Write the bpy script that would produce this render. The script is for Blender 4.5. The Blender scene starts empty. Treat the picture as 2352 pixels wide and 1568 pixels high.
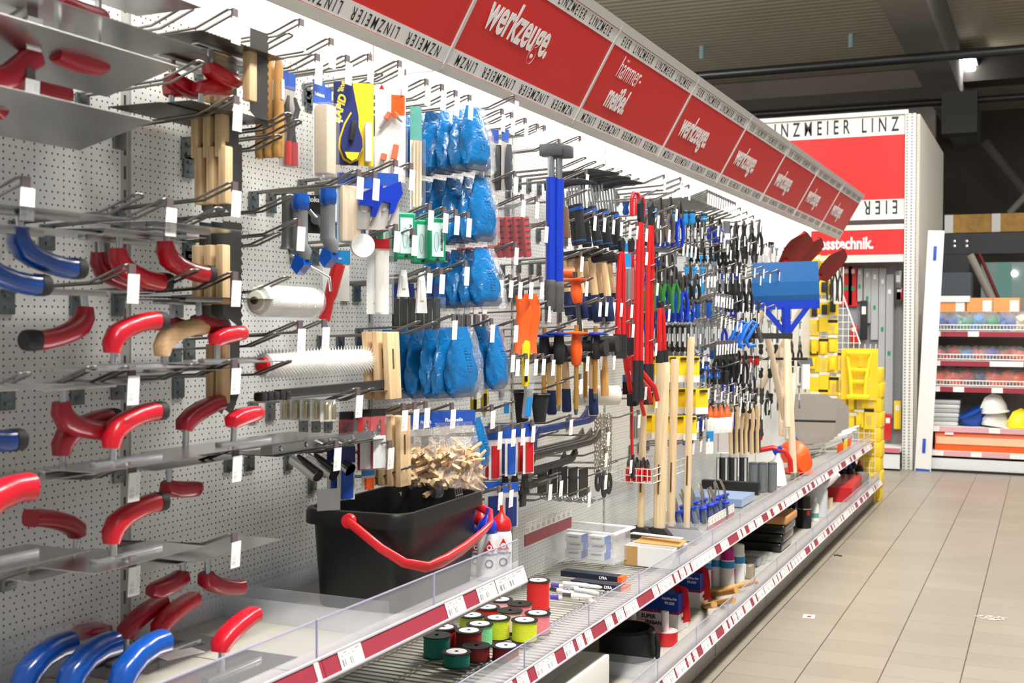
import bpy, bmesh, math, random
from mathutils import Vector as V, Matrix as MX
S = bpy.context.scene
C = S.collection
R = math.radians
rnd = random.Random(7)

# ---------------------------------------------------------------- camera
IW, IH, FPX = 2352, 1568, 2740.67
CX, CZ, YAW, PIT, ROL = 1.7799, 1.4212, .4218, .0147, -.0053
_r = V((math.cos(YAW), math.sin(YAW), 0)); _f = V((-math.sin(YAW), math.cos(YAW), 0)); _u = V((0, 0, 1))
FW = _f * math.cos(PIT) - _u * math.sin(PIT)
_u2 = _f * math.sin(PIT) + _u * math.cos(PIT)
RT = _r * math.cos(ROL) - _u2 * math.sin(ROL)
UP = _r * math.sin(ROL) + _u2 * math.cos(ROL)
CO = V((CX, 0, CZ))
cd = bpy.data.cameras.new('camera'); cam = bpy.data.objects.new('camera', cd); C.objects.link(cam)
m = MX.Identity(4)
for i in range(3):
    m[i][0], m[i][1], m[i][2], m[i][3] = RT[i], UP[i], -FW[i], CO[i]
cam.matrix_world = m
cd.sensor_width = 36; cd.lens = 36 * FPX / IW
cd.clip_start = .05; cd.clip_end = 100
cd.dof.use_dof = True; cd.dof.focus_distance = 3.9; cd.dof.aperture_fstop = 6.2
S.camera = cam

# ---------------------------------------------------------------- exposure, world, room lamps, added fill lights
S.view_settings.view_transform = 'Standard'; S.view_settings.look = 'None'
S.view_settings.gamma = 1; S.view_settings.exposure = EXPOSURE = .42
S.view_settings.use_curve_mapping = False
w = bpy.data.worlds.new('hall'); S.world = w; w.use_nodes = True
w.node_tree.nodes['Background'].inputs[0].default_value = (.88, .95, 1, 1)
w.node_tree.nodes['Background'].inputs[1].default_value = .3

def area(name, loc, rot, sx, sy, power, col=(1, .97, .93)):
    l = bpy.data.lights.new(name, 'AREA'); l.shape = 'RECTANGLE'; l.size = sx; l.size_y = sy; l.energy = power; l.color = col
    o = bpy.data.objects.new(name, l); C.objects.link(o); o.location = loc; o.rotation_euler = rot
    return o
for y, e in ((.1, 125), (2.2, 135), (4.6, 110), (7.0, 110), (9.6, 95)):      # fluorescent rows over the aisle
    area('aisle_lamp_light', (1.9, y, 4.7), (0, R(12), 0), .5, 1.6, e, (1, .98, .95))
for k in range(2, 10):                                                   # light strips behind the canopy signs
    area('canopy_lamp_light', (.27, 1.47 + k, 2.36), (0, R(-22), 0), .05, .9, 2.6 if k > 2 else 1.8, (.97, .99, 1))
for x, y, e in ((1.9, 1.5, 40), (1.9, 5, 55), (1.9, 8.5, 70), (-2.5, 4, 50)):             # uplights added to brighten the ceiling, for the lamps' upward spill
    area('ceiling_fill_light', (x, y, 4.5), (R(180), 0, 0), .5, 1.6, e, (1, .98, .95))
for x, y, e in ((-2.5, 9.5, 85), (-2.6, 6.5, 40)):                      # unseen fill lights behind this shelving, added to brighten the back wall
    area('back_wall_fill_light', (x, y, 4.6), (R(35), 0, 0), .5, 1.6, e, (1, .98, .95))
for x, y, e in ((2.2, 10.9, 48), (.3, 11.2, 24), (3.5, 14.5, 40)):  # hall lights; the one just before the end stand is added to brighten it
    area('hall_light', (x, y, 4.7), (0, 0, 0), .5, 1.6, e, (1, .98, .95))

# ---------------------------------------------------------------- helpers
def at(px, py, X=None, Y=None, Z=None):
    """world point of a pixel of the photograph on the plane X=, Y= or Z="""
    d = RT * ((px - IW / 2) / FPX) - UP * ((py - IH / 2) / FPX) + FW
    i, v = (0, X) if X is not None else (1, Y) if Y is not None else (2, Z)
    return CO + d * ((v - CO[i]) / d[i])

def scr(P):
    v = V(P) - CO; d = v.dot(FW)
    return IW / 2 + FPX * v.dot(RT) / d, IH / 2 - FPX * v.dot(UP) / d

class MB:
    """collects faces; build() links them as one mesh object"""
    def __init__(s): s.v = []; s.f = []; s.m = []; s.s = []; s.M = MX.Identity(4); s.mi = 0
    def add(s, vs, fs, smooth=False):
        b = len(s.v)
        s.v += [tuple(s.M @ V(v)) for v in vs]
        for f in fs: s.f.append([i + b for i in f]); s.m.append(s.mi); s.s.append(smooth)
        return s
    def box(s, c, d, rot=None):
        x, y, z = d[0] / 2, d[1] / 2, d[2] / 2
        vs = [V((i * x, j * y, k * z)) for i in (-1, 1) for j in (-1, 1) for k in (-1, 1)]
        if rot: e = MX.Rotation(rot[2], 3, 'Z') @ MX.Rotation(rot[1], 3, 'Y') @ MX.Rotation(rot[0], 3, 'X'); vs = [e @ v for v in vs]
        return s.add([v + V(c) for v in vs], [(0, 1, 3, 2), (4, 6, 7, 5), (0, 4, 5, 1), (2, 3, 7, 6), (0, 2, 6, 4), (1, 5, 7, 3)])
    def rbox(s, c, d, r=.004, n=2, rot=None):
        bm = bmesh.new(); bmesh.ops.create_cube(bm, size=1)
        for v in bm.verts: v.co = V((v.co.x * d[0], v.co.y * d[1], v.co.z * d[2]))
        bmesh.ops.bevel(bm, geom=bm.edges[:], offset=min(r, min(d) * .45), segments=n, affect='EDGES', profile=.6)
        bm.verts.index_update()
        vs = [v.co.copy() for v in bm.verts]
        if rot: e = MX.Rotation(rot[2], 3, 'Z') @ MX.Rotation(rot[1], 3, 'Y') @ MX.Rotation(rot[0], 3, 'X'); vs = [e @ v for v in vs]
        s.add([v + V(c) for v in vs], [[v.index for v in f.verts] for f in bm.faces], True); bm.free(); return s
    def sweep(s, pts, sec, up=(0, 0, 1), caps=True, closed=False, scale=None, smooth=True):
        """sweep a 2D section (list of (a,b)) along pts"""
        pts = [V(p) for p in pts]; n = len(pts); k = len(sec); vs = []; up = V(up)
        for i, p in enumerate(pts):
            a = pts[(i - 1) % n] if (i or closed) else pts[0]; b = pts[(i + 1) % n] if (i < n - 1 or closed) else pts[-1]
            t = (b - a).normalized(); x = t.cross(up)
            if x.length < 1e-4: x = t.cross(V((1, 0, 0)) if abs(t.x) < .9 else V((0, 1, 0)))
            x.normalize(); y = x.cross(t).normalized()
            q = 1 if scale is None else scale[i]
            qa, qb = q if isinstance(q, tuple) else (q, q)
            vs += [p + x * (u * qa) + y * (v * qb) for u, v in sec]
        fs = []
        for i in range(n if closed else n - 1):
            for j in range(k):
                a, b = i * k, ((i + 1) % n) * k; fs.append((a + j, a + (j + 1) % k, b + (j + 1) % k, b + j))
        s.add(vs, fs, smooth)
        if caps and not closed: s.add(vs[:k], [list(range(k))[::-1]]); s.add(vs[-k:], [list(range(k))])
        return s
    def tube(s, pts, r, n=8, up=(0, 0, 1), closed=False, scale=None):
        return s.sweep(pts, [(r * math.cos(2 * math.pi * i / n), r * math.sin(2 * math.pi * i / n)) for i in range(n)], up, True, closed, scale)
    def cyl(s, p, q, r, r2=None, n=14):
        r2 = r if r2 is None else r2
        return s.tube([p, q], r, n, scale=[1, r2 / r if r else 1])
    def lathe(s, prof, n=20, o=(0, 0, 0), axis='Z', smooth=True, caps=True):
        vs = []; k = len(prof); o = V(o)
        for i in range(n):
            a = 2 * math.pi * i / n; ca, sa = math.cos(a), math.sin(a)
            for r, z in prof:
                p = (r * ca, r * sa, z) if axis == 'Z' else (z, r * ca, r * sa) if axis == 'X' else (r * sa, z, r * ca)
                vs.append(V(p) + o)
        fs = [(i * k + j, ((i + 1) % n) * k + j, ((i + 1) % n) * k + j + 1, i * k + j + 1) for i in range(n) for j in range(k - 1)]
        s.add(vs, fs, smooth)
        if not caps: return s
        if prof[0][0] > 1e-6: s.add([vs[i * k] for i in range(n)], [list(range(n))[::-1]])
        if prof[-1][0] > 1e-6: s.add([vs[i * k + k - 1] for i in range(n)], [list(range(n))])
        return s
    def prism(s, poly, d, plane='YZ', o=0.):
        """extrude a 2D polygon: plane YZ -> along X from o to o+d, XZ -> along Y, XY -> along Z"""
        g = {'YZ': lambda a, b, c: (c, a, b), 'XZ': lambda a, b, c: (a, c, b), 'XY': lambda a, b, c: (a, b, c)}[plane]
        n = len(poly); vs = [g(a, b, o) for a, b in poly] + [g(a, b, o + d) for a, b in poly]
        return s.add(vs, [list(range(n))[::-1], list(range(n, 2 * n))] + [(i, (i + 1) % n, n + (i + 1) % n, n + i) for i in range(n)])
    def ball(s, c, r, n=14, k=8):
        rx, ry, rz = r if isinstance(r, tuple) else (r, r, r); vs = []; c = V(c)
        for j in range(k + 1):
            p = math.pi * j / k
            for i in range(n):
                a = 2 * math.pi * i / n; vs.append(c + V((rx * math.sin(p) * math.cos(a), ry * math.sin(p) * math.sin(a), rz * math.cos(p))))
        return s.add(vs, [(j * n + i, (j + 1) * n + i, (j + 1) * n + (i + 1) % n, j * n + (i + 1) % n) for j in range(k) for i in range(n)], True)
    def grid(s, fn, nu, nv, smooth=True, wrap=False):
        vs = [fn(i / nu, j / nv) for i in range(nu + (0 if wrap else 1)) for j in range(nv + 1)]
        k = nv + 1; N = nu + (0 if wrap else 1)
        return s.add(vs, [(i * k + j, ((i + 1) % N) * k + j, ((i + 1) % N) * k + j + 1, i * k + j + 1) for i in range(nu) for j in range(nv)], smooth)
    def build(s, name, mat, parent=None):
        me = bpy.data.meshes.new(name); me.from_pydata(s.v, [], s.f)
        for m_ in (mat if isinstance(mat, (list, tuple)) else [mat]): me.materials.append(m_)
        me.polygons.foreach_set('material_index', s.m); me.polygons.foreach_set('use_smooth', s.s)
        bm = bmesh.new(); bm.from_mesh(me); bmesh.ops.recalc_face_normals(bm, faces=bm.faces[:]); bm.to_mesh(me); bm.free()
        o = bpy.data.objects.new(name, me); C.objects.link(o)
        if any(s.s):
            me.set_sharp_from_angle(angle=R(50))
        if parent: o.parent = parent
        return o

def empty(name):
    o = bpy.data.objects.new(name, None); C.objects.link(o); o.empty_display_size = .02; return o
def struct(o): o['kind'] = 'structure'; return o
LABELS = {}
def tag(o, label, cat, group=None, note=None):
    """one label per thing; look-alikes get their place in the row at the very end"""
    o['category'] = cat
    if group: o['group'] = group
    LABELS.setdefault(label, []).append(o); o['label'] = label
    return o
KIDS = {}
def kids(o): return [c for c in o.children]
def dup(root):
    r = root.copy(); C.objects.link(r)
    for ch in kids(root):
        c = ch.copy(); C.objects.link(c); c.parent = r
        for g in kids(ch):
            d = g.copy(); C.objects.link(d); d.parent = c
    return r
PROTO = {}
def spawn(fn, args, loc, label, cat, group=None, rz=0, rx=0, ry=0, sc=None):
    """build one of a kind with its parts, or copy the one already built"""
    key = (fn.__name__,) + tuple(args)
    o = fn(*args) if key not in PROTO else dup(PROTO[key])
    PROTO.setdefault(key, o)
    o.location = loc; o.rotation_euler = (R(rx), R(ry), R(rz)); o.scale = (sc, sc, sc) if sc else (1, 1, 1)
    for k in ('label', 'category', 'group'):
        if k in o: del o[k]
    return tag(o, label, cat, group)

# ---------------------------------------------------------------- materials
def rgb(h):
    h = h.lstrip('#'); c = [int(h[i:i + 2], 16) / 255 for i in (0, 2, 4)]
    return tuple(x / 12.92 if x <= .04045 else ((x + .055) / 1.055) ** 2.4 for x in c) + (1,)
MATS = {}
def N(nt, t, **kw):
    n = nt.nodes.new(t)
    for k, v in kw.items(): setattr(n, k, v)
    return n
def mat(name, col, rough=.5, metal=0., var=.06, scale=40., bump=0., coat=0., spec=.5, sub=0.):
    """principled surface with slight procedural wear: brightness and gloss vary with a noise texture"""
    if name in MATS: return MATS[name]
    m_ = bpy.data.materials.new(name); m_.use_nodes = True; nt = m_.node_tree; b = nt.nodes['Principled BSDF']; L = nt.links.new
    col = rgb(col) if isinstance(col, str) else col
    tc = N(nt, 'ShaderNodeTexCoord'); no = N(nt, 'ShaderNodeTexNoise'); no.inputs['Scale'].default_value = scale; no.inputs['Detail'].default_value = 3
    L(tc.outputs['Object'], no.inputs['Vector'])
    mp = N(nt, 'ShaderNodeMapRange'); mp.inputs[3].default_value = 1 - var; mp.inputs[4].default_value = 1 + var; L(no.outputs[0], mp.inputs[0])
    hs = N(nt, 'ShaderNodeHueSaturation'); hs.inputs['Color'].default_value = col; L(mp.outputs[0], hs.inputs['Value'])
    L(hs.outputs[0], b.inputs['Base Color'])
    b.inputs['Roughness'].default_value = rough; b.inputs['Metallic'].default_value = metal
    b.inputs['Coat Weight'].default_value = coat; b.inputs['Specular IOR Level'].default_value = spec
    if bump:
        bu = N(nt, 'ShaderNodeBump'); bu.inputs['Strength'].default_value = bump; bu.inputs['Distance'].default_value = .002
        L(no.outputs[0], bu.inputs['Height']); L(bu.outputs[0], b.inputs['Normal'])
    MATS[name] = m_; return m_
def wood(name, c1, c2, rough=.55, axis=2, scale=1.):
    """long grained wood, grain along the axis"""
    if name in MATS: return MATS[name]
    m_ = bpy.data.materials.new(name); m_.use_nodes = True; nt = m_.node_tree; b = nt.nodes['Principled BSDF']; L = nt.links.new
    tc = N(nt, 'ShaderNodeTexCoord'); mp = N(nt, 'ShaderNodeMapping'); sc = [160 * scale] * 3; sc[axis] = 7 * scale
    mp.inputs['Scale'].default_value = sc; L(tc.outputs['Object'], mp.inputs[0])
    no = N(nt, 'ShaderNodeTexNoise'); no.inputs['Scale'].default_value = 1; no.inputs['Detail'].default_value = 4; L(mp.outputs[0], no.inputs[0])
    cr = N(nt, 'ShaderNodeValToRGB'); cr.color_ramp.elements[0].position = .3; cr.color_ramp.elements[1].position = .68
    cr.color_ramp.elements[0].color = rgb(c2); cr.color_ramp.elements[1].color = rgb(c1); L(no.outputs[0], cr.inputs[0]); L(cr.outputs[0], b.inputs['Base Color'])
    b.inputs['Roughness'].default_value = rough; MATS[name] = m_; return m_
def clear(name, col=(1, 1, 1), haze=.12, gloss=.12, rough=.12, crinkle=0., scale=60., rib=0.):
    """thin clear plastic: mostly see-through, a sheen, a little milky"""
    if name in MATS: return MATS[name]
    m_ = bpy.data.materials.new(name); m_.use_nodes = True; nt = m_.node_tree; L = nt.links.new
    for n in list(nt.nodes):
        if n.type == 'BSDF_PRINCIPLED': nt.nodes.remove(n)
    out = [n for n in nt.nodes if n.type == 'OUTPUT_MATERIAL'][0]
    tr = N(nt, 'ShaderNodeBsdfTransparent'); tr.inputs[0].default_value = (*col, 1)
    df = N(nt, 'ShaderNodeBsdfDiffuse'); df.inputs[0].default_value = (.85 * col[0], .87 * col[1], .9 * col[2], 1)
    gl = N(nt, 'ShaderNodeBsdfGlossy'); gl.inputs['Roughness'].default_value = rough
    tc = N(nt, 'ShaderNodeTexCoord')
    if crinkle:
        no = N(nt, 'ShaderNodeTexNoise'); no.inputs['Scale'].default_value = scale; no.inputs['Detail'].default_value = 2; no.inputs['Distortion'].default_value = 1.5
        L(tc.outputs['Object'], no.inputs[0]); bu = N(nt, 'ShaderNodeBump'); bu.inputs['Strength'].default_value = crinkle; bu.inputs['Distance'].default_value = .01
        L(no.outputs[0], bu.inputs['Height']); L(bu.outputs[0], gl.inputs['Normal'])
    m1 = N(nt, 'ShaderNodeMixShader'); m1.inputs[0].default_value = haze; L(tr.outputs[0], m1.inputs[1]); L(df.outputs[0], m1.inputs[2])
    if rib:
        sx = N(nt, 'ShaderNodeSeparateXYZ'); L(tc.outputs['Object'], sx.inputs[0])
        ml = N(nt, 'ShaderNodeMath', operation='MULTIPLY'); ml.inputs[1].default_value = 2 * math.pi / .004; L(sx.outputs[1], ml.inputs[0])
        si = N(nt, 'ShaderNodeMath', operation='SINE'); L(ml.outputs[0], si.inputs[0])
        gt = N(nt, 'ShaderNodeMath', operation='LESS_THAN'); gt.inputs[1].default_value = rib; L(sx.outputs[2], gt.inputs[0])
        mr = N(nt, 'ShaderNodeMapRange'); mr.inputs[1].default_value = -1; mr.inputs[2].default_value = 1; mr.inputs[3].default_value = haze; mr.inputs[4].default_value = haze + .4; L(si.outputs[0], mr.inputs[0])
        mxx = N(nt, 'ShaderNodeMix'); mxx.inputs[2].default_value = haze; L(gt.outputs[0], mxx.inputs[0]); L(mr.outputs[0], mxx.inputs[3]); L(mxx.outputs[0], m1.inputs[0])
    fr = N(nt, 'ShaderNodeLayerWeight'); fr.inputs[0].default_value = .5
    ad = maths(nt, 'ADD', maths(nt, 'MULTIPLY', maths(nt, 'POWER', fr.outputs['Facing'], 4.), .22), gloss)
    m2 = N(nt, 'ShaderNodeMixShader'); L(ad, m2.inputs[0]); L(m1.outputs[0], m2.inputs[1]); L(gl.outputs[0], m2.inputs[2]); L(m2.outputs[0], out.inputs[0])
    MATS[name] = m_; return m_
def glow(name, col, strength):
    if name in MATS: return MATS[name]
    m_ = bpy.data.materials.new(name); m_.use_nodes = True; b = m_.node_tree.nodes['Principled BSDF']
    b.inputs['Base Color'].default_value = (*col, 1); b.inputs['Emission Color'].default_value = (*col, 1); b.inputs['Emission Strength'].default_value = strength
    MATS[name] = m_; return m_
def maths(nt, op, a, b=None, c=None):
    n = N(nt, 'ShaderNodeMath', operation=op)
    for i, x in enumerate((a, b, c)):
        if x is None: continue
        if hasattr(x, 'links') or hasattr(x, 'is_linked'): nt.links.new(x, n.inputs[i])
        else: n.inputs[i].default_value = x
    return n.outputs[0]
def pegboard_mat(name='perforated_panel', col='#dedfdb', ps=(.015, .025), pz=.025, r=.0021, ax=1, hole=(.012, .012, .013, 1)):
    """white enamel with two interleaved lattices of punched holes"""
    if name in MATS: return MATS[name]
    m_ = bpy.data.materials.new(name); m_.use_nodes = True; nt = m_.node_tree; b = nt.nodes['Principled BSDF']; L = nt.links.new
    tc = N(nt, 'ShaderNodeTexCoord'); sx = N(nt, 'ShaderNodeSeparateXYZ'); L(tc.outputs['Object'], sx.inputs[0]); y, z = sx.outputs[ax], sx.outputs[2]
    def lat(py, oz):
        u = maths(nt, 'MULTIPLY', maths(nt, 'SUBTRACT', maths(nt, 'FRACT', maths(nt, 'ADD', maths(nt, 'DIVIDE', y, py), .5)), .5), py)
        v = maths(nt, 'MULTIPLY', maths(nt, 'SUBTRACT', maths(nt, 'FRACT', maths(nt, 'ADD', maths(nt, 'DIVIDE', z, pz), oz)), .5), pz)
        return maths(nt, 'LESS_THAN', maths(nt, 'ADD', maths(nt, 'MULTIPLY', u, u), maths(nt, 'MULTIPLY', v, v)), r * r)
    h = maths(nt, 'MAXIMUM', lat(ps[0], .5), lat(ps[1], 0.))
    if ax == 1: h = maths(nt, 'MULTIPLY', h, maths(nt, 'MULTIPLY', maths(nt, 'GREATER_THAN', y, .022), maths(nt, 'LESS_THAN', y, .978)))
    no = N(nt, 'ShaderNodeTexNoise'); no.inputs['Scale'].default_value = 3; L(tc.outputs['Object'], no.inputs[0])
    mp = N(nt, 'ShaderNodeMapRange'); mp.inputs[3].default_value = .95; mp.inputs[4].default_value = 1.05; L(no.outputs[0], mp.inputs[0])
    hs = N(nt, 'ShaderNodeHueSaturation'); hs.inputs['Color'].default_value = rgb(col); L(mp.outputs[0], hs.inputs['Value'])
    mx = N(nt, 'ShaderNodeMix', data_type='RGBA'); L(h, mx.inputs[0]); L(hs.outputs[0], mx.inputs[6]); mx.inputs[7].default_value = hole
    L(mx.outputs[2], b.inputs['Base Color']); b.inputs['Roughness'].default_value = .38
    MATS[name] = m_; return m_
def label_mat(name='price_label_paper', bar=(.12, .5), paper='#e9e7e2', ink='#3c3c40', dens=70, axis=0, amt=.75):
    """white paper label with a barcode block and two rows of fine print"""
    if name in MATS: return MATS[name]
    m_ = bpy.data.materials.new(name); m_.use_nodes = True; nt = m_.node_tree; b = nt.nodes['Principled BSDF']; L = nt.links.new
    tc = N(nt, 'ShaderNodeTexCoord'); sx = N(nt, 'ShaderNodeSeparateXYZ'); L(tc.outputs['UV'], sx.inputs[0])
    u, v = (sx.outputs[0], sx.outputs[1]) if axis == 0 else (sx.outputs[1], sx.outputs[0])
    def rng(x, a, c): return maths(nt, 'MULTIPLY', maths(nt, 'GREATER_THAN', x, a), maths(nt, 'LESS_THAN', x, c))
    n1 = N(nt, 'ShaderNodeTexWhiteNoise', noise_dimensions='1D'); L(maths(nt, 'FLOOR', maths(nt, 'MULTIPLY', u, dens)), n1.inputs['W'])
    bars = maths(nt, 'MULTIPLY', maths(nt, 'GREATER_THAN', n1.outputs[0], .45), maths(nt, 'MULTIPLY', rng(u, .08, .55), rng(v, bar[0], bar[1])))
    n2 = N(nt, 'ShaderNodeTexWhiteNoise', noise_dimensions='2D'); cb = N(nt, 'ShaderNodeCombineXYZ')
    L(maths(nt, 'FLOOR', maths(nt, 'MULTIPLY', u, dens * .6)), cb.inputs[0]); L(maths(nt, 'FLOOR', maths(nt, 'MULTIPLY', v, 14)), cb.inputs[1]); L(cb.outputs[0], n2.inputs[0])
    txt = maths(nt, 'MULTIPLY', maths(nt, 'GREATER_THAN', n2.outputs[0], .5), maths(nt, 'MULTIPLY', rng(u, .08, .9), maths(nt, 'MAXIMUM', rng(v, .64, .71), rng(v, .79, .86))))
    mk = maths(nt, 'MULTIPLY', maths(nt, 'MAXIMUM', bars, txt), amt)
    mx = N(nt, 'ShaderNodeMix', data_type='RGBA'); L(mk, mx.inputs[0]); mx.inputs[6].default_value = rgb(paper); mx.inputs[7].default_value = rgb(ink)
    L(mx.outputs[2], b.inputs['Base Color']); b.inputs['Roughness'].default_value = .5
    MATS[name] = m_; return m_

TXT = {}
def text(s, size, matl, parent, Mx, bold=0., shear=0., xs=1., align='CENTER', name='lettering', depth=.0003, space=1.):
    """flat lettering as a mesh part; Mx maps text x,y to the surface it stands on"""
    key = (s, size, bold, shear, xs, align, depth, space)
    if key not in TXT:
        cu = bpy.data.curves.new('t', 'FONT'); cu.body = s; cu.size = size; cu.offset = bold; cu.shear = shear; cu.align_x = align; cu.align_y = 'CENTER'
        cu.extrude = depth; cu.resolution_u = 3; cu.space_character = space
        o = bpy.data.objects.new('t', cu); C.objects.link(o)
        me = bpy.data.meshes.new_from_object(o.evaluated_get(bpy.context.evaluated_depsgraph_get()))
        bpy.data.objects.remove(o); bpy.data.curves.remove(cu)
        for v in me.vertices: v.co.x *= xs
        TXT[key] = me
    me = TXT[key].copy(); me.materials.clear(); me.materials.append(matl); me.name = name
    me.transform(Mx)
    o = bpy.data.objects.new(name, me); C.objects.link(o)
    if parent: o.parent = parent
    return o
def frame(o, x, y):
    """matrix with text x along x, text y along y, starting at o"""
    x = V(x).normalized(); y = V(y).normalized(); z = x.cross(y); m_ = MX.Identity(4)
    for i in range(3): m_[i][0], m_[i][1], m_[i][2], m_[i][3] = x[i], y[i], z[i], o[i]
    return m_
def card(name, m_, parent, o, x, y, wdt, hgt, th=.0006):
    """thin printed card with UVs: corner o, edges along x and y"""
    x = V(x).normalized(); y = V(y).normalized(); z = x.cross(y) * th; o = V(o); a, b_ = x * wdt, y * hgt
    vs = [o, o + a, o + a + b_, o + b_]; vs = [v - z / 2 for v in vs] + [v + z / 2 for v in vs]
    me = bpy.data.meshes.new(name); fs = [(3, 2, 1, 0), (4, 5, 6, 7), (0, 1, 5, 4), (1, 2, 6, 5), (2, 3, 7, 6), (3, 0, 4, 7)]
    me.from_pydata(vs, [], fs); uv = me.uv_layers.new(name='UVMap'); Q = [(0, 0), (1, 0), (1, 1), (0, 1)]
    for pl in me.polygons:
        for li in pl.loop_indices: uv.data[li].uv = Q[me.loops[li].vertex_index % 4]
    me.materials.append(m_); ob = bpy.data.objects.new(name, me); C.objects.link(ob)
    if parent: ob.parent = parent
    return ob

white = mat('white_enamel', '#e3e3df', .4, var=.03, scale=4)
grey_up = mat('grey_upright', '#b9b8b2', .45, var=.05, scale=20)
steel = mat('bright_steel', '#c9c9c9', .25, 1, var=.1, scale=30)
wire_m = mat('zinc_wire', '#8b8884', .3, 1, var=.1, scale=50)
dark_steel = mat('dark_steel', '#6e6c68', .35, 1, var=.15, scale=25)
chrome = mat('chrome', '#dedede', .12, 1, var=.03)
black = mat('black_plastic', '#141414', .42, var=.1)
rubber = mat('black_rubber', '#1b1b1c', .65, var=.12)
grey_pl = mat('grey_plastic', '#4a4b4c', .5)
red = mat('red_handle_plastic', '#c41226', .3, coat=.25)
red_d = mat('deep_red_handle_plastic', '#a01026', .32, coat=.2)
red_b = mat('bright_red_paint', '#c8161a', .35, coat=.2)
blue = mat('blue_handle_plastic', '#0a49a0', .22, coat=.5)
blue_b = mat('blue_paint', '#0c35b4', .35, coat=.2)
navy = mat('navy_dip', '#14264f', .5)
orange = mat('orange_plastic', '#f4601f', .4)
yellow = mat('yellow_plastic', '#f2d51d', .45)
yellow_c = mat('yellow_card', '#f5d023', .55)
green = mat('green_plastic', '#0d8f63', .35, coat=.2)
paper = mat('white_card', '#e9e9e6', .6, var=.03)
grey_card = mat('grey_card', '#b9b3ad', .65)
blue_card = mat('blue_card', '#1d50ae', .5)
beech = wood('beech_wood', '#e3c69c', '#cda878')
pale_wood = wood('pale_wood', '#f0ddc2', '#dfc6a2')
oak = wood('honey_wood', '#cf9f5c', '#b07d3e')
wood_x = wood('beech_along_x', '#e3c69c', '#cda878', axis=0)
clear_pl = clear('clear_plastic', haze=.06, gloss=.05)
milk = clear('milky_plastic', haze=.16, gloss=.04, rough=.3)
film = clear('crinkled_film', haze=.1, gloss=.12, rough=.08, crinkle=1., scale=70)
riser_m = clear('clear_riser', (.96, .96, .98), haze=.12, gloss=.03, rough=.25, rib=.05)
lab = label_mat()
tagpaper = label_mat('tag_paper', (.08, .5), '#f4f4f2', dens=40, axis=1, amt=.3)
crimson = mat('crimson_strip', '#96303f', .4, var=.04)
ink = mat('black_ink', '#161616', .6)
wht_ink = mat('white_ink', '#f1efee', .5)
# ================================================================ the setting
def floor_mat():
    m_ = bpy.data.materials.new('beige_floor_tiles'); m_.use_nodes = True; nt = m_.node_tree; b = nt.nodes['Principled BSDF']; L = nt.links.new
    tc = N(nt, 'ShaderNodeTexCoord'); sx = N(nt, 'ShaderNodeSeparateXYZ'); L(tc.outputs['Object'], sx.inputs[0]); x, y = sx.outputs[0], sx.outputs[1]
    T, HT = .3, .2
    u = maths(nt, 'DIVIDE', maths(nt, 'SUBTRACT', x, .5764), T); cu = maths(nt, 'FLOOR', u)
    # the rows of every column of tiles start at their own height
    v = maths(nt, 'ADD', maths(nt, 'DIVIDE', y, HT), maths(nt, 'MULTIPLY', cu, .43)); cv = maths(nt, 'FLOOR', v)
    def edge(q, wd): f = maths(nt, 'FRACT', q); return maths(nt, 'LESS_THAN', maths(nt, 'MINIMUM', f, maths(nt, 'SUBTRACT', 1., f)), wd)
    g = maths(nt, 'MAXIMUM', edge(u, .009), maths(nt, 'MULTIPLY', edge(v, .008), .62))
    cb = N(nt, 'ShaderNodeCombineXYZ'); L(cu, cb.inputs[0]); L(cv, cb.inputs[1])
    wn = N(nt, 'ShaderNodeTexWhiteNoise', noise_dimensions='2D'); L(cb.outputs[0], wn.inputs[0])
    no = N(nt, 'ShaderNodeTexNoise'); no.inputs['Scale'].default_value = 260; no.inputs['Detail'].default_value = 2; L(tc.outputs['Object'], no.inputs[0])
    n2 = N(nt, 'ShaderNodeTexNoise'); n2.inputs['Scale'].default_value = 1.3; n2.inputs['Detail'].default_value = 3; L(tc.outputs['Object'], n2.inputs[0])
    val = maths(nt, 'ADD', maths(nt, 'MULTIPLY', wn.outputs[0], .12), maths(nt, 'ADD', maths(nt, 'MULTIPLY', no.outputs[0], .22), maths(nt, 'MULTIPLY', n2.outputs[0], .22)))
    hs = N(nt, 'ShaderNodeHueSaturation'); hs.inputs['Color'].default_value = rgb('#8f877a'); L(maths(nt, 'ADD', val, .735), hs.inputs['Value'])
    mx = N(nt, 'ShaderNodeMix', data_type='RGBA'); L(g, mx.inputs[0]); L(hs.outputs[0], mx.inputs[6]); mx.inputs[7].default_value = rgb('#4a4136')
    L(mx.outputs[2], b.inputs['Base Color']); L(maths(nt, 'ADD', maths(nt, 'MULTIPLY', n2.outputs[0], .2), .28), b.inputs['Roughness'])
    bu = N(nt, 'ShaderNodeBump'); bu.inputs['Strength'].default_value = .25; bu.inputs['Distance'].default_value = .002; L(maths(nt, 'SUBTRACT', 1., g), bu.inputs['Height']); L(bu.outputs[0], b.inputs['Normal'])
    return m_
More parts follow.
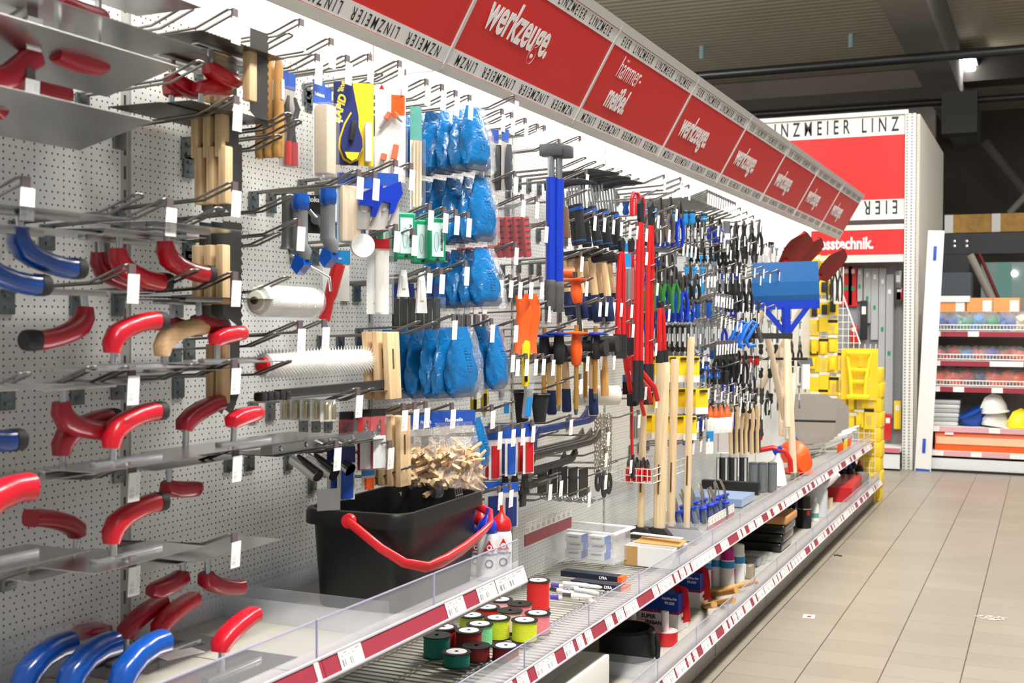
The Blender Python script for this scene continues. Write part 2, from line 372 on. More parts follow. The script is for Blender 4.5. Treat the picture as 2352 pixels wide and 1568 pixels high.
def deck_mat(name, c, per, axis):
    """ribbed sheet metal: bump ridges across one axis"""
    m_ = bpy.data.materials.new(name); m_.use_nodes = True; nt = m_.node_tree; b = nt.nodes['Principled BSDF']; L = nt.links.new
    tc = N(nt, 'ShaderNodeTexCoord'); sx = N(nt, 'ShaderNodeSeparateXYZ'); L(tc.outputs['Object'], sx.inputs[0])
    f = maths(nt, 'FRACT', maths(nt, 'DIVIDE', sx.outputs[axis], per)); t = maths(nt, 'ABSOLUTE', maths(nt, 'SUBTRACT', f, .5))
    h = N(nt, 'ShaderNodeMapRange'); h.inputs[1].default_value = .12; h.inputs[2].default_value = .3; L(t, h.inputs[0])
    no = N(nt, 'ShaderNodeTexNoise'); no.inputs['Scale'].default_value = .8; L(tc.outputs['Object'], no.inputs[0])
    hs = N(nt, 'ShaderNodeHueSaturation'); hs.inputs['Color'].default_value = rgb(c); L(maths(nt, 'ADD', maths(nt, 'MULTIPLY', no.outputs[0], .3), .85), hs.inputs['Value'])
    L(hs.outputs[0], b.inputs['Base Color']); b.inputs['Roughness'].default_value = .6
    bu = N(nt, 'ShaderNodeBump'); bu.inputs['Strength'].default_value = .9; bu.inputs['Distance'].default_value = .03; L(h.outputs[0], bu.inputs['Height']); L(bu.outputs[0], b.inputs['Normal'])
    return m_
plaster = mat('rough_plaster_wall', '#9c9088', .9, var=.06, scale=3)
dark_plaster = mat('dark_concrete_wall', '#6e655c', .9, var=.08, scale=2)  # darker base colour for the far wall
concrete = mat('grey_concrete_beam', '#7c7872', .85, var=.1, scale=2.5)
pipe_m = mat('black_pipe_paint', '#15171a', .4)

b = MB().box((4, 12, -.05), (16, 30, .1)); struct(b.build('floor', floor_mat()))
b = MB().box((0, 12, 5.16), (24, 22, .1)); struct(b.build('ceiling', deck_mat('corrugated_ceiling', '#c9bfa6', .16, 1)))
b = MB().box((-4.86, 18.1, 2.55), (10.3, .2, 5.1)); struct(b.build('wall_back', plaster))
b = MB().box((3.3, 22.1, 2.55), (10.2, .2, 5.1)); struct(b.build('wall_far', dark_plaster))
b = MB().box((.49, 12.4, 4.8), (.42, 19.3, .6)); struct(b.build('ceiling_beam', concrete))
for k, (y, r, zc) in enumerate(((13.1, .05, 4.21), (15.5, .045, 4.16))):
    b = MB().cyl((-8, y, zc), (8, y, zc), r, n=12)
    tag(b.build('ceiling_pipe', pipe_m), ('nearer' if k == 0 else 'farther') + ' long black pipe hanging under the grey ceiling beam', 'pipe', 'pipes under the ceiling')
b = MB().box((-1.6, 17.6, 4.66), (4.4, .22, .16)); struct(b.build('trim_ledge', mat('brown_grey_ledge', '#5c554d', .8)))
b = MB().box((-3.3, 17.8, 2.55), (.42, .4, 4.4)); struct(b.build('wall_pillar', concrete))
for (px, py) in ((1612, 122), (1955, 95)):
    p = at(px, py, Z=5.02); q = MB().cyl((0, 0, 0), (0, 0, -.17), .035, n=10).build('ceiling_hanger', mat('pale_blue_cap', '#a9c4c4', .5)); q.location = (p.x, p.y, 5.11)
    tag(q, ('left' if px < 1700 else 'right') + ' small pale blue hanger fixed under the corrugated ceiling', 'hanger', 'small ceiling hangers')
# ceiling lamp with three bright tubes
p = at(2200, 156, Z=4.9); lr = empty('ceiling_lamp'); lr.location = p
MB().box((0, 0, .05), (.5, 1.2, .05)).build('housing', mat('lamp_housing', '#8d8f90', .5), lr)
for i in (-1, 0, 1):
    MB().rbox((i * .155, 0, -.01), (.13, 1.1, .06), .03).build('lamp_tube', glow('lamp_tube_light', (1, 1, .98), 14), lr)
tag(lr, 'bright ceiling lamp with three white tubes beside the grey beam', 'lamp')

# ---------------------------------------------------------------- shelving bays along the left
SE = [1.97 + k for k in range(-1, 9)]            # seams
peg = pegboard_mat(); 
def slotted():
    m_ = bpy.data.materials.new('slotted_upright'); m_.use_nodes = True; nt = m_.node_tree; b = nt.nodes['Principled BSDF']; L = nt.links.new
    tc = N(nt, 'ShaderNodeTexCoord'); sx = N(nt, 'ShaderNodeSeparateXYZ'); L(tc.outputs['Object'], sx.inputs[0])
    f = maths(nt, 'FRACT', maths(nt, 'DIVIDE', sx.outputs[2], .05)); k = maths(nt, 'MULTIPLY', maths(nt, 'LESS_THAN', maths(nt, 'ABSOLUTE', sx.outputs[1]), .0035), maths(nt, 'GREATER_THAN', f, .45))
    mx = N(nt, 'ShaderNodeMix', data_type='RGBA'); L(k, mx.inputs[0]); mx.inputs[6].default_value = rgb('#aaa9a3'); mx.inputs[7].default_value = rgb('#3a3936'); L(mx.outputs[2], b.inputs['Base Color'])
    b.inputs['Roughness'].default_value = .45; return m_
slot_up = slotted()
ORD = ['nearest', 'second', 'third', 'fourth', 'fifth', 'sixth', 'seventh', 'eighth', 'ninth', 'farthest']
for k in range(0, 9):
    y = SE[k]; n = ORD[k] if k < 8 else 'farthest'
    r = empty('shelving_bay'); r.location = (0, y, 0)
    MB().box((-.006, .5, 1.12), (.012, .968, 1.94)).build('pegboard_panel', peg, r)
    MB().box((-.006, .5, 2.34), (.012, .968, .5)).build('upper_panel', white, r)
    MB().box((-.018, 0, 1.3), (.03, .03, 2.6)).build('upright', slot_up, r)
    b = MB().box((.255, .5, .045), (.49, .985, .09)); b.build('plinth', mat('plinth_paint', '#c9c7c1', .5, var=.08, scale=6), r)
    b = MB().box((.5, .5, .06), (.012, .99, .1)); b.build('kick_strip', mat('scuffed_kick_strip', '#a59f97', .45, var=.14, scale=9), r)
    tag(r, f'{n} white perforated shelving bay along the aisle', 'shelving', 'perforated shelving bays')

# ---------------------------------------------------------------- shelves with price rails and clear risers
def shelf(y0, y1, zd, xf, lip, label, rh=.075, labels=None, seed=1, white_share=.5, ro=0., wire=False):
    r = empty('shelf'); r.location = (0, y0, zd); L_ = y1 - y0
    if wire:
        b = MB()
        for i in range(int(L_ / .03)): b.tube([(.02, .015 + i * .03, -.004), (xf - .01, .015 + i * .03, -.004)], .0022, 5)
        for xx in (.05, .2, .35, xf - .02): b.tube([(xx, 0, -.008), (xx, L_, -.008)], .003, 5)
        b.build('wire_deck', mat('pale_wire', '#b4b3ae', .35, .6), r)
        MB().box((xf / 2, L_ / 2, -.03), (xf, L_, .02)).build('deck', mat('shelf_paint_worn', '#c2bfb6', .5, var=.1, scale=8), r)
    else:
        MB().box((xf / 2, L_ / 2, -.012), (xf - .004, L_ - .003, .024)).build('deck', mat('shelf_paint', '#a9a69b', .45, var=.07, scale=5), r)
    t = V((.014, 0, -.039)); n_ = V((.039, 0, .014)).normalized()
    pr = MB(); a = V((xf, 0, .008 + ro)); c = a + t
    pr.add([a, c, c - n_ * .006, a - n_ * .006, a + V((0, L_, 0)), c + V((0, L_, 0)), c - n_ * .006 + V((0, L_, 0)), a - n_ * .006 + V((0, L_, 0))],
           [(0, 1, 2, 3), (7, 6, 5, 4), (0, 4, 5, 1), (1, 5, 6, 2), (2, 6, 7, 3), (3, 7, 4, 0)])
    rail = pr.build('price_rail', crimson, r)
    b = MB()
    for pt in (a, c): b.box((pt.x + .001, L_ / 2, pt.z), (.005, L_, .004))
    b.build('rail_lip', mat('clear_rail_lip', '#c8c6d0', .25), rail)
    g = random.Random(seed)
    if labels is None:
        labels = []; yy = .01
        while yy < L_ - .06:
            if g.random() < white_share: labels.append((yy, min(yy + g.uniform(.05, .075), L_ - .01))); yy = labels[-1][1] + (.002 if g.random() < .5 else g.uniform(.008, .03))
            else: yy += g.uniform(.02, .07)
    for (ya, yb) in labels:
        card('price_label', lab, rail, a + t * .03 + n_ * .0012 + V((0, yb, 0)) + t * .94, (0, -1, 0), -t, yb - ya, .0375) if False else \
            card('price_label', lab, rail, a + t * .97 + n_ * .0014 + V((0, ya, 0)), (0, 1, 0), -t, yb - ya, .0385)
    if rh:
        h = max(1, round(L_ / .5)); st = L_ / h
        for i in range(h):
            b = MB().box((xf - .012, (i + .5) * st, rh / 2 - .002), (.0025, st - .004, rh)); o = b.build('clear_riser', riser_m, r)
            MB().box((xf - .012, i * st + .003, rh / 2), (.004, .0025, rh - .002)).box((xf - .012, (i + .5) * st, rh - .002), (.0035, st - .004, .0025)).build('riser_edge', mat('riser_edge', '#a9a8c4', .2), o)
    return tag(r, label, 'shelf')
yy = lambda px, py, x: at(px, py, X=x).y
UZ, MZ, BZ = .732, .478, .185
UX, MXF, BX = .49, .50, .57
up_l = [(at(a, 1500, X=UX).y, 0) for a in ()]
Yu = lambda px: at(px, 1360 + (1200 - px) * .43, X=UX + .01, ).y
labs = [(Yu(a) - 1.97, Yu(c) - 1.97) for a, c in ((727, 737), (782, 834), (1027, 1068), (1099, 1140), (1142, 1208))]
shelf(.97, 1.968, UZ, UX, 0, 'short upper shelf in front of the nearest bay holding trowels', seed=3, white_share=.2, ro=.026, rh=.108)
shelf(1.97, 2.95, UZ, UX, 0, 'short upper shelf carrying the black bucket', labels=labs, ro=.026, rh=.108)
for k in range(1, 9):
    y = SE[k]
    shelf(y, y + .998, MZ, MXF, 0, f'{ORD[k - 1] if k < 8 else "farthest"} middle shelf with clear front strip and price rail', seed=20 + k, white_share=[0, .8, .85, .8, .7, .6, .7, .7, .6][k], wire=True)
for k in range(1, 9):
    y = SE[k]
    shelf(y, y + .998, BZ, BX, 0, f'{ORD[k - 1] if k < 8 else "farthest"} bottom shelf just above the tiled floor', seed=40 + k, white_share=[0, .5, .5, .65, .7, .7, .7, .6, .6][k])

# ---------------------------------------------------------------- canopy signs
sign_red = mat('sign_red', '#d4201f', .45, var=.03, scale=60); band = mat('sign_band', '#e4e4e4', .5, var=.02); alu = mat('sign_frame_aluminium', '#d0d0cc', .4, .2)
def sign(y, words, label):
    r = empty('sign_panel'); B = V((.226, 0, 2.1326)); T_ = V((.4136, 0, 2.4658)); u = (T_ - B).normalized(); Ls = (T_ - B).length
    n = V((0, 1, 0)).cross(u); n = n if n.x > 0 else -n
    r.location = (0, y, 0); Y = V((0, 1, 0))
    def slab(y0, y1, a, c, th, name, m_, par, off=0.):
        b = MB(); P = [B + u * a + Y * y0, B + u * a + Y * y1, B + u * c + Y * y1, B + u * c + Y * y0]
        b.add([p + n * (off - th) for p in P] + [p + n * off for p in P], [(3, 2, 1, 0), (4, 5, 6, 7), (0, 1, 5, 4), (1, 2, 6, 5), (2, 3, 7, 6), (3, 0, 4, 7)]); return b.build(name, m_, par)
    bd = slab(.004, .996, .0, Ls, .004, 'board', sign_red, r)
    slab(.002, .998, -.004, Ls + .004, .006, 'bounce_slab', white, r, -.0045)  # unseen white slab added to keep red bounce light off the pegboard
    for a, c, fl in ((.018, .066, True), (Ls - .068, Ls - .02, False)):
        o = slab(.008, .992, a, c, .001, 'lettered_band', band, bd, .0012)
        t_ = 'LINZMEIER  ' * 5
        o2 = B + u * (a + c) / 2 + Y * .5 + n * .0016
        text((t_[2:] if fl else t_[5:])[:36], .046, ink, o, frame(o2, -Y if fl else Y, -u if fl else u), bold=.0003, xs=.68, space=1.6, depth=.0002)
    b = MB()
    fr = slab(0, 1, -.012, .016, .018, 'frame_rail', alu, r, .004); slab(0, 1, Ls - .018, Ls + .012, .018, 'frame_rail', alu, r, .004)
    slab(-.007, .007, 0, Ls, .014, 'frame_post', alu, r, .005)
    c0 = B + n * .0016
    if words == 'w':
        text('werkzeuge.', .155, wht_ink, bd, frame(c0 + u * .205 + Y * .33, Y, u), bold=.0036, shear=.1, xs=.64)
    elif words == 'h':
        text('h\u00e4mmer-', .12, wht_ink, bd, frame(c0 + u * .256 + Y * .28, Y, u), bold=-.0012, shear=.12, xs=.6)
        text('mei\u00dfel.', .125, wht_ink, bd, frame(c0 + u * .148 + Y * .28, Y, u), bold=.0036, shear=.12, xs=.6)
    elif words == 'q':
        text('werkzeuge.', .15, wht_ink, bd, frame(c0 + u * .185 + Y * .31, Y, u), bold=.0036, shear=.1, xs=.64)
    MB().prism([(.012, 2.128), (.2, 2.128), (.37, 2.44), (.012, 2.46)], .006, 'XZ', -.003).build('canopy_bracket', white, r)
    tag(r, label, 'sign', 'red canopy signs')
names = ['nearest red canopy sign, cut off by the top edge', 'large red canopy sign lettered werkzeuge, left of the hammer sign', 'red canopy sign lettered h\u00e4mmer mei\u00dfel',
         'red werkzeuge sign just right of the hammer sign', 'red werkzeuge sign, second right of the hammer sign', 'red werkzeuge sign, third right of the hammer sign', 'red werkzeuge sign, last but one of the row', 'farthest red werkzeuge sign at the end of the row']
for k in range(1, 9): sign(SE[k], {1: '', 2: 'w', 3: 'h'}.get(k, 'q'), names[k - 1])
sign(SE[0], '', 'red canopy sign over the nearest bay')
for k in range(1, 9):                               # the lamp tube behind each sign
    o = MB().cyl((.235, SE[k] + .05, 2.40), (.235, SE[k] + .95, 2.40), .012, n=10).build('canopy_lamp', glow('canopy_tube', (1, .99, .96), 5))
    tag(o, 'slim lamp tube hidden behind a red canopy sign', 'lamp', 'lamp tubes behind the signs')
# ================================================================ peg hooks with price tags
clip_m = mat('mauve_clip', '#5f5254', .5)
plate_m = mat('zinc_back_plate', '#7d8688', .3, .8, var=.15)
def peg_hook(L, tagged, wide):
    r = empty('peg_hook'); b = MB(); w_ = .0125 if wide else .004; z1, z2 = .035 * L, .13 * L
    if wide:
        b.tube([(.004, -w_, 0), (.72 * L, -w_, z1), (.985 * L, -w_, z2), (L, -w_ * .6, z2 + .002), (L, w_ * .6, z2 + .002), (.985 * L, w_, z2), (.72 * L, w_, z1), (.004, w_, 0)], .0028, 7)
    else: b.tube([(.004, 0, 0), (.72 * L, 0, z1), (L, 0, z2)], .0028, 7)
    b.build('wire', wire_m, r)
    p = MB().rbox((.004, 0, -.022), (.006, .036, .05), .002).box((.0085, 0, -.012), (.004, .016, .006)).box((.0085, 0, -.034), (.004, .016, .006)).build('back_plate', plate_m, r)
    if tagged:
        c = MB().box((L + .002, 0, z2 - .006), (.005, .017, .02)).build('tag_clip', clip_m, r)
        card('price_tag', tagpaper, r, (L + .0046, -.0145, z2 - .066), (0, 1, 0), (.06, 0, 1), .029, .052, .001)
    return r
def hooks(where, rows, L=.30):
    """rows of (tip px, tip py, tag?, length)"""
    for h in rows:
        px, py, tg = h[:3]; l = h[3] if len(h) > 3 else L
        P = at(px, py, X=l); z = P.z - .13 * l
        spawn(peg_hook, (round(l, 3), tg, True if len(h) < 5 else h[4]), (0, P.y, z), ('tagged peg hook, ' if tg else 'bare peg hook, ') + where, 'hook', 'steel peg hooks')
hooks('high in the nearest trowel bay', [(73, 21, 1), (439, 17, 0), (537, 25, 1), (67, 163, 1), (462, 144, 0), (540, 225, 1)])
hooks('left bay, middle height beside the hanging trowels', [(56, 411, 1), (322, 449, 0), (387, 460, 1), (537, 422, 1), (505, 480, 0), (300, 611, 1), (450, 622, 0), (537, 628, 1)])
hooks('left bay, low among the red trowels', [(214, 845, 0), (300, 844, 1), (536, 829, 1), (450, 838, 0), (302, 1066, 1), (539, 1030, 1), (302, 1282, 1), (536, 1227, 1), (60, 860, 0), (60, 1095, 0), (60, 1310, 0)])
hooks('top row above the felt block', [(690, 48, 1, .25), (667, 80, 0, .25), (759, 92, 1, .25), (727, 128, 1, .25), (796, 131, 1, .25), (847, 128, 1, .25), (916, 143, 1, .28), (875, 171, 0, .22), (926, 162, 1, .25), (665, 263, 0, .28), (688, 279, 0, .28), (642, 313, 0, .25)])
hooks('row over the paint roller and grey cards', [(822, 393, 1), (859, 397, 1), (907, 371, 1, .28), (942, 378, 1, .28), (669, 451, 0), (686, 506, 1), (642, 536, 0, .25)])
hooks('row around the big white rollers', [(907, 518, 1), (948, 528, 1), (662, 638, 0), (687, 740, 1), (743, 737, 1, .28), (640, 767, 0, .28), (664, 831, 0)])
hooks('row above the long metal floats', [(820, 894, 1), (856, 894, 0), (770, 1014, 1), (812, 1013, 0), (893, 1015, 1), (943, 1073, 0)])
hooks('top row around the blue sand bags', [(978, 185, 1), (1014, 197, 1), (1045, 211, 1), (1077, 221, 1), (1182, 222, 1), (1152, 253, 1, .25), (1174, 261, 1, .25), (1205, 274, 1, .25), (1233, 287, 1, .25), (1249, 291, 1, .25)])
hooks('second row around the blue sand bags', [(1181, 396, 1), (1198, 449, 1), (1230, 454, 1), (1251, 510, 1), (985, 471, 1), (1019, 478, 1), (1045, 484, 1), (1073, 490, 1)])
hooks('third row around the blue sand bags', [(1182, 558, 1), (982, 615, 1), (1011, 618, 1), (1035, 620, 0), (1068, 601, 1), (1147, 632, 1), (1170, 633, 1), (1191, 637, 1), (1216, 638, 1), (1241, 638, 1)])
hooks('row above the lowest blue sand bags', [(1181, 736, 1), (1040, 724, 1), (1127, 734, 1), (1001, 741, 0), (962, 740, 0), (1174, 804, 1), (1185, 814, 1), (1206, 814, 1), (1227, 814, 1), (1245, 814, 1), (1267, 816, 1)])
hooks('row above the bags of wooden wedges', [(925, 929, 1), (951, 927, 1), (976, 924, 1), (1036, 928, 1), (1128, 932, 1), (1180, 923, 0), (1221, 967, 1), (1175, 975, 1), (1197, 973, 1), (1144, 980, 1)])
hooks('row above the chalk bottles', [(1145, 1119, 1), (1170, 1114, 1), (1260, 1102, 1), (1285, 1094, 1), (1282, 1133, 0)])
hooks('top row around the dark hammers', [(1283, 322, 1), (1331, 315, 1), (1344, 363, 0), (1367, 372, 0), (1387, 379, 0), (1408, 388, 0), (1428, 393, 0), (1448, 402, 0), (1467, 411, 0), (1345, 391, 1), (1343, 439, 0)])
hooks('row across the blue banded hammers', [(1363, 487, 1), (1385, 491, 1), (1406, 497, 1), (1424, 502, 1), (1444, 508, 1), (1461, 511, 1), (1482, 517, 1)])
hooks('row above the wooden handled hammers', [(1333, 580, 1), (1366, 569, 0), (1391, 574, 0), (1407, 578, 0), (1426, 582, 0), (1344, 637, 1), (1360, 639, 0), (1259, 693, 1)])
hooks('row across the navy hammer grips', [(1375, 685, 1), (1390, 685, 1), (1407, 685, 1), (1424, 687, 1), (1448, 691, 1), (1469, 692, 1), (1331, 732, 1), (1451, 736, 1), (1298, 750, 0), (1422, 752, 0)])
hooks('row across the rubber mallets', [(1361, 767, 1), (1393, 770, 1), (1346, 809, 1), (1362, 808, 0), (1377, 807, 1), (1407, 808, 1), (1421, 807, 0), (1331, 861, 1), (1298, 876, 0)])
hooks('row around the blue pry bars and chains', [(1308, 954, 1), (1281, 991, 0), (1394, 983, 1), (1281, 1039, 0), (1389, 1031, 1), (1446, 1048, 1), (1285, 1086, 0), (1417, 1060, 0), (1388, 1082, 1), (1350, 1121, 1), (1465, 944, 1)])
hooks('row around the red bolt cutters', [(1524, 403, 1), (1562, 409, 1), (1566, 420, 1), (1581, 426, 1), (1510, 437, 0), (1551, 439, 0), (1509, 487, 1), (1551, 473, 1), (1534, 520, 1), (1482, 571, 1), (1551, 577, 0), (1507, 608, 0), (1549, 611, 0), (1507, 642, 1), (1534, 702, 1), (1504, 780, 1), (1545, 700, 0), (1480, 880, 1), (1505, 900, 1)])
# ================================================================ plastering trowels of the nearest bay
skin_wood = wood('tan_wood_handle', '#dcb78c', '#c79d70', axis=1)
TC = {'red': red, 'deep': red_d, 'blue': blue, 'wood': skin_wood}
def rsec(a, b, n=12, e=2.6):
    return [(a * abs(math.cos(t)) ** (2 / e) * (1 if math.cos(t) >= 0 else -1), b * abs(math.sin(t)) ** (2 / e) * (1 if math.sin(t) >= 0 else -1)) for t in [2 * math.pi * i / n for i in range(n)]]
def trowel(style, col, up, flip, teeth, bl=.28, bw=.13, tilt=0.):
    r = empty('plastering_trowel'); f = -1 if flip else 1; Q = lambda x, y, z: (x, y * f, z * up)
    y0, y1 = -bl * .42, bl * .58; b = MB()
    if teeth:
        n = int(bl / .012); P = [(-bw / 2, y0)]
        for i in range(n): yy_ = y0 + (i + .5) * bl / n; P += [(-bw / 2 - .005, yy_), (-bw / 2, yy_ + .5 * bl / n)]
        for i in range(n): yy_ = y1 - (i + .5) * bl / n; P += [(bw / 2, yy_ + .5 * bl / n), (bw / 2 + .005, yy_)]
        P.append((bw / 2, y0)); b.prism([(x, y * f) for x, y in P], .0012, 'XY', -.0006)
    else: b.box((0, (y0 + y1) / 2 * f, 0), (bw, bl, .0014))
    bl_o = b.build('blade', steel if not teeth else dark_steel, r); bl_o.rotation_euler = (0, R(tilt), 0)
    if style in ('pistol', 'flat', 'shine', 'fat'): MB().rbox(Q(0, .03, .0045), (.018, .17, .008), .002).build('spine', steel, r)
    sc = 1.0
    if style == 'pistol':
        pts = [(0, -.012, .028), (0, -.010, .046), (0, .004, .062), (0, .03, .072), (0, .07, .081), (0, .11, .086), (0, .137, .086)]; s_ = [.75, .95, 1.05, 1, .98, 1.02, 1.02]; sec = rsec(.0145, .0165)
    elif style == 'flat':
        pts = [(0, -.014, .036), (0, -.010, .047), (0, .015, .054), (0, .05, .058), (0, .085, .06), (0, .105, .057)]; s_ = [.6, .95, 1.05, 1.05, 1, .62]; sec = rsec(.0135, .0165, 12, 3.6)
    elif style == 'shine':
        pts = [(0, -.012, .046), (0, -.008, .06), (0, .02, .074), (0, .06, .086), (0, .1, .094), (0, .125, .096)]; s_ = [.8, 1, 1.05, 1.05, 1, 1]; sec = rsec(.0135, .0165, 12, 3.4)
    elif style == 'fat':
        pts = [(0, -.012, .0), (0, -.012, .05), (0, .004, .074), (0, .04, .093), (0, .085, .103), (0, .125, .103)]; s_ = [.9, 1.05, 1.15, 1.1, 1.1, 1.15]; sec = rsec(.0165, .0175)
    elif style == 'bridge':
        pts = [(0, -.012, .055), (0, 0, .056), (0, .05, .06), (0, .1, .058), (0, .118, .055)]; s_ = [.85, 1, 1.1, 1.05, .85]; sec = rsec(.017, .0165)
    elif style == 'arch':
        pts = [(0, -.26, .004), (0, -.23, .012), (0, -.19, .05), (0, -.15, .066), (0, -.05, .068), (0, 0, .05), (0, .035, .018), (0, .06, .004)]; s_ = [.9, 1, 1.1, 1.1, 1.1, 1.1, 1, .9]; sec = rsec(.02, .012)
    if style != 'arch': pts = [(x, y * .82, z) for x, y, z in pts]; sec = [(a * 1.18, b_ * 1.2) for a, b_ in sec]
    h = MB().sweep([Q(*p) for p in pts], sec, (1, 0, 0), scale=s_).build('handle', TC[col], r)
    if style == 'pistol' and col != 'wood': MB().sweep([Q(0, .104, .086), Q(0, .122, .086), Q(0, .13, .086)], rsec(.0174, .0201), (1, 0, 0), scale=[1.05, 1.04, .7]).build('butt_cap', rubber, h)
    if style == 'bridge':
        for yy_ in (-.005, .085): MB().box(Q(0, yy_, .025), (.01, .006, .05)).build('post', steel, r)
    elif style not in ('arch', 'fat'):
        t = {'pistol': .05, 'flat': .045, 'shine': .065}[style]
        MB().cyl(Q(.0, -.006, .004), Q(.004, -.008, t), .0065, n=10).build('post', steel, r)
    return r
def tro(px, py, X, style, col, up, flip=0, teeth=0, desc='', **kw):
    P = at(px, py, X=X); c = {'red': 'bright red', 'deep': 'dark red', 'blue': 'blue', 'wood': 'pale wooden'}[col]
    spawn(trowel, (style, col, up, flip, teeth) + tuple(kw.values()), (P.x, P.y, P.z), f'steel trowel with {c} handle {desc}', 'trowel', 'plastering trowels')
dn, uu = -1, 1
hi = 'hanging under its blade near the top hooks'
tro(138, 42, .30, 'bridge', 'deep', dn, desc='on two posts, top left corner', bl=.46, bw=.15)
tro(140, -62, .28, 'bridge', 'deep', dn, desc='cut off by the top edge', bl=.46, bw=.15)
tro(60, 120, .12, 'bridge', 'deep', dn, desc='half hidden in the top left corner', bl=.36, bw=.13)
tro(20, 105, .29, 'arch', 'deep', dn, desc='bowed over a wide plate, upper left', bl=.52, bw=.17, tilt=-14.)
tro(-60, 245, .29, 'arch', 'deep', uu, desc='above a wide plate, left edge', bl=.52, bw=.17, tilt=-14.)
tro(487, 106, .20, 'flat', 'red', dn, 0, 1, 'hanging below toothed blade at top, farthest right')
tro(400, 130, .14, 'flat', 'red', dn, 0, 1, 'hanging below toothed blade at top, just behind')
tro(397, 262, .12, 'flat', 'red', uu, 0, 1, 'upright on toothed blade, second row, the rear one')
tro(464, 258, .18, 'flat', 'red', uu, 0, 1, 'upright on toothed blade, second row, the front one')
tro(387, 520, .25, 'pistol', 'red', dn, desc='hanging by the price tag, third row')
tro(279, 535, .22, 'pistol', 'red', dn, desc='hanging in the third row, middle one')
tro(236, 545, .16, 'pistol', 'deep', dn, desc='hanging in the third row, hindmost')
tro(52, 485, .29, 'pistol', 'blue', dn, desc='hanging third row beside the white tag', bl=.30)
tro(-40, 520, .29, 'pistol', 'blue', dn, desc='hanging third row at the left edge', bl=.28)
tro(186, 668, .22, 'pistol', 'deep', dn, 1, desc='turned the other way, black butt to the left')
tro(400, 690, .14, 'flat', 'deep', dn, 0, 1, 'hanging fourth row, the rear one')
tro(460, 684, .20, 'flat', 'deep', dn, 0, 1, 'hanging fourth row, the front one')
tro(266, 846, .25, 'pistol', 'red', uu, desc='upright in the fifth row, grip ridged')
tro(380, 850, .20, 'pistol', 'wood', uu, desc='upright in the fifth row')
tro(502, 832, .23, 'flat', 'red', uu, desc='upright in the fifth row, beside wooden bars')
tro(150, 884, .24, 'pistol', 'deep', dn, desc='hanging below the fifth row, black butt')
tro(-105, 892, .30, 'pistol', 'blue', dn, desc='hanging below the fifth row, left edge', bl=.30)
tro(150, 1082, .21, 'pistol', 'deep', uu, desc='upright in the sixth row, the left one')
tro(264, 1064, .27, 'pistol', 'red', uu, desc='upright in the sixth row, beside the tag')
tro(430, 1040, .20, 'shine', 'deep', uu, desc='upright in the sixth row, right of centre')
tro(540, 1020, .25, 'flat', 'red', uu, desc='upright in the sixth row, farthest right', bl=.5)
tro(392, 1062, .20, 'flat', 'deep', dn, desc='hanging below the sixth row')
tro(168, 1290, .14, 'shine', 'deep', uu, 1, desc='upright in the bottom row, turned leftward')
tro(-60, 1300, .36, 'fat', 'red', uu, desc='upright in the bottom row, at the left edge')
tro(265, 1282, .27, 'pistol', 'red', uu, desc='upright in the bottom row, beside the tag')
tro(412, 1272, .18, 'flat', 'deep', dn, 1, desc='hanging below the bottom row, turned leftward')
tro(480, 1262, .22, 'shine', 'deep', dn, desc='hanging below the bottom row, right one')
for (px, py, st, cl, fl, ds) in ((295, 1512, 'shine', 'deep', 0, 'lying on the shelf, rear one'), (372, 1502, 'shine', 'red', 0, 'lying on the shelf, middle one'), (512, 1545, 'shine', 'red', 0, 'lying on the shelf, nearest the bucket'),
                                 (232, 1500, 'flat', 'deep', 1, 'lying on the shelf, turned leftward'), (60, 1640, 'fat', 'blue', 0, 'lying on the shelf, leftmost blue'), (165, 1640, 'fat', 'blue', 0, 'lying on the shelf, middle blue'), (285, 1635, 'fat', 'blue', 0, 'lying on the shelf, rightmost blue')):
    P = at(px, py, Z=UZ + .004)
    if P.x > .46: P = at(px, py, X=.42)
    spawn(trowel, (st, cl, 1, fl, 0), (P.x, P.y, UZ + .0015), f'steel trowel with {dict(deep="dark red", red="bright red", blue="glossy blue")[cl]} handle {ds}', 'trowel', 'plastering trowels')

# wooden grip scrapers and sticks
def scraper(tooth, h):
    r = empty('blade_scraper'); MB().rbox((0, 0, -h / 2), (.019, .026, h), .003).build('grip_bar', beech, r)
    b = MB()
    if tooth:
        n = 12; P = [(.0, .05), (.06, .05)]
        for i in range(n): P += [(.066, .05 - (i + .5) * (h + .1) / n), (.06, .05 - (i + 1) * (h + .1) / n)]
        P += [(.0, -h - .02)]; b.prism(P, .0012, 'YZ')
    else: b.prism([(0, .01), (.055, .01), (.055, -h + .02), (.03, -h - .025), (0, -h - .01)], .0012, 'YZ')
    b.build('blade', dark_steel, r); return r
def stack(fn, args, px, py, X1, dx, n, label, cat, group=None, **kw):
    P = at(px, py, X=X1)
    for i in range(n): spawn(fn, args, (X1 - i * dx, P.y + kw.get('dy', 0) * i, P.z + kw.get('dz', 0) * i), label, cat, group, kw.get('rz', 0), kw.get('rx', 0), kw.get('ry', 0), kw.get('sc'))
stack(scraper, (1, .105), 574, 118, .24, .06, 1, 'steel scraper with pale wooden grip bar and toothed edge, topmost', 'scraper', 'wooden grip scrapers')
stack(scraper, (0, .10), 508, 130, .10, .03, 2, 'steel scraper with wooden grip bar behind the red top trowel', 'scraper', 'wooden grip scrapers')
stack(scraper, (0, .09), 510, 262, .20, .031, 3, 'steel scraper with wooden grip bar, second group down', 'scraper', 'wooden grip scrapers')
stack(scraper, (0, .12), 518, 336, .21, .031, 3, 'steel scraper with wooden grip bar, third group down', 'scraper', 'wooden grip scrapers')
stack(scraper, (1, .125), 512, 562, .20, .031, 3, 'steel scraper with wooden grip bar, fourth group down', 'scraper', 'wooden grip scrapers')
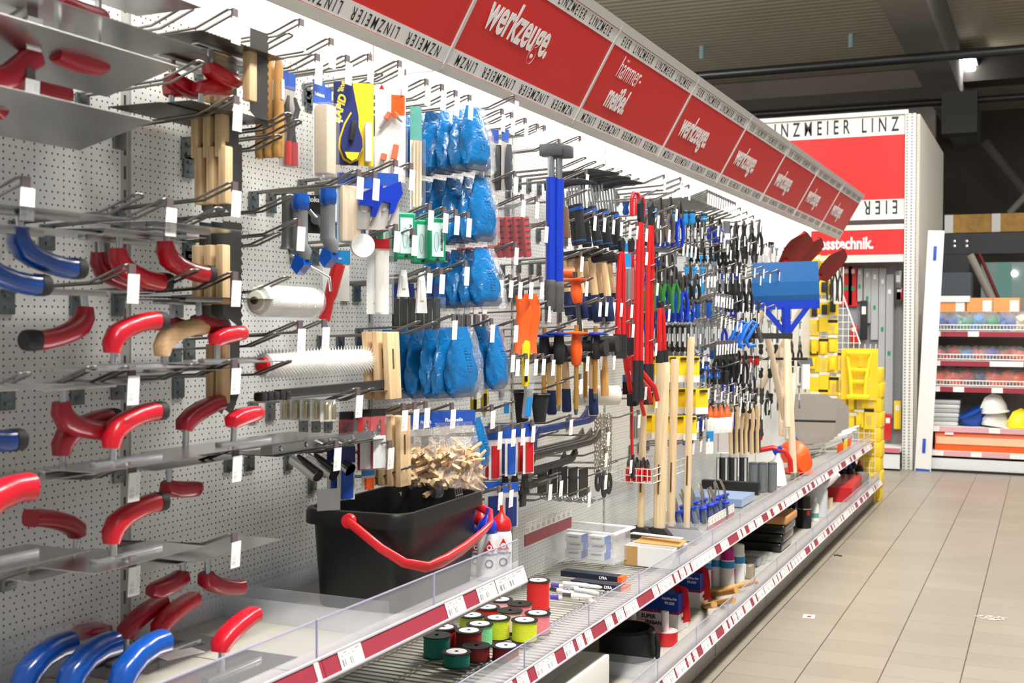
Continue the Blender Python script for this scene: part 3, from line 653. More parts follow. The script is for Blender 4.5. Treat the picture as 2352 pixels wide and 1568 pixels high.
stack(scraper, (0, .125), 512, 790, .20, .026, 2, 'steel scraper with wooden grip bar, lowest group', 'scraper', 'wooden grip scrapers')
def stick(h):
    b = MB().tube([(0, 0, 0), (0, 0, -.02), (0, 0, -h * .5), (0, 0, -h + .01), (0, 0, -h)], .0115, 12, (0, 1, 0), scale=[.7, .9, 1, 1.15, 1.0]); r = empty('turned_stick'); b.build('turned_shaft', oak, r)
    MB().box((.0118, 0, -h * .3), (.0006, .01, .045)).build('paper_sticker', paper, r); return r
stack(stick, (.215,), 640, 140, .20, .024, 3, 'turned honey coloured wooden handle hanging beside the scrapers', 'handle', 'turned wooden handles')
# ================================================================ packs, bags and boards of the second and third bay
def hgt(px, y0, y1, X): return abs(at(px, y0, X=X).z - at(px, y1, X=X).z)
def hang(fn, args, px, y0, y1, X, label, cat, group=None, n=1, dx=.03, dy=0., dz=0., rz=0, ry=0, rx=0, step=.01):
    """hang n of a kind on one hook; the front one reaches from row y0 to row y1 of the photograph"""
    P = at(px, y0, X=X); h = max(.02, round(hgt(px, y0, y1, X) / step) * step); h = round(h, 3)
    for i in range(n): spawn(fn, (h,) + tuple(args), (X - i * dx, P.y + dy * i, P.z + dz * i), label, cat, group, rz, rx, ry)
COLS = {'blue': blue_card, 'navy': mat('navy_card', '#1b2a6b', .5), 'white': paper, 'grey': grey_card, 'yellow': yellow_c, 'black': mat('black_card', '#1c1b1b', .45), 'teal': mat('teal_card', '#5fa59a', .5),
        'orange': orange, 'red': red_b, 'lightblue': mat('light_blue_card', '#a9c6e0', .5), 'sky': mat('sky_blue_card', '#1f86c8', .45), 'beige': mat('felt_beige', '#d9cbb2', .9, bump=.4, scale=300),
        'foam': mat('white_felt', '#e6e1d6', .95, bump=.4, scale=300), 'steel': steel, 'dark': dark_steel, 'rubber': rubber, 'green': green, 'wood': pale_wood, 'purple': mat('violet_plastic', '#5a3fa8', .4), 'brass': mat('brass', '#c9b983', .25, 1)}
def pack(h, w, hdr, hf, body, kind='flat', cc='black', words='', d=.018):
    """hanging card: header, printed body, what is fixed on it, and a clear cover"""
    r = empty('hanging_pack'); z = -h
    MB().box((0, 0, z / 2), (.0015, w, h)).build('card', COLS[body], r)
    if hf: 
        hd = MB().box((.0012, 0, -h * hf / 2), (.002, w * 1.02, h * hf)).build('header', COLS[hdr], r)
        if words: text(words, h * hf * .22, wht_ink, hd, frame(V((.0026, 0, -h * hf * .6)), (0, 1, 0), (0, 0, 1)), bold=.0003, xs=.8, depth=.0001)
    zb = -h * hf; hb = h * (1 - hf); m_ = COLS[cc]
    if kind == 'block': MB().rbox((d / 2 + .002, 0, zb - hb / 2), (d, w * .86, hb * .94), .004).build('block', m_, r)
    elif kind == 'cutter':
        MB().sweep([(.012, .004, zb - .01), (.012, .002, zb - hb * .3), (.012, 0, zb - hb * .75), (.012, .006, zb - hb * .98)], rsec(.009, .011), (1, 0, 0), scale=[.7, 1, 1.05, .8]).build('knife', m_, r)
        MB().box((.022, .0, zb - hb * .45), (.004, .006, .012)).build('slider', steel, r)
    elif kind == 'rod': MB().cyl((.012, 0, zb - .005), (.012, 0, zb - hb * .97), min(.011, w * .36), n=12).build('rod', m_, r)
    elif kind == 'rods':
        for i in range(3): MB().cyl((.008, (i - 1) * w * .28, zb - .004), (.008, (i - 1) * w * .28, zb - hb * .97), w * .12, n=8).build('rod', m_, r)
    elif kind == 'drill':
        b = MB()
        b.tube([(.008 + .0035 * math.cos(i * .9), .0035 * math.sin(i * .9), zb - .01 - hb * .9 * i / 40) for i in range(41)], .0032, 6); b.build('drill_bit', m_, r)
    elif kind == 'strip': MB().box((.006, 0, zb - hb * .55), (.008, w * .6, hb * .8)).build('strip', m_, r)
    elif kind == 'jaw':
        for s in (-1, 1): MB().sweep([(.012, .012 * s, zb - .02), (.014, .022 * s, zb - .045), (.012, .012 * s, zb - .075), (.012, 0, zb - .095), (.012, .012 * s, zb - .13), (.012, .013 * s, zb - hb * .97)], rsec(.006, .006), (1, 0, 0), scale=[.5, 1, 1.1, 1.3, .9, .8]).build('pincer_arm', m_, r)
        for s in (-1, 1): MB().cyl((.012, .012 * s, zb - .125), (.012, .013 * s, zb - hb * .98), .008, n=10).build('sleeve', red_b, r)
    if kind in ('block', 'cutter', 'rod', 'rods', 'drill', 'jaw') and d: MB().rbox((d / 2 + .004, 0, zb - hb / 2), (d + .012, w * .98, hb), .005).build('clear_cover', clear_pl, r)
    return r

hang(pack, (.06, 'blue', .17, 'grey', 'jaw', 'black'), 660, 166, 385, .16, 'pincers with red sleeves on a blue topped grey card', 'pliers')
hang(pack, (.046, 'blue', .24, 'white', 'block', 'beige', 'Reibebrett', .034), 732, 186, 402, .24, 'felt block in clear pack under a blue header', 'felt block', 'felt blocks', n=1)
hang(pack, (.046, 'blue', .2, 'white', 'block', 'foam', '', .03), 748, 200, 415, .15, 'white felt block in clear pack hanging behind the beige one', 'felt block', 'felt blocks')

# chalk line pack, blue and yellow
def chalk_line(h):
    r = empty('chalk_line_pack'); w = .098; z = lambda q: -h * q
    MB().box((0, 0, z(.5)), (.003, w, h)).build('card', COLS['yellow'], r)
    bl = MB().prism([(-.049, 0), (-.004, 0), (.012, z(.4)), (.012, z(1)), (-.049, z(1))], .002, 'YZ', .0018).build('blue_print', COLS['navy'], r)
    text('RAPID', .026, mat('yellow_ink', '#f4df4c', .5), bl, frame(V((.0042, -.034, z(.33))), (0, .25, .97), (0, -.97, .25)), bold=.0012, xs=.95, shear=.2)
    text("'line", .018, mat('yellow_ink', '#f4df4c', .5), bl, frame(V((.0042, -.029, z(.06))), (0, .25, .97), (0, -.97, .25)), bold=.0005)
    text('30m', .011, wht_ink, bl, frame(V((.0042, -.036, z(.47))), (0, 1, 0), (0, 0, 1)), bold=.0004)
    o = [(0, z(.36)), (.016, z(.5)), (.028, z(.68)), (.03, z(.8)), (.018, z(.94)), (0, z(.985)), (-.018, z(.94)), (-.03, z(.8)), (-.028, z(.68)), (-.016, z(.5))]
    c0 = -.008
    MB().prism([(a + c0, b) for a, b in o], .006, 'YZ', .0035).build('drop_outline', COLS['yellow'], r)
    reel = MB().prism([(a * .86 + c0, (b - z(.7)) * .9 + z(.7)) for a, b in o], .022, 'YZ', .006).build('chalk_reel', COLS['navy'], r)
    MB().prism([(-.018 + c0, z(.86)), (.018 + c0, z(.86)), (.012 + c0, z(.93)), (0 + c0, z(.965)), (-.012 + c0, z(.93))], .002, 'YZ', .0285).build('badge', COLS['yellow'], reel)
    MB().rbox((.034, c0, z(.61)), (.012, .012, h * .24), .003, rot=(R(-9), 0, 0)).build('crank', rubber, reel)
    MB().rbox((.012, .034, z(.72)), (.016, .018, h * .48), .005).build('chalk_tube', paper, r)
    return r
hang(chalk_line, (), 812, 190, 378, .24, 'blue and yellow chalk line pack lettered RAPID', 'chalk line', rz=-48)
def reel_back(h):
    return MB().lathe([(0, -.012), (.03, -.012), (h * .5, -.006), (h * .5, .006), (.03, .012), (0, .012)], 24, axis='X').build('orange_reel', orange)
hang(reel_back, (), 785, 335, 425, .16, 'orange disc shaped reel half hidden behind the chalk line pack', 'reel', rz=-20)
def nozzle_pack(h):
    r = empty('nozzle_pack'); w = .082; MB().box((0, 0, -h / 2), (.0015, w, h)).build('card', COLS['white'], r)
    MB().box((.0014, .02, -h * .2), (.002, .036, h * .2)).build('orange_print', orange, r)
    tr = MB().prism([(-.03, -.012), (-.018, -.012), (-.024, -.001)], .001, 'YZ', .0012).build('red_triangle', red_b, r)
    for (y0, z0, y1, z1, q) in ((-.005, .3, -.032, .46, 1), (.004, .3, .028, .38, 1), (.012, .62, -.004, .99, 1), (-.02, .72, -.03, .88, 0)):
        t = MB().tube([(.012, y0, -h * z0), (.012, y1, -h * z1)], .0055, 8, scale=[1, .6]).build('nozzle', mat('grey_nozzle', '#8a8a8a', .4), r)
        MB().cyl((.012, y0, -h * z0), (.012, y0 * .6 + y1 * .4, -h * (z0 * .6 + z1 * .4)), .008, n=10).build('orange_tip', orange, t)
    MB().rbox((.012, 0, -h * .66), (.026, w, h * .68), .006).build('clear_cover', clear_pl, r); return r
hang(nozzle_pack, (), 897, 195, 418, .23, 'tall clear nozzle pack with orange tips', 'nozzle set', rz=-42)
hang(pack, (.035, 'teal', .32, 'white', 'rods', 'wood', ''), 955, 245, 480, .2, 'teal topped pack of pale wooden sticks', 'stick pack', rz=-30)

# blue sand bags
def bag_mat():
    m_ = bpy.data.materials.new('blue_bag_plastic'); m_.use_nodes = True; nt = m_.node_tree; b = nt.nodes['Principled BSDF']; L = nt.links.new
    tc = N(nt, 'ShaderNodeTexCoord'); no = N(nt, 'ShaderNodeTexNoise'); no.inputs['Scale'].default_value = 38; no.inputs['Detail'].default_value = 3; no.inputs['Distortion'].default_value = 1.2; L(tc.outputs['Object'], no.inputs[0])
    sx = N(nt, 'ShaderNodeSeparateXYZ'); L(tc.outputs['Object'], sx.inputs[0])
    wn = N(nt, 'ShaderNodeTexWhiteNoise', noise_dimensions='2D'); cb = N(nt, 'ShaderNodeCombineXYZ')
    L(maths(nt, 'FLOOR', maths(nt, 'MULTIPLY', sx.outputs[1], 420.)), cb.inputs[0]); L(maths(nt, 'FLOOR', maths(nt, 'MULTIPLY', sx.outputs[2], 240.)), cb.inputs[1]); L(cb.outputs[0], wn.inputs[0])
    ln = maths(nt, 'GREATER_THAN', maths(nt, 'FRACT', maths(nt, 'MULTIPLY', sx.outputs[2], 120.)), .5)
    reg = maths(nt, 'MULTIPLY', maths(nt, 'LESS_THAN', maths(nt, 'ABSOLUTE', sx.outputs[1]), .014), maths(nt, 'LESS_THAN', maths(nt, 'ABSOLUTE', maths(nt, 'ADD', sx.outputs[2], .095)), .035))
    k = maths(nt, 'MULTIPLY', maths(nt, 'MULTIPLY', ln, reg), maths(nt, 'GREATER_THAN', wn.outputs[0], .4))
    mx = N(nt, 'ShaderNodeMix', data_type='RGBA'); L(maths(nt, 'MULTIPLY', k, .75), mx.inputs[0]); mx.inputs[6].default_value = rgb('#0b69a8'); mx.inputs[7].default_value = rgb('#0a2a4c'); L(mx.outputs[2], b.inputs['Base Color'])
    bu = N(nt, 'ShaderNodeBump'); bu.inputs['Strength'].default_value = .55; bu.inputs['Distance'].default_value = .006; L(no.outputs[0], bu.inputs['Height']); L(bu.outputs[0], b.inputs['Normal'])
    b.inputs['Roughness'].default_value = .25; b.inputs['Coat Weight'].default_value = .4; return m_
bag_m = bag_mat()
def sand_bag(h, w, t, seed):
    g = random.Random(seed); r = empty('sand_bag'); f1, f2 = g.uniform(0, 6), g.uniform(0, 6)
    def mk(sw, st, hh, off):
        def fn(u, v):
            a = 2 * math.pi * u; W = w * sw * (.5 + .5 * min(1, v / .5) ** .8) * (1 if v < .9 else math.cos((v - .9) / .1 * .75))
            T = t * st * (.06 + .94 * min(1, max(0, v - .04) / .55) ** .9) * (1 if v < .85 else math.cos((v - .85) / .15 * 1.3))
            k = 1 + .09 * math.sin(3 * a + f1 + 5 * v) + .07 * math.sin(5 * a + 9 * v + f2) + .05 * math.sin(7 * a - 14 * v)
            return (T * k * math.cos(a), W * k * math.sin(a) + off + .006 * math.sin(4 * v + f1), -v * hh)
        return fn
    b = MB().grid(mk(.5, .5, h, 0), 22, 14, wrap=True); b.build('filled_bag', bag_m, r)
    MB().grid(mk(.56, .42, h * 1.05, w * .16), 18, 10, wrap=True).build('clear_film', film, r)
    return r
def bags(px, y0, y1, X, n, dx, label, w=.125, t=.055, sd=0):
    P = at(px, y0, X=X); h = round(hgt(px, y0, y1, X), 2)
    for i in range(n): spawn(sand_bag, (h, w, t, i % 3), (X - i * dx, P.y + rnd.uniform(-.004, .004), P.z - .002 * i), label, 'bag', 'blue chalk bags', rnd.uniform(-14, 4), 0, rnd.uniform(-5, 1))
bags(1090, 246, 388, .27, 6, .043, 'blue plastic bag hanging in the top row')
bags(1108, 404, 556, .27, 5, .045, 'blue plastic bag hanging in the second row')
bags(1112, 570, 703, .27, 5, .043, 'blue plastic bag hanging in the third row')
bags(1062, 750, 912, .27, 6, .047, 'blue plastic bag hanging in the lowest row', w=.14)
bags(1138, 748, 890, .27, 2, .05, 'blue plastic bag hanging right of the lowest row')
bags(1100, 958, 1075, .27, 1, .05, 'blue plastic bag hanging by the wedge bags', w=.07)

# knife packs, red blisters
hang(pack, (.05, 'blue', .2, 'grey', 'cutter', 'black'), 1160, 296, 440, .25, 'black cutter knife on a blue topped grey card', 'knife', 'cutter knife packs', n=2, dx=.035)
hang(pack, (.05, 'red', .1, 'white', 'rods', 'dark'), 1118, 315, 450, .16, 'dark knife pack just behind the black cutters', 'knife', n=2, dx=.03)
def bit_blister(h):
    r = empty('red_bit_blister'); MB().rbox((0, 0, -h * .62), (.018, .026, h * .72), .006).build('red_tray', mat('red_tray', '#b3232f', .4, var=.2, scale=160), r)
    for i in range(6): MB().box((.01, 0, -h * (.32 + i * .105)), (.003, .016, .004)).build('bit', rubber, r)
    MB().rbox((.002, 0, -h * .5), (.026, .034, h), .006).build('clear_cover', clear_pl, r); return r
hang(bit_blister, (), 1202, 462, 594, .27, 'clear blister with a red ribbed tray, front row', 'bit set', 'red bit blisters', n=5, dx=.03, rz=-25, rx=6)
hang(bit_blister, (), 1120, 545, 625, .22, 'clear blister with a red tray hanging behind blue bags', 'bit set', 'red bit blisters', n=4, dx=.03, rz=-25)

# rows of small packs under the third bay header rows
def spreader(h, c='white'):
    r = empty('joint_spreader'); b = MB().prism([(-.008, 0), (.008, 0), (.017, -h), (-.017, -h)], .008, 'YZ', -.004); b.build('blade', COLS[c], r)
    MB().rbox((.005, 0, -h * .45), (.004, .012, h * .5), .002).build('rib', COLS[c], r); return r
for (px, y0, y1) in ((870, 650, 695), (926, 620, 685), (968, 625, 722)): hang(spreader, (), px, y0, y1, .24, 'white rubber joint spreader hanging under the green cases', 'spreader', 'white joint spreaders', rz=-30)
hang(pack, (.028, 'navy', .3, 'black', 'rods', 'rubber'), 1000, 650, 755, .22, 'narrow black pencil pack with navy header', 'pencil pack', 'black pencil packs', n=6, dx=.026)
hang(pack, (.03, 'white', .3, 'steel', 'rods', 'steel'), 1112, 705, 760, .2, 'silvery blade pack hanging behind the blue bags', 'blade pack', 'silver blade packs', n=4, dx=.03)

# green joint sharpener cases
def green_case(h):
    r = empty('green_case'); MB().rbox((0, 0, -h / 2), (.03, .052, h), .008, 3).build('case', green, r)
    o = MB().box((.016, 0, -h * .5), (.0016, .034, h * .76)).build('label', mat('pale_teal_label', '#cfe6e4', .5), r)
    text('FUGENMEISTER', .0085, ink, o, frame(V((.0172, .011, -h * .5)), (0, 0, -1), (0, 1, 0)), bold=.0002, shear=.2)
    b = MB(); b.tube([(.0172, -.004 + .006 * math.cos(t), -h * .55 + .026 * math.sin(t)) for t in [i * 2 * math.pi / 20 for i in range(20)]], .0006, 4, (1, 0, 0), closed=True); b.build('ring_print', COLS['teal'], o)
    MB().lathe([(.0045, 0), (.0045, .002)], 10, (.0155, 0, -h * .94), 'X').build('hanging_hole', rubber, r); return r
hang(green_case, (), 928, 488, 592, .27, 'green case with pale label', 'case', 'green joint cases', n=2, dx=.05, rz=-38, dz=-.006)
hang(green_case, (), 1000, 500, 605, .27, 'green case with red band and pale label', 'case', 'green joint cases', n=2, dx=.045, rz=-38, dz=-.004)

# gripped rollers, cards
def roller_frame(h):
    r = empty('roller_frame'); MB().sweep([(0, 0, 0), (0, 0, -.02), (0, 0, -.06), (0, 0, -.115), (.0, 0, -.125)], rsec(.015, .013), (1, 0, 0), scale=[1.05, 1, 1, 1.05, 1.35]).build('grip', mat('dark_grey_grip', '#4c4b4a', .45), r)
    MB().tube([(0, 0, -.12), (.004, 0, -h * .62), (.045, .02, -h * .74), (.085, .04, -h * .86), (.088, .042, -h)], .0035, 8).build('wire_frame', steel, r); return r
hang(roller_frame, (), 662, 446, 672, .20, 'dark grey grip of a paint roller frame with bent wire', 'roller frame')
def grip_knife(h):
    r = empty('grip_float'); q = h
    MB().sweep([(.0, 0, -.02), (0, 0, -q * .3), (0, 0, -q * .62), (.012, 0, -q * .72), (.01, 0, -q * .8)], rsec(.013, .017), (1, 0, 0), scale=[1, 1, 1.05, 1, .8]).build('grip', mat('mid_grey_grip', '#6a6c6e', .45), r)
    MB().lathe([(.007, 0), (.019, .002), (.021, -.012), (.02, -.03), (.015, -.036)], 16, (0, 0, -.0)).build('hanging_ring', blue, r)
    MB().prism([(-.004, -q * .74), (.018, -q * .8), (.02, -q * .88), (.0, -q), (-.016, -q * .9)], .03, 'XZ', -.015).build('lower_cap', blue, r); return r
hang(grip_knife, (), 690, 448, 628, .24, 'grey gripped float with blue ends, left of the black card', 'float', 'blue ended floats')
hang(grip_knife, (), 753, 436, 612, .26, 'grey gripped float with blue ends, in front of the black card', 'float', 'blue ended floats')
def jokos(h):
    r = empty('dark_tool_card'); c = MB().box((0, 0, -h / 2), (.002, .066, h)).build('card', COLS['black'], r)
    text('Jokos', .017, wht_ink, c, frame(V((.0016, .004, -h * .12)), (0, 1, 0), (0, 0, 1)), bold=.0005)
    MB().tube([(.01, -.016, -h * .42), (.012, -.006, -h * .55), (.014, 0, -h * .62)], .006, 8).build('steel_spout', steel, r)
    MB().lathe([(.004, 0), (.013, 0), (.013, .007), (.004, .007)], 18, (.008, .0, -h * .64), 'X').build('steel_ring', steel, r)
    MB().tube([(.01, .006, -h * .7), (.014, .014, -h * .9), (.012, .018, -h)], .004, 8).build('steel_pin', steel, r); return r
hang(jokos, (), 722, 448, 538, .2, 'black card lettered Jokos with steel tool', 'tool card', rz=-40)
hang(pack, (.06, 'blue', .16, 'lightblue', 'block', 'wood', ''), 800, 398, 556, .22, 'blue and pale card holding a bundle of string', 'string pack', rz=-30)
hang(pack, (.045, 'navy', .12, 'navy', 'flat'), 820, 405, 560, .15, 'navy blue card hanging behind the string pack', 'card', rz=-30)
def vice_card(h):
    r = empty('blue_plane_card'); MB().box((0, 0, -h * .62), (.012, .062, h * .76)).build('box', grey_card, r)
    b = MB().prism([(-.03, -.045), (.03, -.02), (.036, -.05), (.022, -.075), (.012, -.1), (.002, -.1), (.004, -.075), (-.03, -.07)], .012, 'YZ', .008); b.build('blue_tool', blue_b, r)
    MB().prism([(-.03, 0), (.03, 0), (.03, -.03), (-.03, -.03)], .004, 'YZ', 0).build('header', blue_card, r)
    MB().lathe([(0, 0), (.011, 0), (.011, .0006)], 16, (.0065, -.012, -h * .6), 'X').build('round_sticker', paper, r)
    MB().tube([(.014, .012, -h * .6), (.016, .0, -h * .85)], .003, 6).build('steel_rod', steel, r); return r
hang(vice_card, (), 846, 405, 528, .26, 'grey boxed tool with blue clip', 'boxed tool', 'grey boxed tools', rz=-40)
hang(vice_card, (), 888, 398, 524, .28, 'grey boxed tool with blue clip', 'boxed tool', 'grey boxed tools', rz=-40)
hang(pack, (.085, 'sky', .27, 'white', 'flat', 'white', 'Fliesenecken'), 772, 574, 692, .12, 'clear pack with sky blue header lettered Fliesenecken', 'tile spacer pack', rz=-20)
def spool_disc(h):
    r = empty('line_spool'); 
    for x in (-.008, .008): MB().lathe([(.006, x - .002), (h / 2, x - .002), (h / 2, x + .002), (.006, x + .002)], 24, axis='X').build('disc', paper, r)
    MB().lathe([(h * .4, -.006), (h * .4, .006)], 20, axis='X').build('red_thread', red_b, r); return r
P = at(832, 564, X=.25); spawn(spool_disc, (.058,), P, 'white disc spool with red thread hanging on a hook', 'spool', rz=-45)
hang(pack, (.06, 'red', .14, 'white', 'rod', 'foam', '', .03), 868, 548, 718, .24, 'white mini roller in a red edged pack', 'mini roller', rz=-38)
MB_red = MB
# big white rollers
fur = mat('white_fleece', '#ecebe6', .95, bump=.6, scale=500)
def big_roller(L_, rad, spiky):
    r = empty('paint_roller_sleeve'); 
    if spiky:
        b = MB().lathe([(.0, 0), (rad * .72, 0), (rad * .72, L_), (0, L_)], 24, axis='Y'); n1, n2 = int(L_ / .0065), 26
        core = b.build('sleeve', fur, r); b = MB()
        for i in range(n1):
            for j in range(n2):
                a = 2 * math.pi * (j + .5 * (i % 2)) / n2; y_ = (i + .5) * L_ / n1; c_, s_ = math.cos(a), math.sin(a); q = .0016
                r0, r1 = rad * .7, rad * 1.06
                b.add([(r0 * s_ + q * c_, y_, r0 * c_ - q * s_), (r0 * s_ - q * c_, y_, r0 * c_ + q * s_), (r0 * s_, y_ + q, r0 * c_), (r1 * s_, y_, r1 * c_)], [(0, 2, 3), (2, 1, 3), (1, 0, 3)])
        o = b.build('bristles', mat('white_spikes', '#efede8', .5), core); o['kind'] = 'stuff'
        MB().lathe([(0, -.012), (rad * .45, -.01), (rad * .5, 0), (rad * .3, .004)], 16, axis='Y').build('red_end_cap', red_b, r)
    else:
        MB().lathe([(.0, 0), (rad * .5, 0), (rad * .9, .006), (rad, .02), (rad, L_ - .02), (rad * .9, L_ - .004), (0, L_)], 28, axis='Y').build('sleeve', fur, r)
        MB().lathe([(0, -.008), (rad * .62, -.006), (rad * .66, .002)], 20, axis='Y').build('end_cap', mat('off_white_cap', '#e2dccb', .45), r)
        MB().lathe([(0, -.014), (.008, -.013), (.009, -.006)], 12, axis='Y').build('axle', dark_steel, r)
        MB().lathe([(rad * 1.03, .0), (rad * 1.06, .05), (rad * 1.05, L_ * .5), (rad * 1.06, L_ - .02), (rad * 1.02, L_)], 24, axis='Y').build('clear_wrap', film, r)
    return r
A = at(590, 690, X=.23); B = at(720, 702, X=.23); o = spawn(big_roller, (round(B.y - A.y, 3), .034, 0), A, 'white fleece paint roller sleeve in clear wrap', 'roller sleeve')
A = at(606, 838, X=.2); B = at(862, 832, X=.2); spawn(big_roller, (round((B - A).length * .97, 3), .036, 1), A, 'long white spiked roller with a red end cap', 'roller', rz=0)
def red_handle(h):
    r = empty('red_tube_handle'); MB().tube([(0, 0, 0), (0, 0, -h * .55), (0, 0, -h * .66), (0, 0, -h)], .0155, 14, (0, 1, 0), scale=[1.05, 1, .78, .95]).build('tube', red_b, r)
    MB().lathe([(.011, .001), (.0115, .0012)], 14).build('bore', rubber, r); return r
hang(red_handle, (), 778, 606, 735, .22, 'bright red tube handle leaning at the roller sleeve', 'handle', rx=0, ry=17)
def long_float(L_, hh, tip):
    r = empty('long_float'); MB().box((0, L_ / 2 + .06, 0), (.1, L_, .0015)).build('blade', steel, r)
    MB().prism([(-.0, .004), (L_ + .05, .004), (L_ + .07, hh + .004), (.05, hh), (.05, hh * .8), (.0, hh * .8)], .02, 'YZ', .02).build('back_bar', mat('matt_black_bar', '#242322', .5), r)
    b = MB()
    for i in range(5): b.rbox((.03, -.012 + i * .022, hh * .45), (.026, .02, hh * .9), .006)
    b.build('knobbed_grip', rubber, r); return r
A = at(580, 920, X=.22); B = at(868, 898, X=.22); spawn(long_float, (round(B.y - A.y - .02, 2), .022, 0), A, 'long black float bar with knobbed end below the spiked roller', 'float')
def riveted_bar(L_):
    r = empty('riveted_blade'); MB().box((0, L_ / 2, 0), (.03, L_, .02)).build('bar', steel, r); MB().box((-.03, L_ / 2, -.012), (.12, L_, .0015)).build('blade', dark_steel, r)
    for i in range(5):
        MB().lathe([(.006, 0), (.005, .003), (0, .004)], 10, (.0155, .03 + i * (L_ - .06) / 4, .002), 'X').build('rivet', chrome, r)
    return r
A = at(612, 1034, X=.26); B = at(862, 1000, X=.26); spawn(riveted_bar, (round(B.y - A.y, 2),), A, 'long riveted steel smoothing blade lying across hooks', 'blade')
def ampoule(h):
    r = empty('brass_nozzle_pack'); MB().box((-.004, 0, -h / 2), (.002, .04, h)).build('card', COLS['white'], r)
    for s in (-1, 1): MB().lathe([(.0, -h * .92), (.006, -h * .9), (.006, -h * .25), (.003, -h * .1), (0, -h * .08)], 10, (.006, s * .01, 0)).build('nozzle', COLS['brass'], r)
    MB().rbox((.006, 0, -h / 2), (.02, .042, h), .004).build('clear_cover', clear_pl, r); return r
hang(ampoule, (), 755, 918, 972, .26, 'clear pack with two brass nozzles', 'nozzle pack', 'brass nozzle packs', n=5, dx=.028, rz=-25)
def pipe_end(h):
    r = empty('chrome_socket'); b = MB().lathe([(.0135, 0), (.0165, 0), (.0165, h), (.0135, h)], 20, axis='X'); b.build('tube', chrome, r); MB().lathe([(0, h + .0006), (.0138, h + .0006)], 20, axis='X').build('bore', rubber, r); return r
for (px, py) in ((676, 1052), (714, 1048), (752, 1040)):
    P = at(px, py, X=.16); spawn(pipe_end, (.085,), P, 'chrome tube socket pointing out of the board', 'socket', 'chrome tube sockets', ry=26, rz=-10)
for px, y0, X in ((795, 945, .2), (838, 940, .24), (868, 938, .27)):
    hang(pack, (.04, 'black', .12, 'red', 'drill', 'dark', ''), px, y0, y0 + 136, X, 'tall drill bit pack with black top', 'drill bit', 'drill bit packs', rz=-30)
    hang(pack, (.034, 'white', 1., 'white', 'flat'), px + 3, y0 + 62, y0 + 134, X + .012, 'white printed insert on a tall drill bit pack', 'insert', 'drill bit inserts', rz=-30)
hang(pack, (.05, 'navy', .3, 'white', 'strip', 'blue'), 795, 1026, 1150, .22, 'navy topped chalk pack beside the bucket', 'pack', n=2, dx=.03, rz=-25)
hang(pack, (.04, 'sky', .3, 'white', 'strip', 'orange'), 845, 1078, 1125, .24, 'small sky blue pack just above the bucket rim', 'pack', rz=-20)
hang(pack, (.055, 'grey', .0, 'steel', 'flat'), 755, 1122, 1170, .27, 'grey steel plate hanging over the bucket corner', 'plate', rz=-40)
# wooden boards and wedge bags
def board(h, w):
    r = empty('wooden_board'); MB().rbox((0, 0, -h / 2), (.016, w, h), .002).build('board', beech, r)
    MB().box((.0085, -w * .1, -h * .4), (.0006, .008, .05)).build('burnt_stamp', mat('burnt_stamp', '#5a4630', .8), r); return r
hang(board, (.06,), 897, 762, 918, .26, 'pale wooden rubbing board hanging beside blue bags', 'board', 'wooden boards', n=3, dx=.03, ry=-3)
hang(board, (.055,), 925, 955, 1118, .27, 'pale wooden board hanging left of the wedge bags', 'board', 'wooden boards', n=4, dx=.026, ry=-1)
wedge_m = wood('wedge_wood', '#ecd3ac', '#c9a274', axis=2)
def wedge_bag(h, hdr):
    r = empty('wedge_bag'); g = random.Random(4); w = .15
    hd = MB().box((0, 0, -.02), (.004, w * .95, .042)).build('header', blue_card, r); text('Fixierkeile', .014, wht_ink, hd, frame(V((.0024, 0, -.024)), (0, 1, 0), (0, 0, 1)), bold=.0003, depth=.0001)
    MB().box((.0, 0, -.05), (.003, w * .9, .022)).build('header_strip', grey_card, hd)
    for i in range(95):
        v = g.random(); zz = -h * (.47 + .5 * v); sp = .35 + .65 * min(1, (v + .15) / .5); x_, y_ = g.uniform(-.026, .03) * sp, g.uniform(-.07, .075) * sp
        e = MX.Rotation(g.uniform(-1.1, 1.1), 4, 'X') @ MX.Rotation(g.uniform(-.5, .5), 4, 'Y') @ MX.Rotation(g.uniform(0, 3), 4, 'Z')
        b = MB(); b.M = MX.Translation((x_, y_, zz)) @ e; b.prism([(-.038, -.006), (.038, -.0015), (.038, .0015), (-.038, .006)], .011, 'XZ', -.005)
        b.M = MX.Identity(4); b.build('wooden_wedge', wedge_m, r)
    def fn(u, v):
        a = 2 * math.pi * u; W = w * .5 * (.95 + .2 * math.sin(v * 2.4)); T = .004 + .045 * min(1, max(0, v - .15) / .6)
        k = 1 if v < .9 else math.cos((v - .9) / .1 * 1.2)
        return (T * math.cos(a) * k, W * math.sin(a) * (1 if v < .93 else .85) + .01 * v, -.03 - v * (h - .0))
    MB().grid(fn, 22, 12, wrap=True).build('clear_film', film, r); return r
hang(wedge_bag, (1,), 1042, 944, 1128, .28, 'clear bag of wooden wedges under a blue header, the full front one', 'wedge bag', 'wedge bags', rz=-30)
hang(wedge_bag, (0,), 985, 950, 1125, .2, 'clear bag of wooden wedges behind the front wedge bag', 'wedge bag', 'wedge bags', rz=-30)
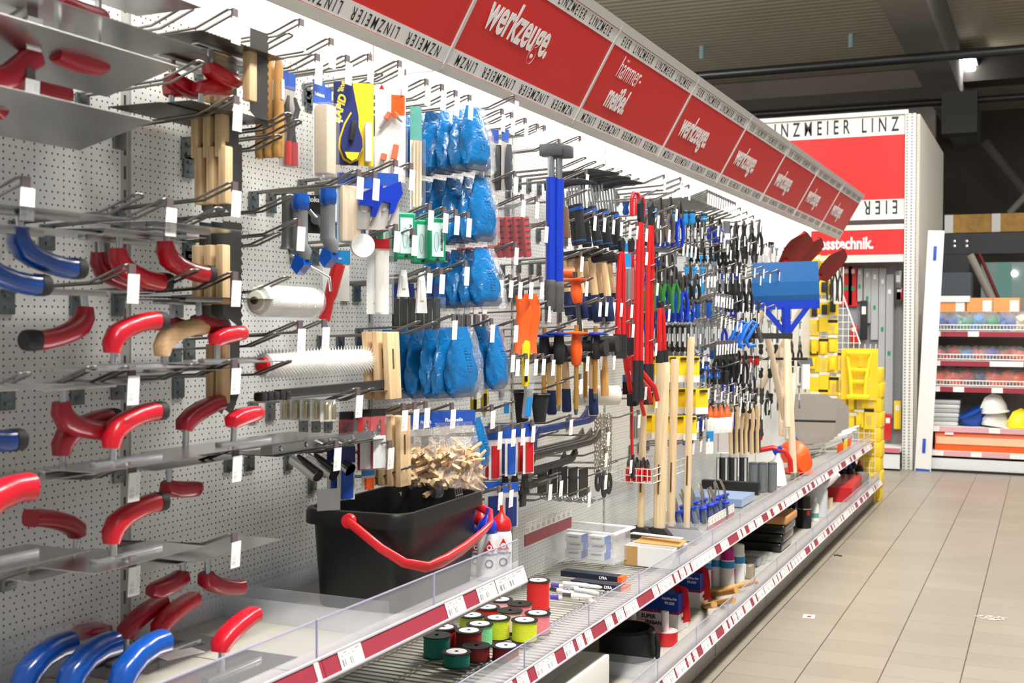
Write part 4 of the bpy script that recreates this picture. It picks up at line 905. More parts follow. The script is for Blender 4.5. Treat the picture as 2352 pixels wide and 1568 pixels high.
# red and blue chisel packs
for k, (px, c, X) in enumerate(((1122, 'red', .14), (1136, 'red', .2), (1150, 'navy', .17), (1160, 'navy', .22), (1173, 'blue', .27), (1187, 'red', .2), (1197, 'red', .24), (1214, 'red', .29))):
    hang(pack, (.042, 'blue', .26, 'white', 'strip', c), px, 978 + k * -1, 1100 - k * 2, X, f'{"bright red" if c == "red" else "dark blue"} flat tool in a blue topped pack', 'flat tool', 'blue topped tool packs', rz=-30)
for (px, X) in ((1160, .2), (1182, .24), (1205, .28)): hang(spreader, ('rubber',), px, 1090, 1130, X, 'black notched rubber blade in the row under the red packs', 'rubber blade', 'black rubber blades', rz=-30)
hang(pack, (.06, 'blue', .2, 'grey', 'strip', 'navy'), 1172, 1108, 1210, .27, 'blue topped grey pack behind the chalk bottles', 'pack', n=2, dx=.06, rz=-30)
# orange straps, yellow cutters, clear case, pouches
def strap(h):
    r = empty('orange_strap'); MB().sweep([(0, 0, 0), (.006, 0, -.03), (.01, .0, -h * .3), (.004, 0, -h * .52), (.0, -.004, -h * .8), (-.002, -.012, -h)], rsec(.024, .007), (0, 1, 0), scale=[.85, 1, 1.05, 1, .85, 1.0]).build('strap', orange, r)
    MB().box((0, 0, .006), (.012, .03, .014)).build('buckle', rubber, r); return r
for px in (1198, 1218): hang(strap, (), px, 676, 816, .27, 'orange plastic snips handle hanging in clear bag', 'snips', 'orange snips', rz=30)
def cutter(h):
    r = empty('cutter_knife'); MB().sweep([(0, .006, 0), (0, .002, -h * .1), (0, 0, -h * .3), (0, 0, -h * .78), (0, -.001, -h * .84)], rsec(.012, .006), (1, 0, 0), scale=[(.6, 1), (1.2, 1), (1.1, 1), (.95, 1), (.7, .8)]).build('body', yellow, r)
    MB().box((.007, .0, -h * .5), (.003, .009, h * .5)).build('rail', black, r); MB().prism([(-.006, -h * .8), (.006, -h * .8), (.004, -h), (-.004, -h * .95)], .001, 'YZ').build('blade', steel, r); return r
hang(cutter, (), 1207, 782, 905, .29, 'yellow and black cutter knife hanging in front', 'knife', rz=-45)
hang(cutter, (), 1112, 885, 960, .2, 'yellow cutter knife behind the blue bags', 'knife', 'yellow cutter knives', n=2, dx=.035, rz=-30)
def clear_case(h):
    r = empty('clear_blade_case'); MB().rbox((0, 0, -h / 2), (.012, .03, h), .004).build('case', milk, r); MB().box((.0066, .002, -h * .78), (.001, .02, h * .36)).build('blue_label', COLS['sky'], r); return r
hang(clear_case, (), 1221, 838, 958, .29, 'long clear blade case with blue label', 'blade case', rz=-45, rx=-6)
hang(clear_case, (), 1160, 880, 955, .2, 'clear blade case hanging beside the pouches', 'blade case', rz=-30)
def pouch(h):
    r = empty('tool_pouch'); MB().grid(lambda u, v: ((.03 - .012 * v) * math.cos(2 * math.pi * u), (.036 - .01 * v) * math.sin(2 * math.pi * u), -h * v), 18, 4, wrap=True).build('pouch', mat('black_fabric', '#19191a', .9), r)
    MB().tube([(.031 * math.cos(a), .037 * math.sin(a), 0) for a in [i * math.pi / 9 for i in range(18)]], .003, 6, closed=True).build('rim', black, r); return r
hang(pouch, (), 1240, 905, 968, .27, 'black open tool pouch under the mallets', 'pouch'); hang(pouch, (), 1200, 900, 975, .15, 'black tool pouch hanging deeper near the board', 'pouch')
# ================================================================ hammers, bars and cutters of the middle bays
def lerp(a, b, t): return a + (b - a) * t
forged = mat('dark_forged_steel', '#3a3b3d', .4, .7, var=.15)
black_grip = mat('black_soft_grip', '#1e2023', .6)
blue_ring = mat('blue_grip_ring', '#1550a8', .45)
gold_bar = mat('gold_painted_steel', '#b9873e', .35, .4)
def sledge(h):
    r = empty('sledge_hammer'); MB().rbox((.005, 0, 0), (.08, .042, .04), .006).build('head', mat('worn_steel_head', '#67686a', .4, .7, var=.2), r)
    MB().cyl((0, 0, .02), (0, 0, -h * .17), .0115).build('neck', steel, r); MB().cyl((0, 0, -h * .17), (0, 0, -h * .82), .0165, n=16).build('shaft', blue_b, r)
    b = MB().tube([(0, 0, -h * z) for z in (.81, .815, .85, .87, .89, .91, .93, .95, .985, 1)], .018, 14, (0, 1, 0), scale=[.95, 1.05, 1.12, 1.05, 1.14, 1.06, 1.12, 1.04, 1.0, .9]); b.build('grip', mat('grey_rubber_grip', '#4b4b4c', .7), r); return r
hang(sledge, (), 1266, 345, 714, .30, 'long blue shafted sledge hammer with grey grip, left one', 'hammer', 'blue sledge hammers')
hang(sledge, (), 1284, 350, 717, .32, 'long blue shafted sledge hammer with grey grip, right one', 'hammer', 'blue sledge hammers')
def pick_hammer(h, cork):
    r = empty('roofing_hammer'); b = MB().rbox((-.03, 0, 0), (.06, .026, .026), .003)
    b.sweep([(0, 0, 0), (.03, 0, .004), (.07, 0, .002), (.125, 0, -.01)], rsec(.012, .013, 8, 4), (0, 1, 0), scale=[1, 1, (.9, .6), (.35, .25)]); b.build('head', forged, r)
    for s in ((-.006, .006) if not cork else (0,)): MB().cyl((s, 0, -.01), (s, 0, -h * .45), .004 if not cork else .008, n=8).build('shaft', steel, r)
    g = MB().sweep([(0, 0, -h * .42), (0, 0, -h * .5), (0, 0, -h * .7), (0, 0, -h * .93), (0, 0, -h)], rsec(.013, .017), (1, 0, 0), scale=[.9, 1.05, .92, 1.1, 1]).build('grip', black_grip if not cork else mat('cork_grip', '#6b4a33', .8, var=.2, scale=200), r)
    if not cork:
        for z in (.46, .9): MB().sweep([(0, 0, -h * z), (0, 0, -h * (z + .05))], rsec(.0138, .0178), (1, 0, 0), scale=[1, 1.06]).build('blue_ring', blue_ring, g)
    return r
for i in range(8):
    t = i / 7; spawn_h = (round(lerp(.30, .28, t), 2), 0); P = at(lerp(1322, 1420, t), lerp(400, 428, t), X=.24); P.x -= (i % 2) * .05
    spawn(pick_hammer, (.25, 0), P, 'dark roofing hammer with blue banded black grip', 'hammer', 'roofing hammers', rx=4, ry=-4 - (i % 3) * 2, rz=-6)
hang(pick_hammer, (1,), 1290, 425, 548, .27, 'hammer with brown cork grip beside the blue sledge shafts', 'hammer', ry=-5)
def hammer(h, navy_end, head):
    r = empty('wooden_hammer'); b = MB()
    if head == 'iron': b.rbox((0, 0, 0), (.10, .026, .028), .004); b.build('head', forged, r)
    elif head == 'mallet': b.cyl((-.06, 0, 0), (.06, 0, 0), .034, n=20); b.build('head', mat('white_rubber_head', '#ddd8cc', .6), r)
    elif head == 'dark': b.cyl((-.055, 0, 0), (.055, 0, 0), .03, n=18); b.build('head', rubber, r)
    MB().sweep([(0, 0, .015), (0, 0, -h * .3), (0, 0, -h * .62), (0, 0, -h)], rsec(.0095, .0135), (1, 0, 0), scale=[.85, .95, 1.1, 1.1]).build('shaft', beech if navy_end else oak, r)
    if navy_end: MB().sweep([(0, 0, -h * .6), (0, 0, -h * .8), (0, 0, -h * .97), (0, 0, -h * 1.005)], rsec(.0105, .0148), (1, 0, 0), scale=[1.1, 1.15, 1.2, .9]).build('dipped_end', navy, r)
    return r
for i, (a, b_, c, d) in enumerate(((1294, 588, 730, .16), (1308, 586, 735, .18), (1326, 584, 740, .2), (1342, 580, 738, .17), (1356, 582, 747, .22), (1372, 588, 735, .2), (1386, 592, 738, .27), (1398, 596, 730, .22))):
    hang(hammer, (1, 'iron'), a, b_, c, d, 'wooden hammer shaft with navy dipped end in the middle row', 'hammer', 'navy ended hammers', ry=-7, step=.02)
def chisel(h, gc, bc):
    r = empty('guarded_chisel'); M_ = {'orange': orange, 'blue': blue_b, 'black': rubber, 'gold': gold_bar, 'grey': dark_steel}
    MB().cyl((0, 0, .03), (0, 0, -h), .0085, n=8).build('bar', M_[bc], r); g = MB().lathe([(.012, -h * .42), (.017, -h * .4), (.021, -h * .22), (.0165, -.01), (.015, 0)], 18).build('grip', M_['orange' if gc == 'orange' else 'black'], r)
    MB().lathe([(.014, -.004), (.043, 0), (.044, .004), (.014, .008)], 22).build('guard_disc', M_[gc], g); MB().prism([(-.012, -h), (.012, -h), (.004, -h - .02), (-.004, -h - .02)], .008, 'YZ', -.004).build('tip', steel, r)
    return r
hang(chisel, ('orange', 'grey'), 1322, 644, 770, .29, 'orange guarded chisel hanging among navy hammer shafts', 'chisel', ry=-6)
for px, y0, y1, X, g, b_, ds in ((1250, 772, 920, .22, 'blue', 'gold', 'blue disc, left one'), (1284, 768, 930, .27, 'blue', 'gold', 'blue disc, right one'), (1324, 766, 940, .3, 'orange', 'gold', 'orange grip'), (1368, 768, 905, .31, 'blue', 'gold', 'blue disc, farthest right'), (1345, 772, 915, .2, 'black', 'gold', 'black disc')):
    hang(chisel, (g, b_), px, y0, y1, X, f'gold barred chisel with {ds}, in the mallet row', 'chisel', 'guarded chisels')
def orange_cone(h): return MB().tube([(0, -.05, 0), (0, 0, .0), (0, .045, 0)], .018, 14, scale=[1, .95, 1.1]).build('orange_tube', orange)
P = at(1290, 626, X=.2); spawn(orange_cone, (.1,), P, 'short orange tube lying behind the blue sledge shafts', 'tube', rz=-50)
for (px, y0, y1, X, hd, ne) in ((1264, 812, 955, .22, 'dark', 1), (1298, 812, 945, .2, 'dark', 1), (1360, 800, 955, .29, 'dark', 1), (1386, 790, 912, .3, 'dark', 0)):
    hang(hammer, (ne, hd), px, y0, y1, X, 'dark headed mallet with wooden shaft in the mallet row', 'mallet', 'dark mallets', ry=-2)
P = at(1372, 908, X=.2); spawn(lambda h: MB().cyl((0, -.085, 0), (0, .085, 0), .038, n=22).build('rubber_mallet_head', mat('white_rubber_head', '#ddd8cc', .6)), (.1,), P, 'cream white rubber mallet head lying across the hooks', 'mallet head', rz=-50)
def loop_hook(h):
    return MB().tube([(0, .03 * math.sin(t), -h / 2 + h / 2 * math.cos(t)) for t in [i * 2 * math.pi / 20 for i in range(16)]], .007, 8, (1, 0, 0)).build('white_pull_ring', mat('white_ring', '#e4e0da', .4))
hang(loop_hook, (), 1402, 770, 805, .29, 'white open ring hanging right of the mallets', 'ring')
# pry bars lying across the hooks
def pry_bar(L_, c, claw):
    r = empty('pry_bar'); M_ = {'navy': mat('navy_lacquer', '#1e2f63', .35, .2), 'grey': dark_steel, 'black': forged}[c]
    MB().sweep([(0, 0, 0), (0, L_ * .8, 0), (0, L_ * .9, .006), (0, L_, .03)], rsec(.011, .011, 8, 4), (1, 0, 0), scale=[1, 1, (1.2, .8), (1.8, .3)]).build('shaft', M_, r)
    if claw: MB().sweep([(0, 0, 0), (0, -.03, .004), (.0, -.05, -.02), (0, -.05, -.06)], rsec(.011, .011, 8, 4), (1, 0, 0), scale=[1, 1.2, (1.8, .7), (2.2, .3)]).build('claw', M_, r)
    return r
for (px, py, px2, py2, X, c, cl) in ((1240, 988, 1372, 972, .28, 'navy', 1), (1222, 990, 1350, 975, .2, 'navy', 0), (1232, 1046, 1378, 1012, .28, 'grey', 1), (1224, 1042, 1360, 1012, .2, 'grey', 0), (1218, 1038, 1340, 1010, .14, 'grey', 0), (1216, 1082, 1325, 1060, .27, 'black', 0), (1205, 1090, 1300, 1072, .2, 'black', 0), (1215, 1115, 1270, 1108, .26, 'black', 1)):
    A = at(px, py, X=X); B = at(px2, py2, X=X)
    spawn(pry_bar, (round(B.y - A.y, 2), c, cl), A, {'navy': 'navy blue', 'grey': 'bare grey', 'black': 'black'}[c] + ' pry bar lying across the hooks above the label strip', 'pry bar', 'pry bars')
def chain(n):
    b = MB()
    for k in range(n):
        z = -k * .0155; pts = []
        for i in range(12):
            t = 2 * math.pi * i / 12; a, c = .0045 * math.cos(t), .0115 * math.sin(t); pts.append((a, 0, c + z) if k % 2 else (0, a, c + z))
        b.tube(pts, .0019, 5, (0, 1, 0) if k % 2 else (1, 0, 0), closed=True)
    return b.build('steel_chain', mat('bright_chain', '#d6cfbf', .2, 1))
for i in range(8):
    P = at(lerp(1368, 1403, i / 7), 955 + (i % 2) * 4, X=.24 - (i % 3) * .04); spawn(chain, (14,), P, 'bright steel chain hanging beside the pry bars', 'chain', 'hanging steel chains', rz=20 * i)
def scraper_plate(h):
    r = empty('black_rake'); MB().box((0, 0, -h * .42), (.003, .085, h * .84)).build('plate', mat('black_lacquer', '#121314', .35), r)
    for i in (-1, 0, 1): MB().tube([(0, i * .03, -h * .8), (.01, i * .03, -h * .95), (.045, i * .03, -h), (.07, i * .03, -h * .88)], .0035, 7, (0, 1, 0)).build('prong', steel, r)
    return r
hang(scraper_plate, (), 1340, 1075, 1152, .26, 'black plate rake with curved steel prongs', 'rake', 'black plate rakes', n=5, dx=.04)
def belt_loop(h):
    return MB().sweep([(.0, .022 * math.sin(t), -h / 2 + h / 2 * math.cos(t)) for t in [i * 2 * math.pi / 18 for i in range(18)]], [(-.012, -.002), (.012, -.002), (.012, .002), (-.012, .002)], (1, 0, 0), closed=True).build('black_belt_loop', rubber)
for px, y0, y1 in ((1374, 1085, 1122), (1388, 1088, 1135), (1399, 1092, 1128)): hang(belt_loop, (), px, y0, y1, .25, 'black leather tool loop hanging below the chains', 'tool loop', 'black tool loops')
# red bolt cutters
def bolt_cutter(h, op):
    r = empty('bolt_cutter')
    for s in (-1, 1):
        a = MB().tube([(0, .006 * s, -h * .12), (0, .016 * s + op * s * .3, -h * .3), (0, .016 * s + op * s, -h * .82)], .0098, 10, (1, 0, 0)).build('red_arm', red_b, r)
        MB().tube([(0, .016 * s + op * s, -h * .8), (0, .016 * s + op * s * 1.1, -h)], (.0165 if h < .62 else .0125), 10, (1, 0, 0)).build('black_grip', rubber, r)
        MB().prism([(0, 0), (.018 * s, -h * .03), (.014 * s, -h * .1), (.006 * s, -h * .13), (0, -h * .12)], .014, 'YZ', -.007).build('jaw', forged, r)
    return r
for (px, y0, y1, X, op, ds) in ((1428, 545, 822, .3, .004, 'shortest, farthest left, with a thick black grip'), (1450, 545, 838, .2, .004, 'second from left, grip ridged'), (1472, 455, 918, .31, .002, 'tallest front one beside the wooden sledge shafts'), (1496, 462, 930, .28, .002, 'tall rear one beside the wooden sledge shafts'), (1518, 690, 830, .3, .006, 'small, right of the tall red ones')):
    hang(bolt_cutter, (op,), px, y0, y1, X, 'red bolt cutter, ' + ds, 'bolt cutter', 'red bolt cutters', rz=-12, rx=-1 if px < 1510 else 3, step=.02)
def red_loop(h): return MB().tube([(0, -.018, -h), (0, -.018, -.03), (0, -.01, -.006), (0, .01, -.006), (0, .018, -.03), (0, .018, -h)], .009, 8, (1, 0, 0)).build('red_bow_clamp', red)
hang(red_loop, (), 1460, 440, 500, .26, 'red bent loop hanging left of the tall bolt cutters', 'clamp', rz=-40); hang(red_loop, (), 1470, 446, 495, .2, 'red bent loop close behind the first one', 'clamp', rz=-40)
def open_pliers(h):
    r = empty('red_snips'); 
    for s, q in ((-1, .1), (1, .16)): MB().tube([(0, .0, 0), (0, .012 * s + .02, -h * .25), (0, q * s * .35 + .06, -h * .7), (0, q * s * .3 + .085, -h)], .0105, 9, (1, 0, 0), scale=[1, 1.1, 1, .9]).build('red_handle', red_b, r)
    MB().lathe([(0, -.008), (.012, -.006), (.012, .006), (0, .008)], 14, (0, .004, -.01), 'X').build('pivot', forged, r); return r
for px, X in ((1436, .24), (1450, .28)): hang(open_pliers, (), px, 818, 925, X, 'red handled snips splayed open below the black grips', 'snips', 'red splayed snips', rz=-35)
def bar_clamp(h):
    r = empty('bar_clamp'); MB().box((0, 0, -h * .5), (.008, .016, h)).build('red_bar', red_b, r); MB().box((0, 0, -h * .86), (.012, .02, h * .28)).build('black_slider', rubber, r)
    MB().tube([(.01, .0, -.01), (.03, .02, -.02), (.04, .04, -.09)], .008, 8).build('red_lever', red_b, r); MB().rbox((.01, -.01, -.02), (.04, .045, .05), .006).build('black_head', rubber, r); return r
hang(bar_clamp, (), 1450, 905, 1100, .26, 'red bar clamp with black head hanging upright', 'clamp', rx=4)
hang(pack, (.07, 'sky', .3, 'white', 'rods', 'steel', ''), 1432, 582, 690, .27, 'bundle of steel chisels under a sky blue card', 'chisel set', rz=-35)
hang(pack, (.06, 'sky', .35, 'black', 'flat', 'black', ''), 1444, 860, 905, .24, 'small sky blue and black card below the red snips', 'card', rz=-35)
hang(pack, (.05, 'green', .0, 'steel', 'rods', 'steel', ''), 1456, 955, 1005, .12, 'pack of clear rods behind the red bar clamp', 'rod pack', rz=-25)

# pliers and the like, as rows hanging on hooks
def pliers(h, c):
    r = empty('pliers'); m_ = {'blue': blue_b, 'green': mat('green_grip', '#2c7a34', .45), 'red': red_b, 'black': black_grip, 'brown': mat('brown_bare_steel', '#84776a', .4, .6), 'steel': dark_steel, 'sky': COLS['sky']}[c]
    for s in (-1, 1):
        MB().sweep([(0, .004 * s, 0), (0, .01 * s, -h * .2), (0, .007 * s, -h * .36)], rsec(.005, .008, 8), (1, 0, 0), scale=[.45, 1, 1.1]).build('jaw', dark_steel, r)
        MB().sweep([(0, -.005 * s, -h * .36), (0, -.018 * s, -h * .55), (0, -.02 * s, -h * .8), (0, -.013 * s, -h)], rsec(.006, .0075, 8), (1, 0, 0), scale=[1, 1.15, 1.1, .8]).build('grip', m_, r)
    MB().lathe([(0, -.007), (.011, -.006), (.011, .006), (0, .007)], 12, (0, 0, -h * .33), 'X').build('pivot', steel, r); return r
def driver(h, c, down):
    r = empty('screwdriver'); m_ = {'blue': blue, 'black': black_grip, 'sky': COLS['sky'], 'red': red_b}[c]
    MB().lathe([(0, 0), (.012, -.004), (.016, -.02), (.0115, -h * .2), (.016, -h * .34), (.009, -h * .42), (0, -h * .42)], 14).build('grip', m_, r)
    MB().cyl((0, 0, -h * .41), (0, 0, -h), .0032, n=8).build('blade', steel, r); MB().lathe([(.0145, -.004), (.0168, -.012), (.0145, -.02)], 14).build('black_collar', rubber, r); return r
def wrench(h, c):
    r = empty('wrench'); b = MB().box((0, 0, -h * .5), (.006, .013, h * .8)); m_ = {'steel': steel, 'dark': dark_steel, 'black': forged, 'sky': COLS['sky']}[c]
    b.lathe([(.007, -.004), (.0145, -.004), (.0145, .004), (.007, .004)], 16, (0, 0, -h * .95), 'X'); b.prism([(-.016, 0), (-.006, -.004), (0, -h * .07), (.006, -.004), (.016, 0), (.015, -h * .1), (.006, -h * .14), (-.006, -h * .14), (-.015, -h * .1)], .006, 'YZ', -.003)
    b.build('bar', m_, r); MB().box((.0034, 0, -h * .5), (.0008, .008, h * .3)).build('sticker', paper, r); return r
ROWS = [  # fn, args, px, y0, y1, X, n, dx, label, category
    (pliers, ('brown',), 1540, 452, 560, .27, 3, .045, 'bare steel tongs in the top row right of the red cutters', 'tongs'), (pliers, ('black',), 1518, 480, 562, .2, 3, .04, 'black gripped pliers in the top row beside the tongs', 'pliers'),
    (pliers, ('blue',), 1562, 462, 562, .3, 3, .045, 'long blue pliers in the top row', 'pliers'), (driver, ('sky', 1), 1590, 482, 560, .26, 4, .03, 'sky blue gripped driver in the top row', 'screwdriver'), (wrench, ('dark',), 1612, 492, 580, .26, 4, .035, 'dark wrench in the top row beside the blue drivers', 'wrench'),
    (driver, ('sky', 1), 1617, 488, 540, .3, 1, .03, 'single sky blue driver hanging in front of the wrenches', 'screwdriver'), (wrench, ('black',), 1634, 495, 600, .22, 4, .035, 'black wrench in the top row', 'wrench'), (pliers, ('blue',), 1652, 502, 560, .27, 2, .04, 'short blue pliers beside the grey pipe', 'pliers'),
    (pliers, ('steel',), 1542, 583, 660, .28, 4, .04, 'bare steel pliers above the green grips', 'pliers'), (pliers, ('green',), 1552, 612, 716, .31, 4, .04, 'green gripped pliers in the second row', 'pliers'), (pliers, ('blue',), 1572, 632, 730, .28, 5, .03, 'blue gripped pliers in the second row', 'pliers'),
    (pliers, ('black',), 1600, 628, 690, .28, 3, .04, 'black and red pliers right of the blue ones', 'pliers'), (wrench, ('sky',), 1614, 612, 668, .28, 3, .04, 'sky blue wrench in the second row', 'wrench'), (wrench, ('steel',), 1640, 600, 690, .26, 5, .035, 'steel wrench in the second row', 'wrench'),
    (driver, ('blue', 1), 1602, 690, 790, .28, 1, .04, 'blue screwdriver hanging point down, left of two', 'screwdriver'), (driver, ('blue', 1), 1628, 686, 790, .29, 1, .04, 'blue screwdriver hanging point down, right of two', 'screwdriver'), (pliers, ('blue',), 1585, 690, 742, .27, 4, .035, 'blue pliers above the row of hex keys', 'pliers'),
    (wrench, ('dark',), 1580, 745, 808, .27, 7, .025, 'dark hex key above the yellow cards', 'hex key'), (wrench, ('steel',), 1608, 740, 820, .27, 6, .03, 'steel key in the third row', 'key'), (wrench, ('steel',), 1650, 730, 800, .25, 5, .035, 'steel key under the blue saws', 'key'),
    (driver, ('blue', 1), 1622, 828, 885, .3, 2, .04, 'blue screwdriver right of the yellow cards', 'screwdriver'), (driver, ('black', 1), 1608, 832, 900, .26, 3, .04, 'black screwdriver right of the yellow cards', 'screwdriver'), (driver, ('blue', 1), 1648, 846, 905, .3, 3, .04, 'blue collared black screwdriver, lower middle', 'screwdriver'),
    (pliers, ('blue',), 1632, 925, 985, .15, 3, .04, 'blue pliers hanging left of the orange bottles', 'pliers'),
    (pliers, ('black',), 1690, 510, 610, .27, 4, .04, 'black pliers right of the grey pipe, top row', 'pliers'), (wrench, ('black',), 1710, 515, 590, .3, 4, .04, 'black wrench with red dot, upper right', 'wrench'), (pliers, ('black',), 1745, 505, 585, .29, 4, .045, 'black pliers beside the red shovels, top row', 'pliers'),
    (wrench, ('black',), 1698, 600, 680, .29, 5, .035, 'black wrench, second row, left of the blue pusher', 'wrench'), (pliers, ('black',), 1722, 640, 720, .3, 5, .035, 'black pliers, second row, left of the blue pusher', 'pliers'), (wrench, ('dark',), 1742, 690, 770, .3, 4, .04, 'dark wrench, left of the pale shafts', 'wrench'),
    (driver, ('red', 1), 1738, 815, 870, .3, 3, .035, 'red and black screwdriver, right of the blue saws', 'screwdriver'), (pliers, ('black',), 1712, 805, 880, .29, 5, .035, 'black pliers under the blue saws', 'pliers'), (pliers, ('black',), 1690, 800, 870, .27, 4, .035, 'black pliers left of the red grips', 'pliers'),
    (wrench, ('black',), 1722, 880, 945, .29, 4, .035, 'black tool above the wire brushes', 'wrench'), (wrench, ('dark',), 1750, 890, 1000, .29, 5, .035, 'dark thin tool right of the wire brushes', 'file'), (pliers, ('red',), 1745, 955, 1010, .27, 2, .04, 'small red pliers right of the wire brushes', 'pliers'),
    (driver, ('black', 1), 1668, 850, 925, .26, 4, .03, 'black driver left of the black pliers, lower rows', 'screwdriver'), (wrench, ('steel',), 1660, 640, 720, .29, 4, .03, 'bright steel wrench left of the white tags', 'wrench')]
for fn, ar, px, y0, y1, X, n, dx, lb, ct in ROWS: hang(fn, ar, px, y0, y1, X, lb, ct, None, n, dx, rz=-30, step=.02)
# a second, deeper layer close to the board in the crowded bays
def sheet_pack(h, c):
    r = empty('tool_card'); MB().box((0, 0, -h / 2), (.003, .055, h)).build('card', paper, r); MB().box((.002, 0, -h * .12), (.003, .055, h * .22)).build('header', COLS[c], r); MB().cyl((.01, 0, -h * .28), (.01, 0, -h * .95), .008, n=8).build('tool', dark_steel, r); return r
g = random.Random(21)
for bay in range(4, 8):
    for lv in range(7):
        for i in range(4):
            y = SE[bay] + .12 + i * .25 + g.uniform(-.04, .04); z = 1.97 - lv * .165 + g.uniform(-.02, .02)
            if bay == 4 and lv > 3: continue
            q = g.random(); bl_ = bay < 6
            fn, ar, ct, nm = ((pliers, ('blue' if bl_ else 'black',), 'pliers', ('blue' if bl_ else 'black') + ' pliers') if q < .3 else (wrench, ('steel',), 'wrench', 'bright steel wrench') if q < .52 else (driver, ('blue' if bl_ else 'black', 1), 'screwdriver', ('blue' if bl_ else 'black') + ' screwdriver') if q < .72 else (sheet_pack, ('sky' if bl_ else 'black',), 'card', 'white tool card'))
            for k in range(2 if i % 2 else 1): spawn(fn, (.17,) + ar, (.06 + .06 * k, y, z), f'{nm} close to the board, {ORD[bay - 1]} bay, {("top", "second", "third", "fourth", "fifth", "sixth", "lowest")[lv]} row', ct, None, -30)
# hooks of the far bays
def row(where, px0, py0, px1, py1, n, L=.3, tg=1): hooks(where, [(lerp(px0, px1, i / max(1, n - 1)), lerp(py0, py1, i / max(1, n - 1)), tg, L) for i in range(n)])
row('dense top row under the far signs', 1624, 437, 1688, 466, 13); row('four just under the tall blue pliers', 1567, 553, 1595, 560, 4); row('second row of the far bays', 1647, 512, 1676, 568, 5); row('three above the blue saws', 1624, 629, 1640, 627, 3)
row('third row, seven by the white tags', 1642, 672, 1680, 680, 7); row('third row of the far bays', 1655, 720, 1700, 735, 6); row('eight just under the blue saws', 1645, 785, 1690, 782, 8); row('above the yellow cards', 1600, 812, 1625, 814, 3); row('lower row of the far bays', 1625, 885, 1700, 905, 6)
row('above the orange topped bottles', 1600, 960, 1625, 955, 3); row('above the wire brushes', 1680, 940, 1716, 915, 3); row('farthest top row near the red shovels', 1700, 478, 1745, 505, 4); row('upper right, left of the blue pusher', 1695, 545, 1760, 560, 4); row('right of the pipe, second row', 1690, 605, 1752, 612, 4)
row('left of the blue pusher blade', 1745, 628, 1810, 615, 4); row('left of the pale shafts', 1705, 690, 1780, 700, 4); row('by the black pliers, right', 1700, 830, 1765, 820, 4); row('lowest rows right', 1690, 880, 1765, 915, 4); row('bare ones over the far top row', 1640, 470, 1680, 492, 6, .3, 0); row('over the cartridges', 1590, 1010, 1625, 1000, 3)
# yellow cards
def ycard(h):
    r = empty('yellow_tool_card'); MB().box((0, 0, -h / 2), (.002, .075, h)).build('card', yellow_c, r); MB().box((.001, 0, -h * .87), (.002, .0755, h * .26)).build('white_foot', paper, r); MB().box((.008, .004, -h * .1), (.01, .04, .012)).build('tool_bit', dark_steel, r); return r
for px, y0, y1, n in ((1592, 818, 880, 5), (1612, 892, 952, 6), (1585, 955, 1008, 5)): hang(ycard, (), px, y0, y1, .3, 'yellow card with white foot behind the pale sledge shafts', 'card', 'yellow tool cards', n=n, dx=.05, rz=-35)
# blue bow saws
def bow_saw(h):
    r = empty('bow_saw'); MB().tube([(0, -.03, -h), (0, -.045, -h * .8), (0, .01, -.02), (0, .03, 0), (0, .055, -.01), (0, .03, -.05), (0, -.005, -h * .72), (0, .012, -h * .95), (0, .05, -h * .9)], .011, 9, (1, 0, 0)).build('blue_frame', mat('blue_saw_frame', '#176cd6', .3, coat=.3), r)
    MB().tube([(0, .06, -h * .2), (0, .085, -h * .8)], .012, 8, (1, 0, 0)).build('grey_grip', grey_pl, r); MB().box((0, .16, -h * .55), (.002, .22, .03)).build('blade', dark_steel, r); return r
for px, X in ((1692, .26), (1716, .32)): hang(bow_saw, (), px, 738, 800, X, 'bright blue bow saw frame with grey grip', 'saw', 'blue bow saws', rz=-50)
# grey pipes, orange topped bottles, wire brushes
def grey_pipe(h): r = empty('grey_tube'); MB().cyl((0, 0, 0), (0, 0, -h), .02, n=16).build('tube', steel, r); MB().cyl((0, 0, -h * .4), (0, 0, -h * .6), .0204, n=16).build('sticker', paper, r); return r
hang(grey_pipe, (), 1668, 508, 580, .25, 'upright silver tube in the top row of the far bay', 'tube')
def squeeze(h):
    r = empty('chalk_squeeze_bottle'); MB().lathe([(0, -h), (.025, -h), (.027, -h * .9), (.027, -h * .5), (.02, -h * .42)], 16).build('bottle', paper, r); MB().lathe([(.022, -h * .45), (.023, -h * .32), (.011, -h * .22), (.005, 0), (0, 0)], 14).build('orange_cap', orange, r); return r
for i, px in enumerate((1632, 1644, 1657, 1670)): hang(squeeze, (), px, 932 - i, 992, .22 + .025 * i, 'orange topped white bottle left of the wire brushes', 'bottle', 'orange topped bottles')
brist = mat('dark_bristles', '#2a2723', .9, bump=.8, scale=400)
def wire_brush(h):
    r = empty('wire_brush'); MB().sweep([(0, 0, 0), (.004, 0, -h * .12), (.004, 0, -h * .4), (-.004, 0, -h * .55), (0, 0, -h)], rsec(.012, .007), (0, 1, 0), scale=[.8, 1, .9, 1, 1]).build('wooden_back', beech, r)
    MB().box((-.004, .014, -h * .73), (.022, .022, h * .5)).build('bristles', brist, r); return r
for i, px in enumerate((1680, 1692, 1704, 1714, 1728, 1740)): hang(wire_brush, (), px, 928 + (i % 2) * 5 + (8 if i == 4 else 0), 1042, .2 + .02 * i, 'wooden backed wire brush above the cartridges', 'brush', 'wire brushes', rz=-20, step=.02)
hang(pack, (.05, 'sky', .45, 'white', 'flat'), 1630, 990, 1042, .28, 'small sky blue card above the cartridges', 'card', rz=-30)
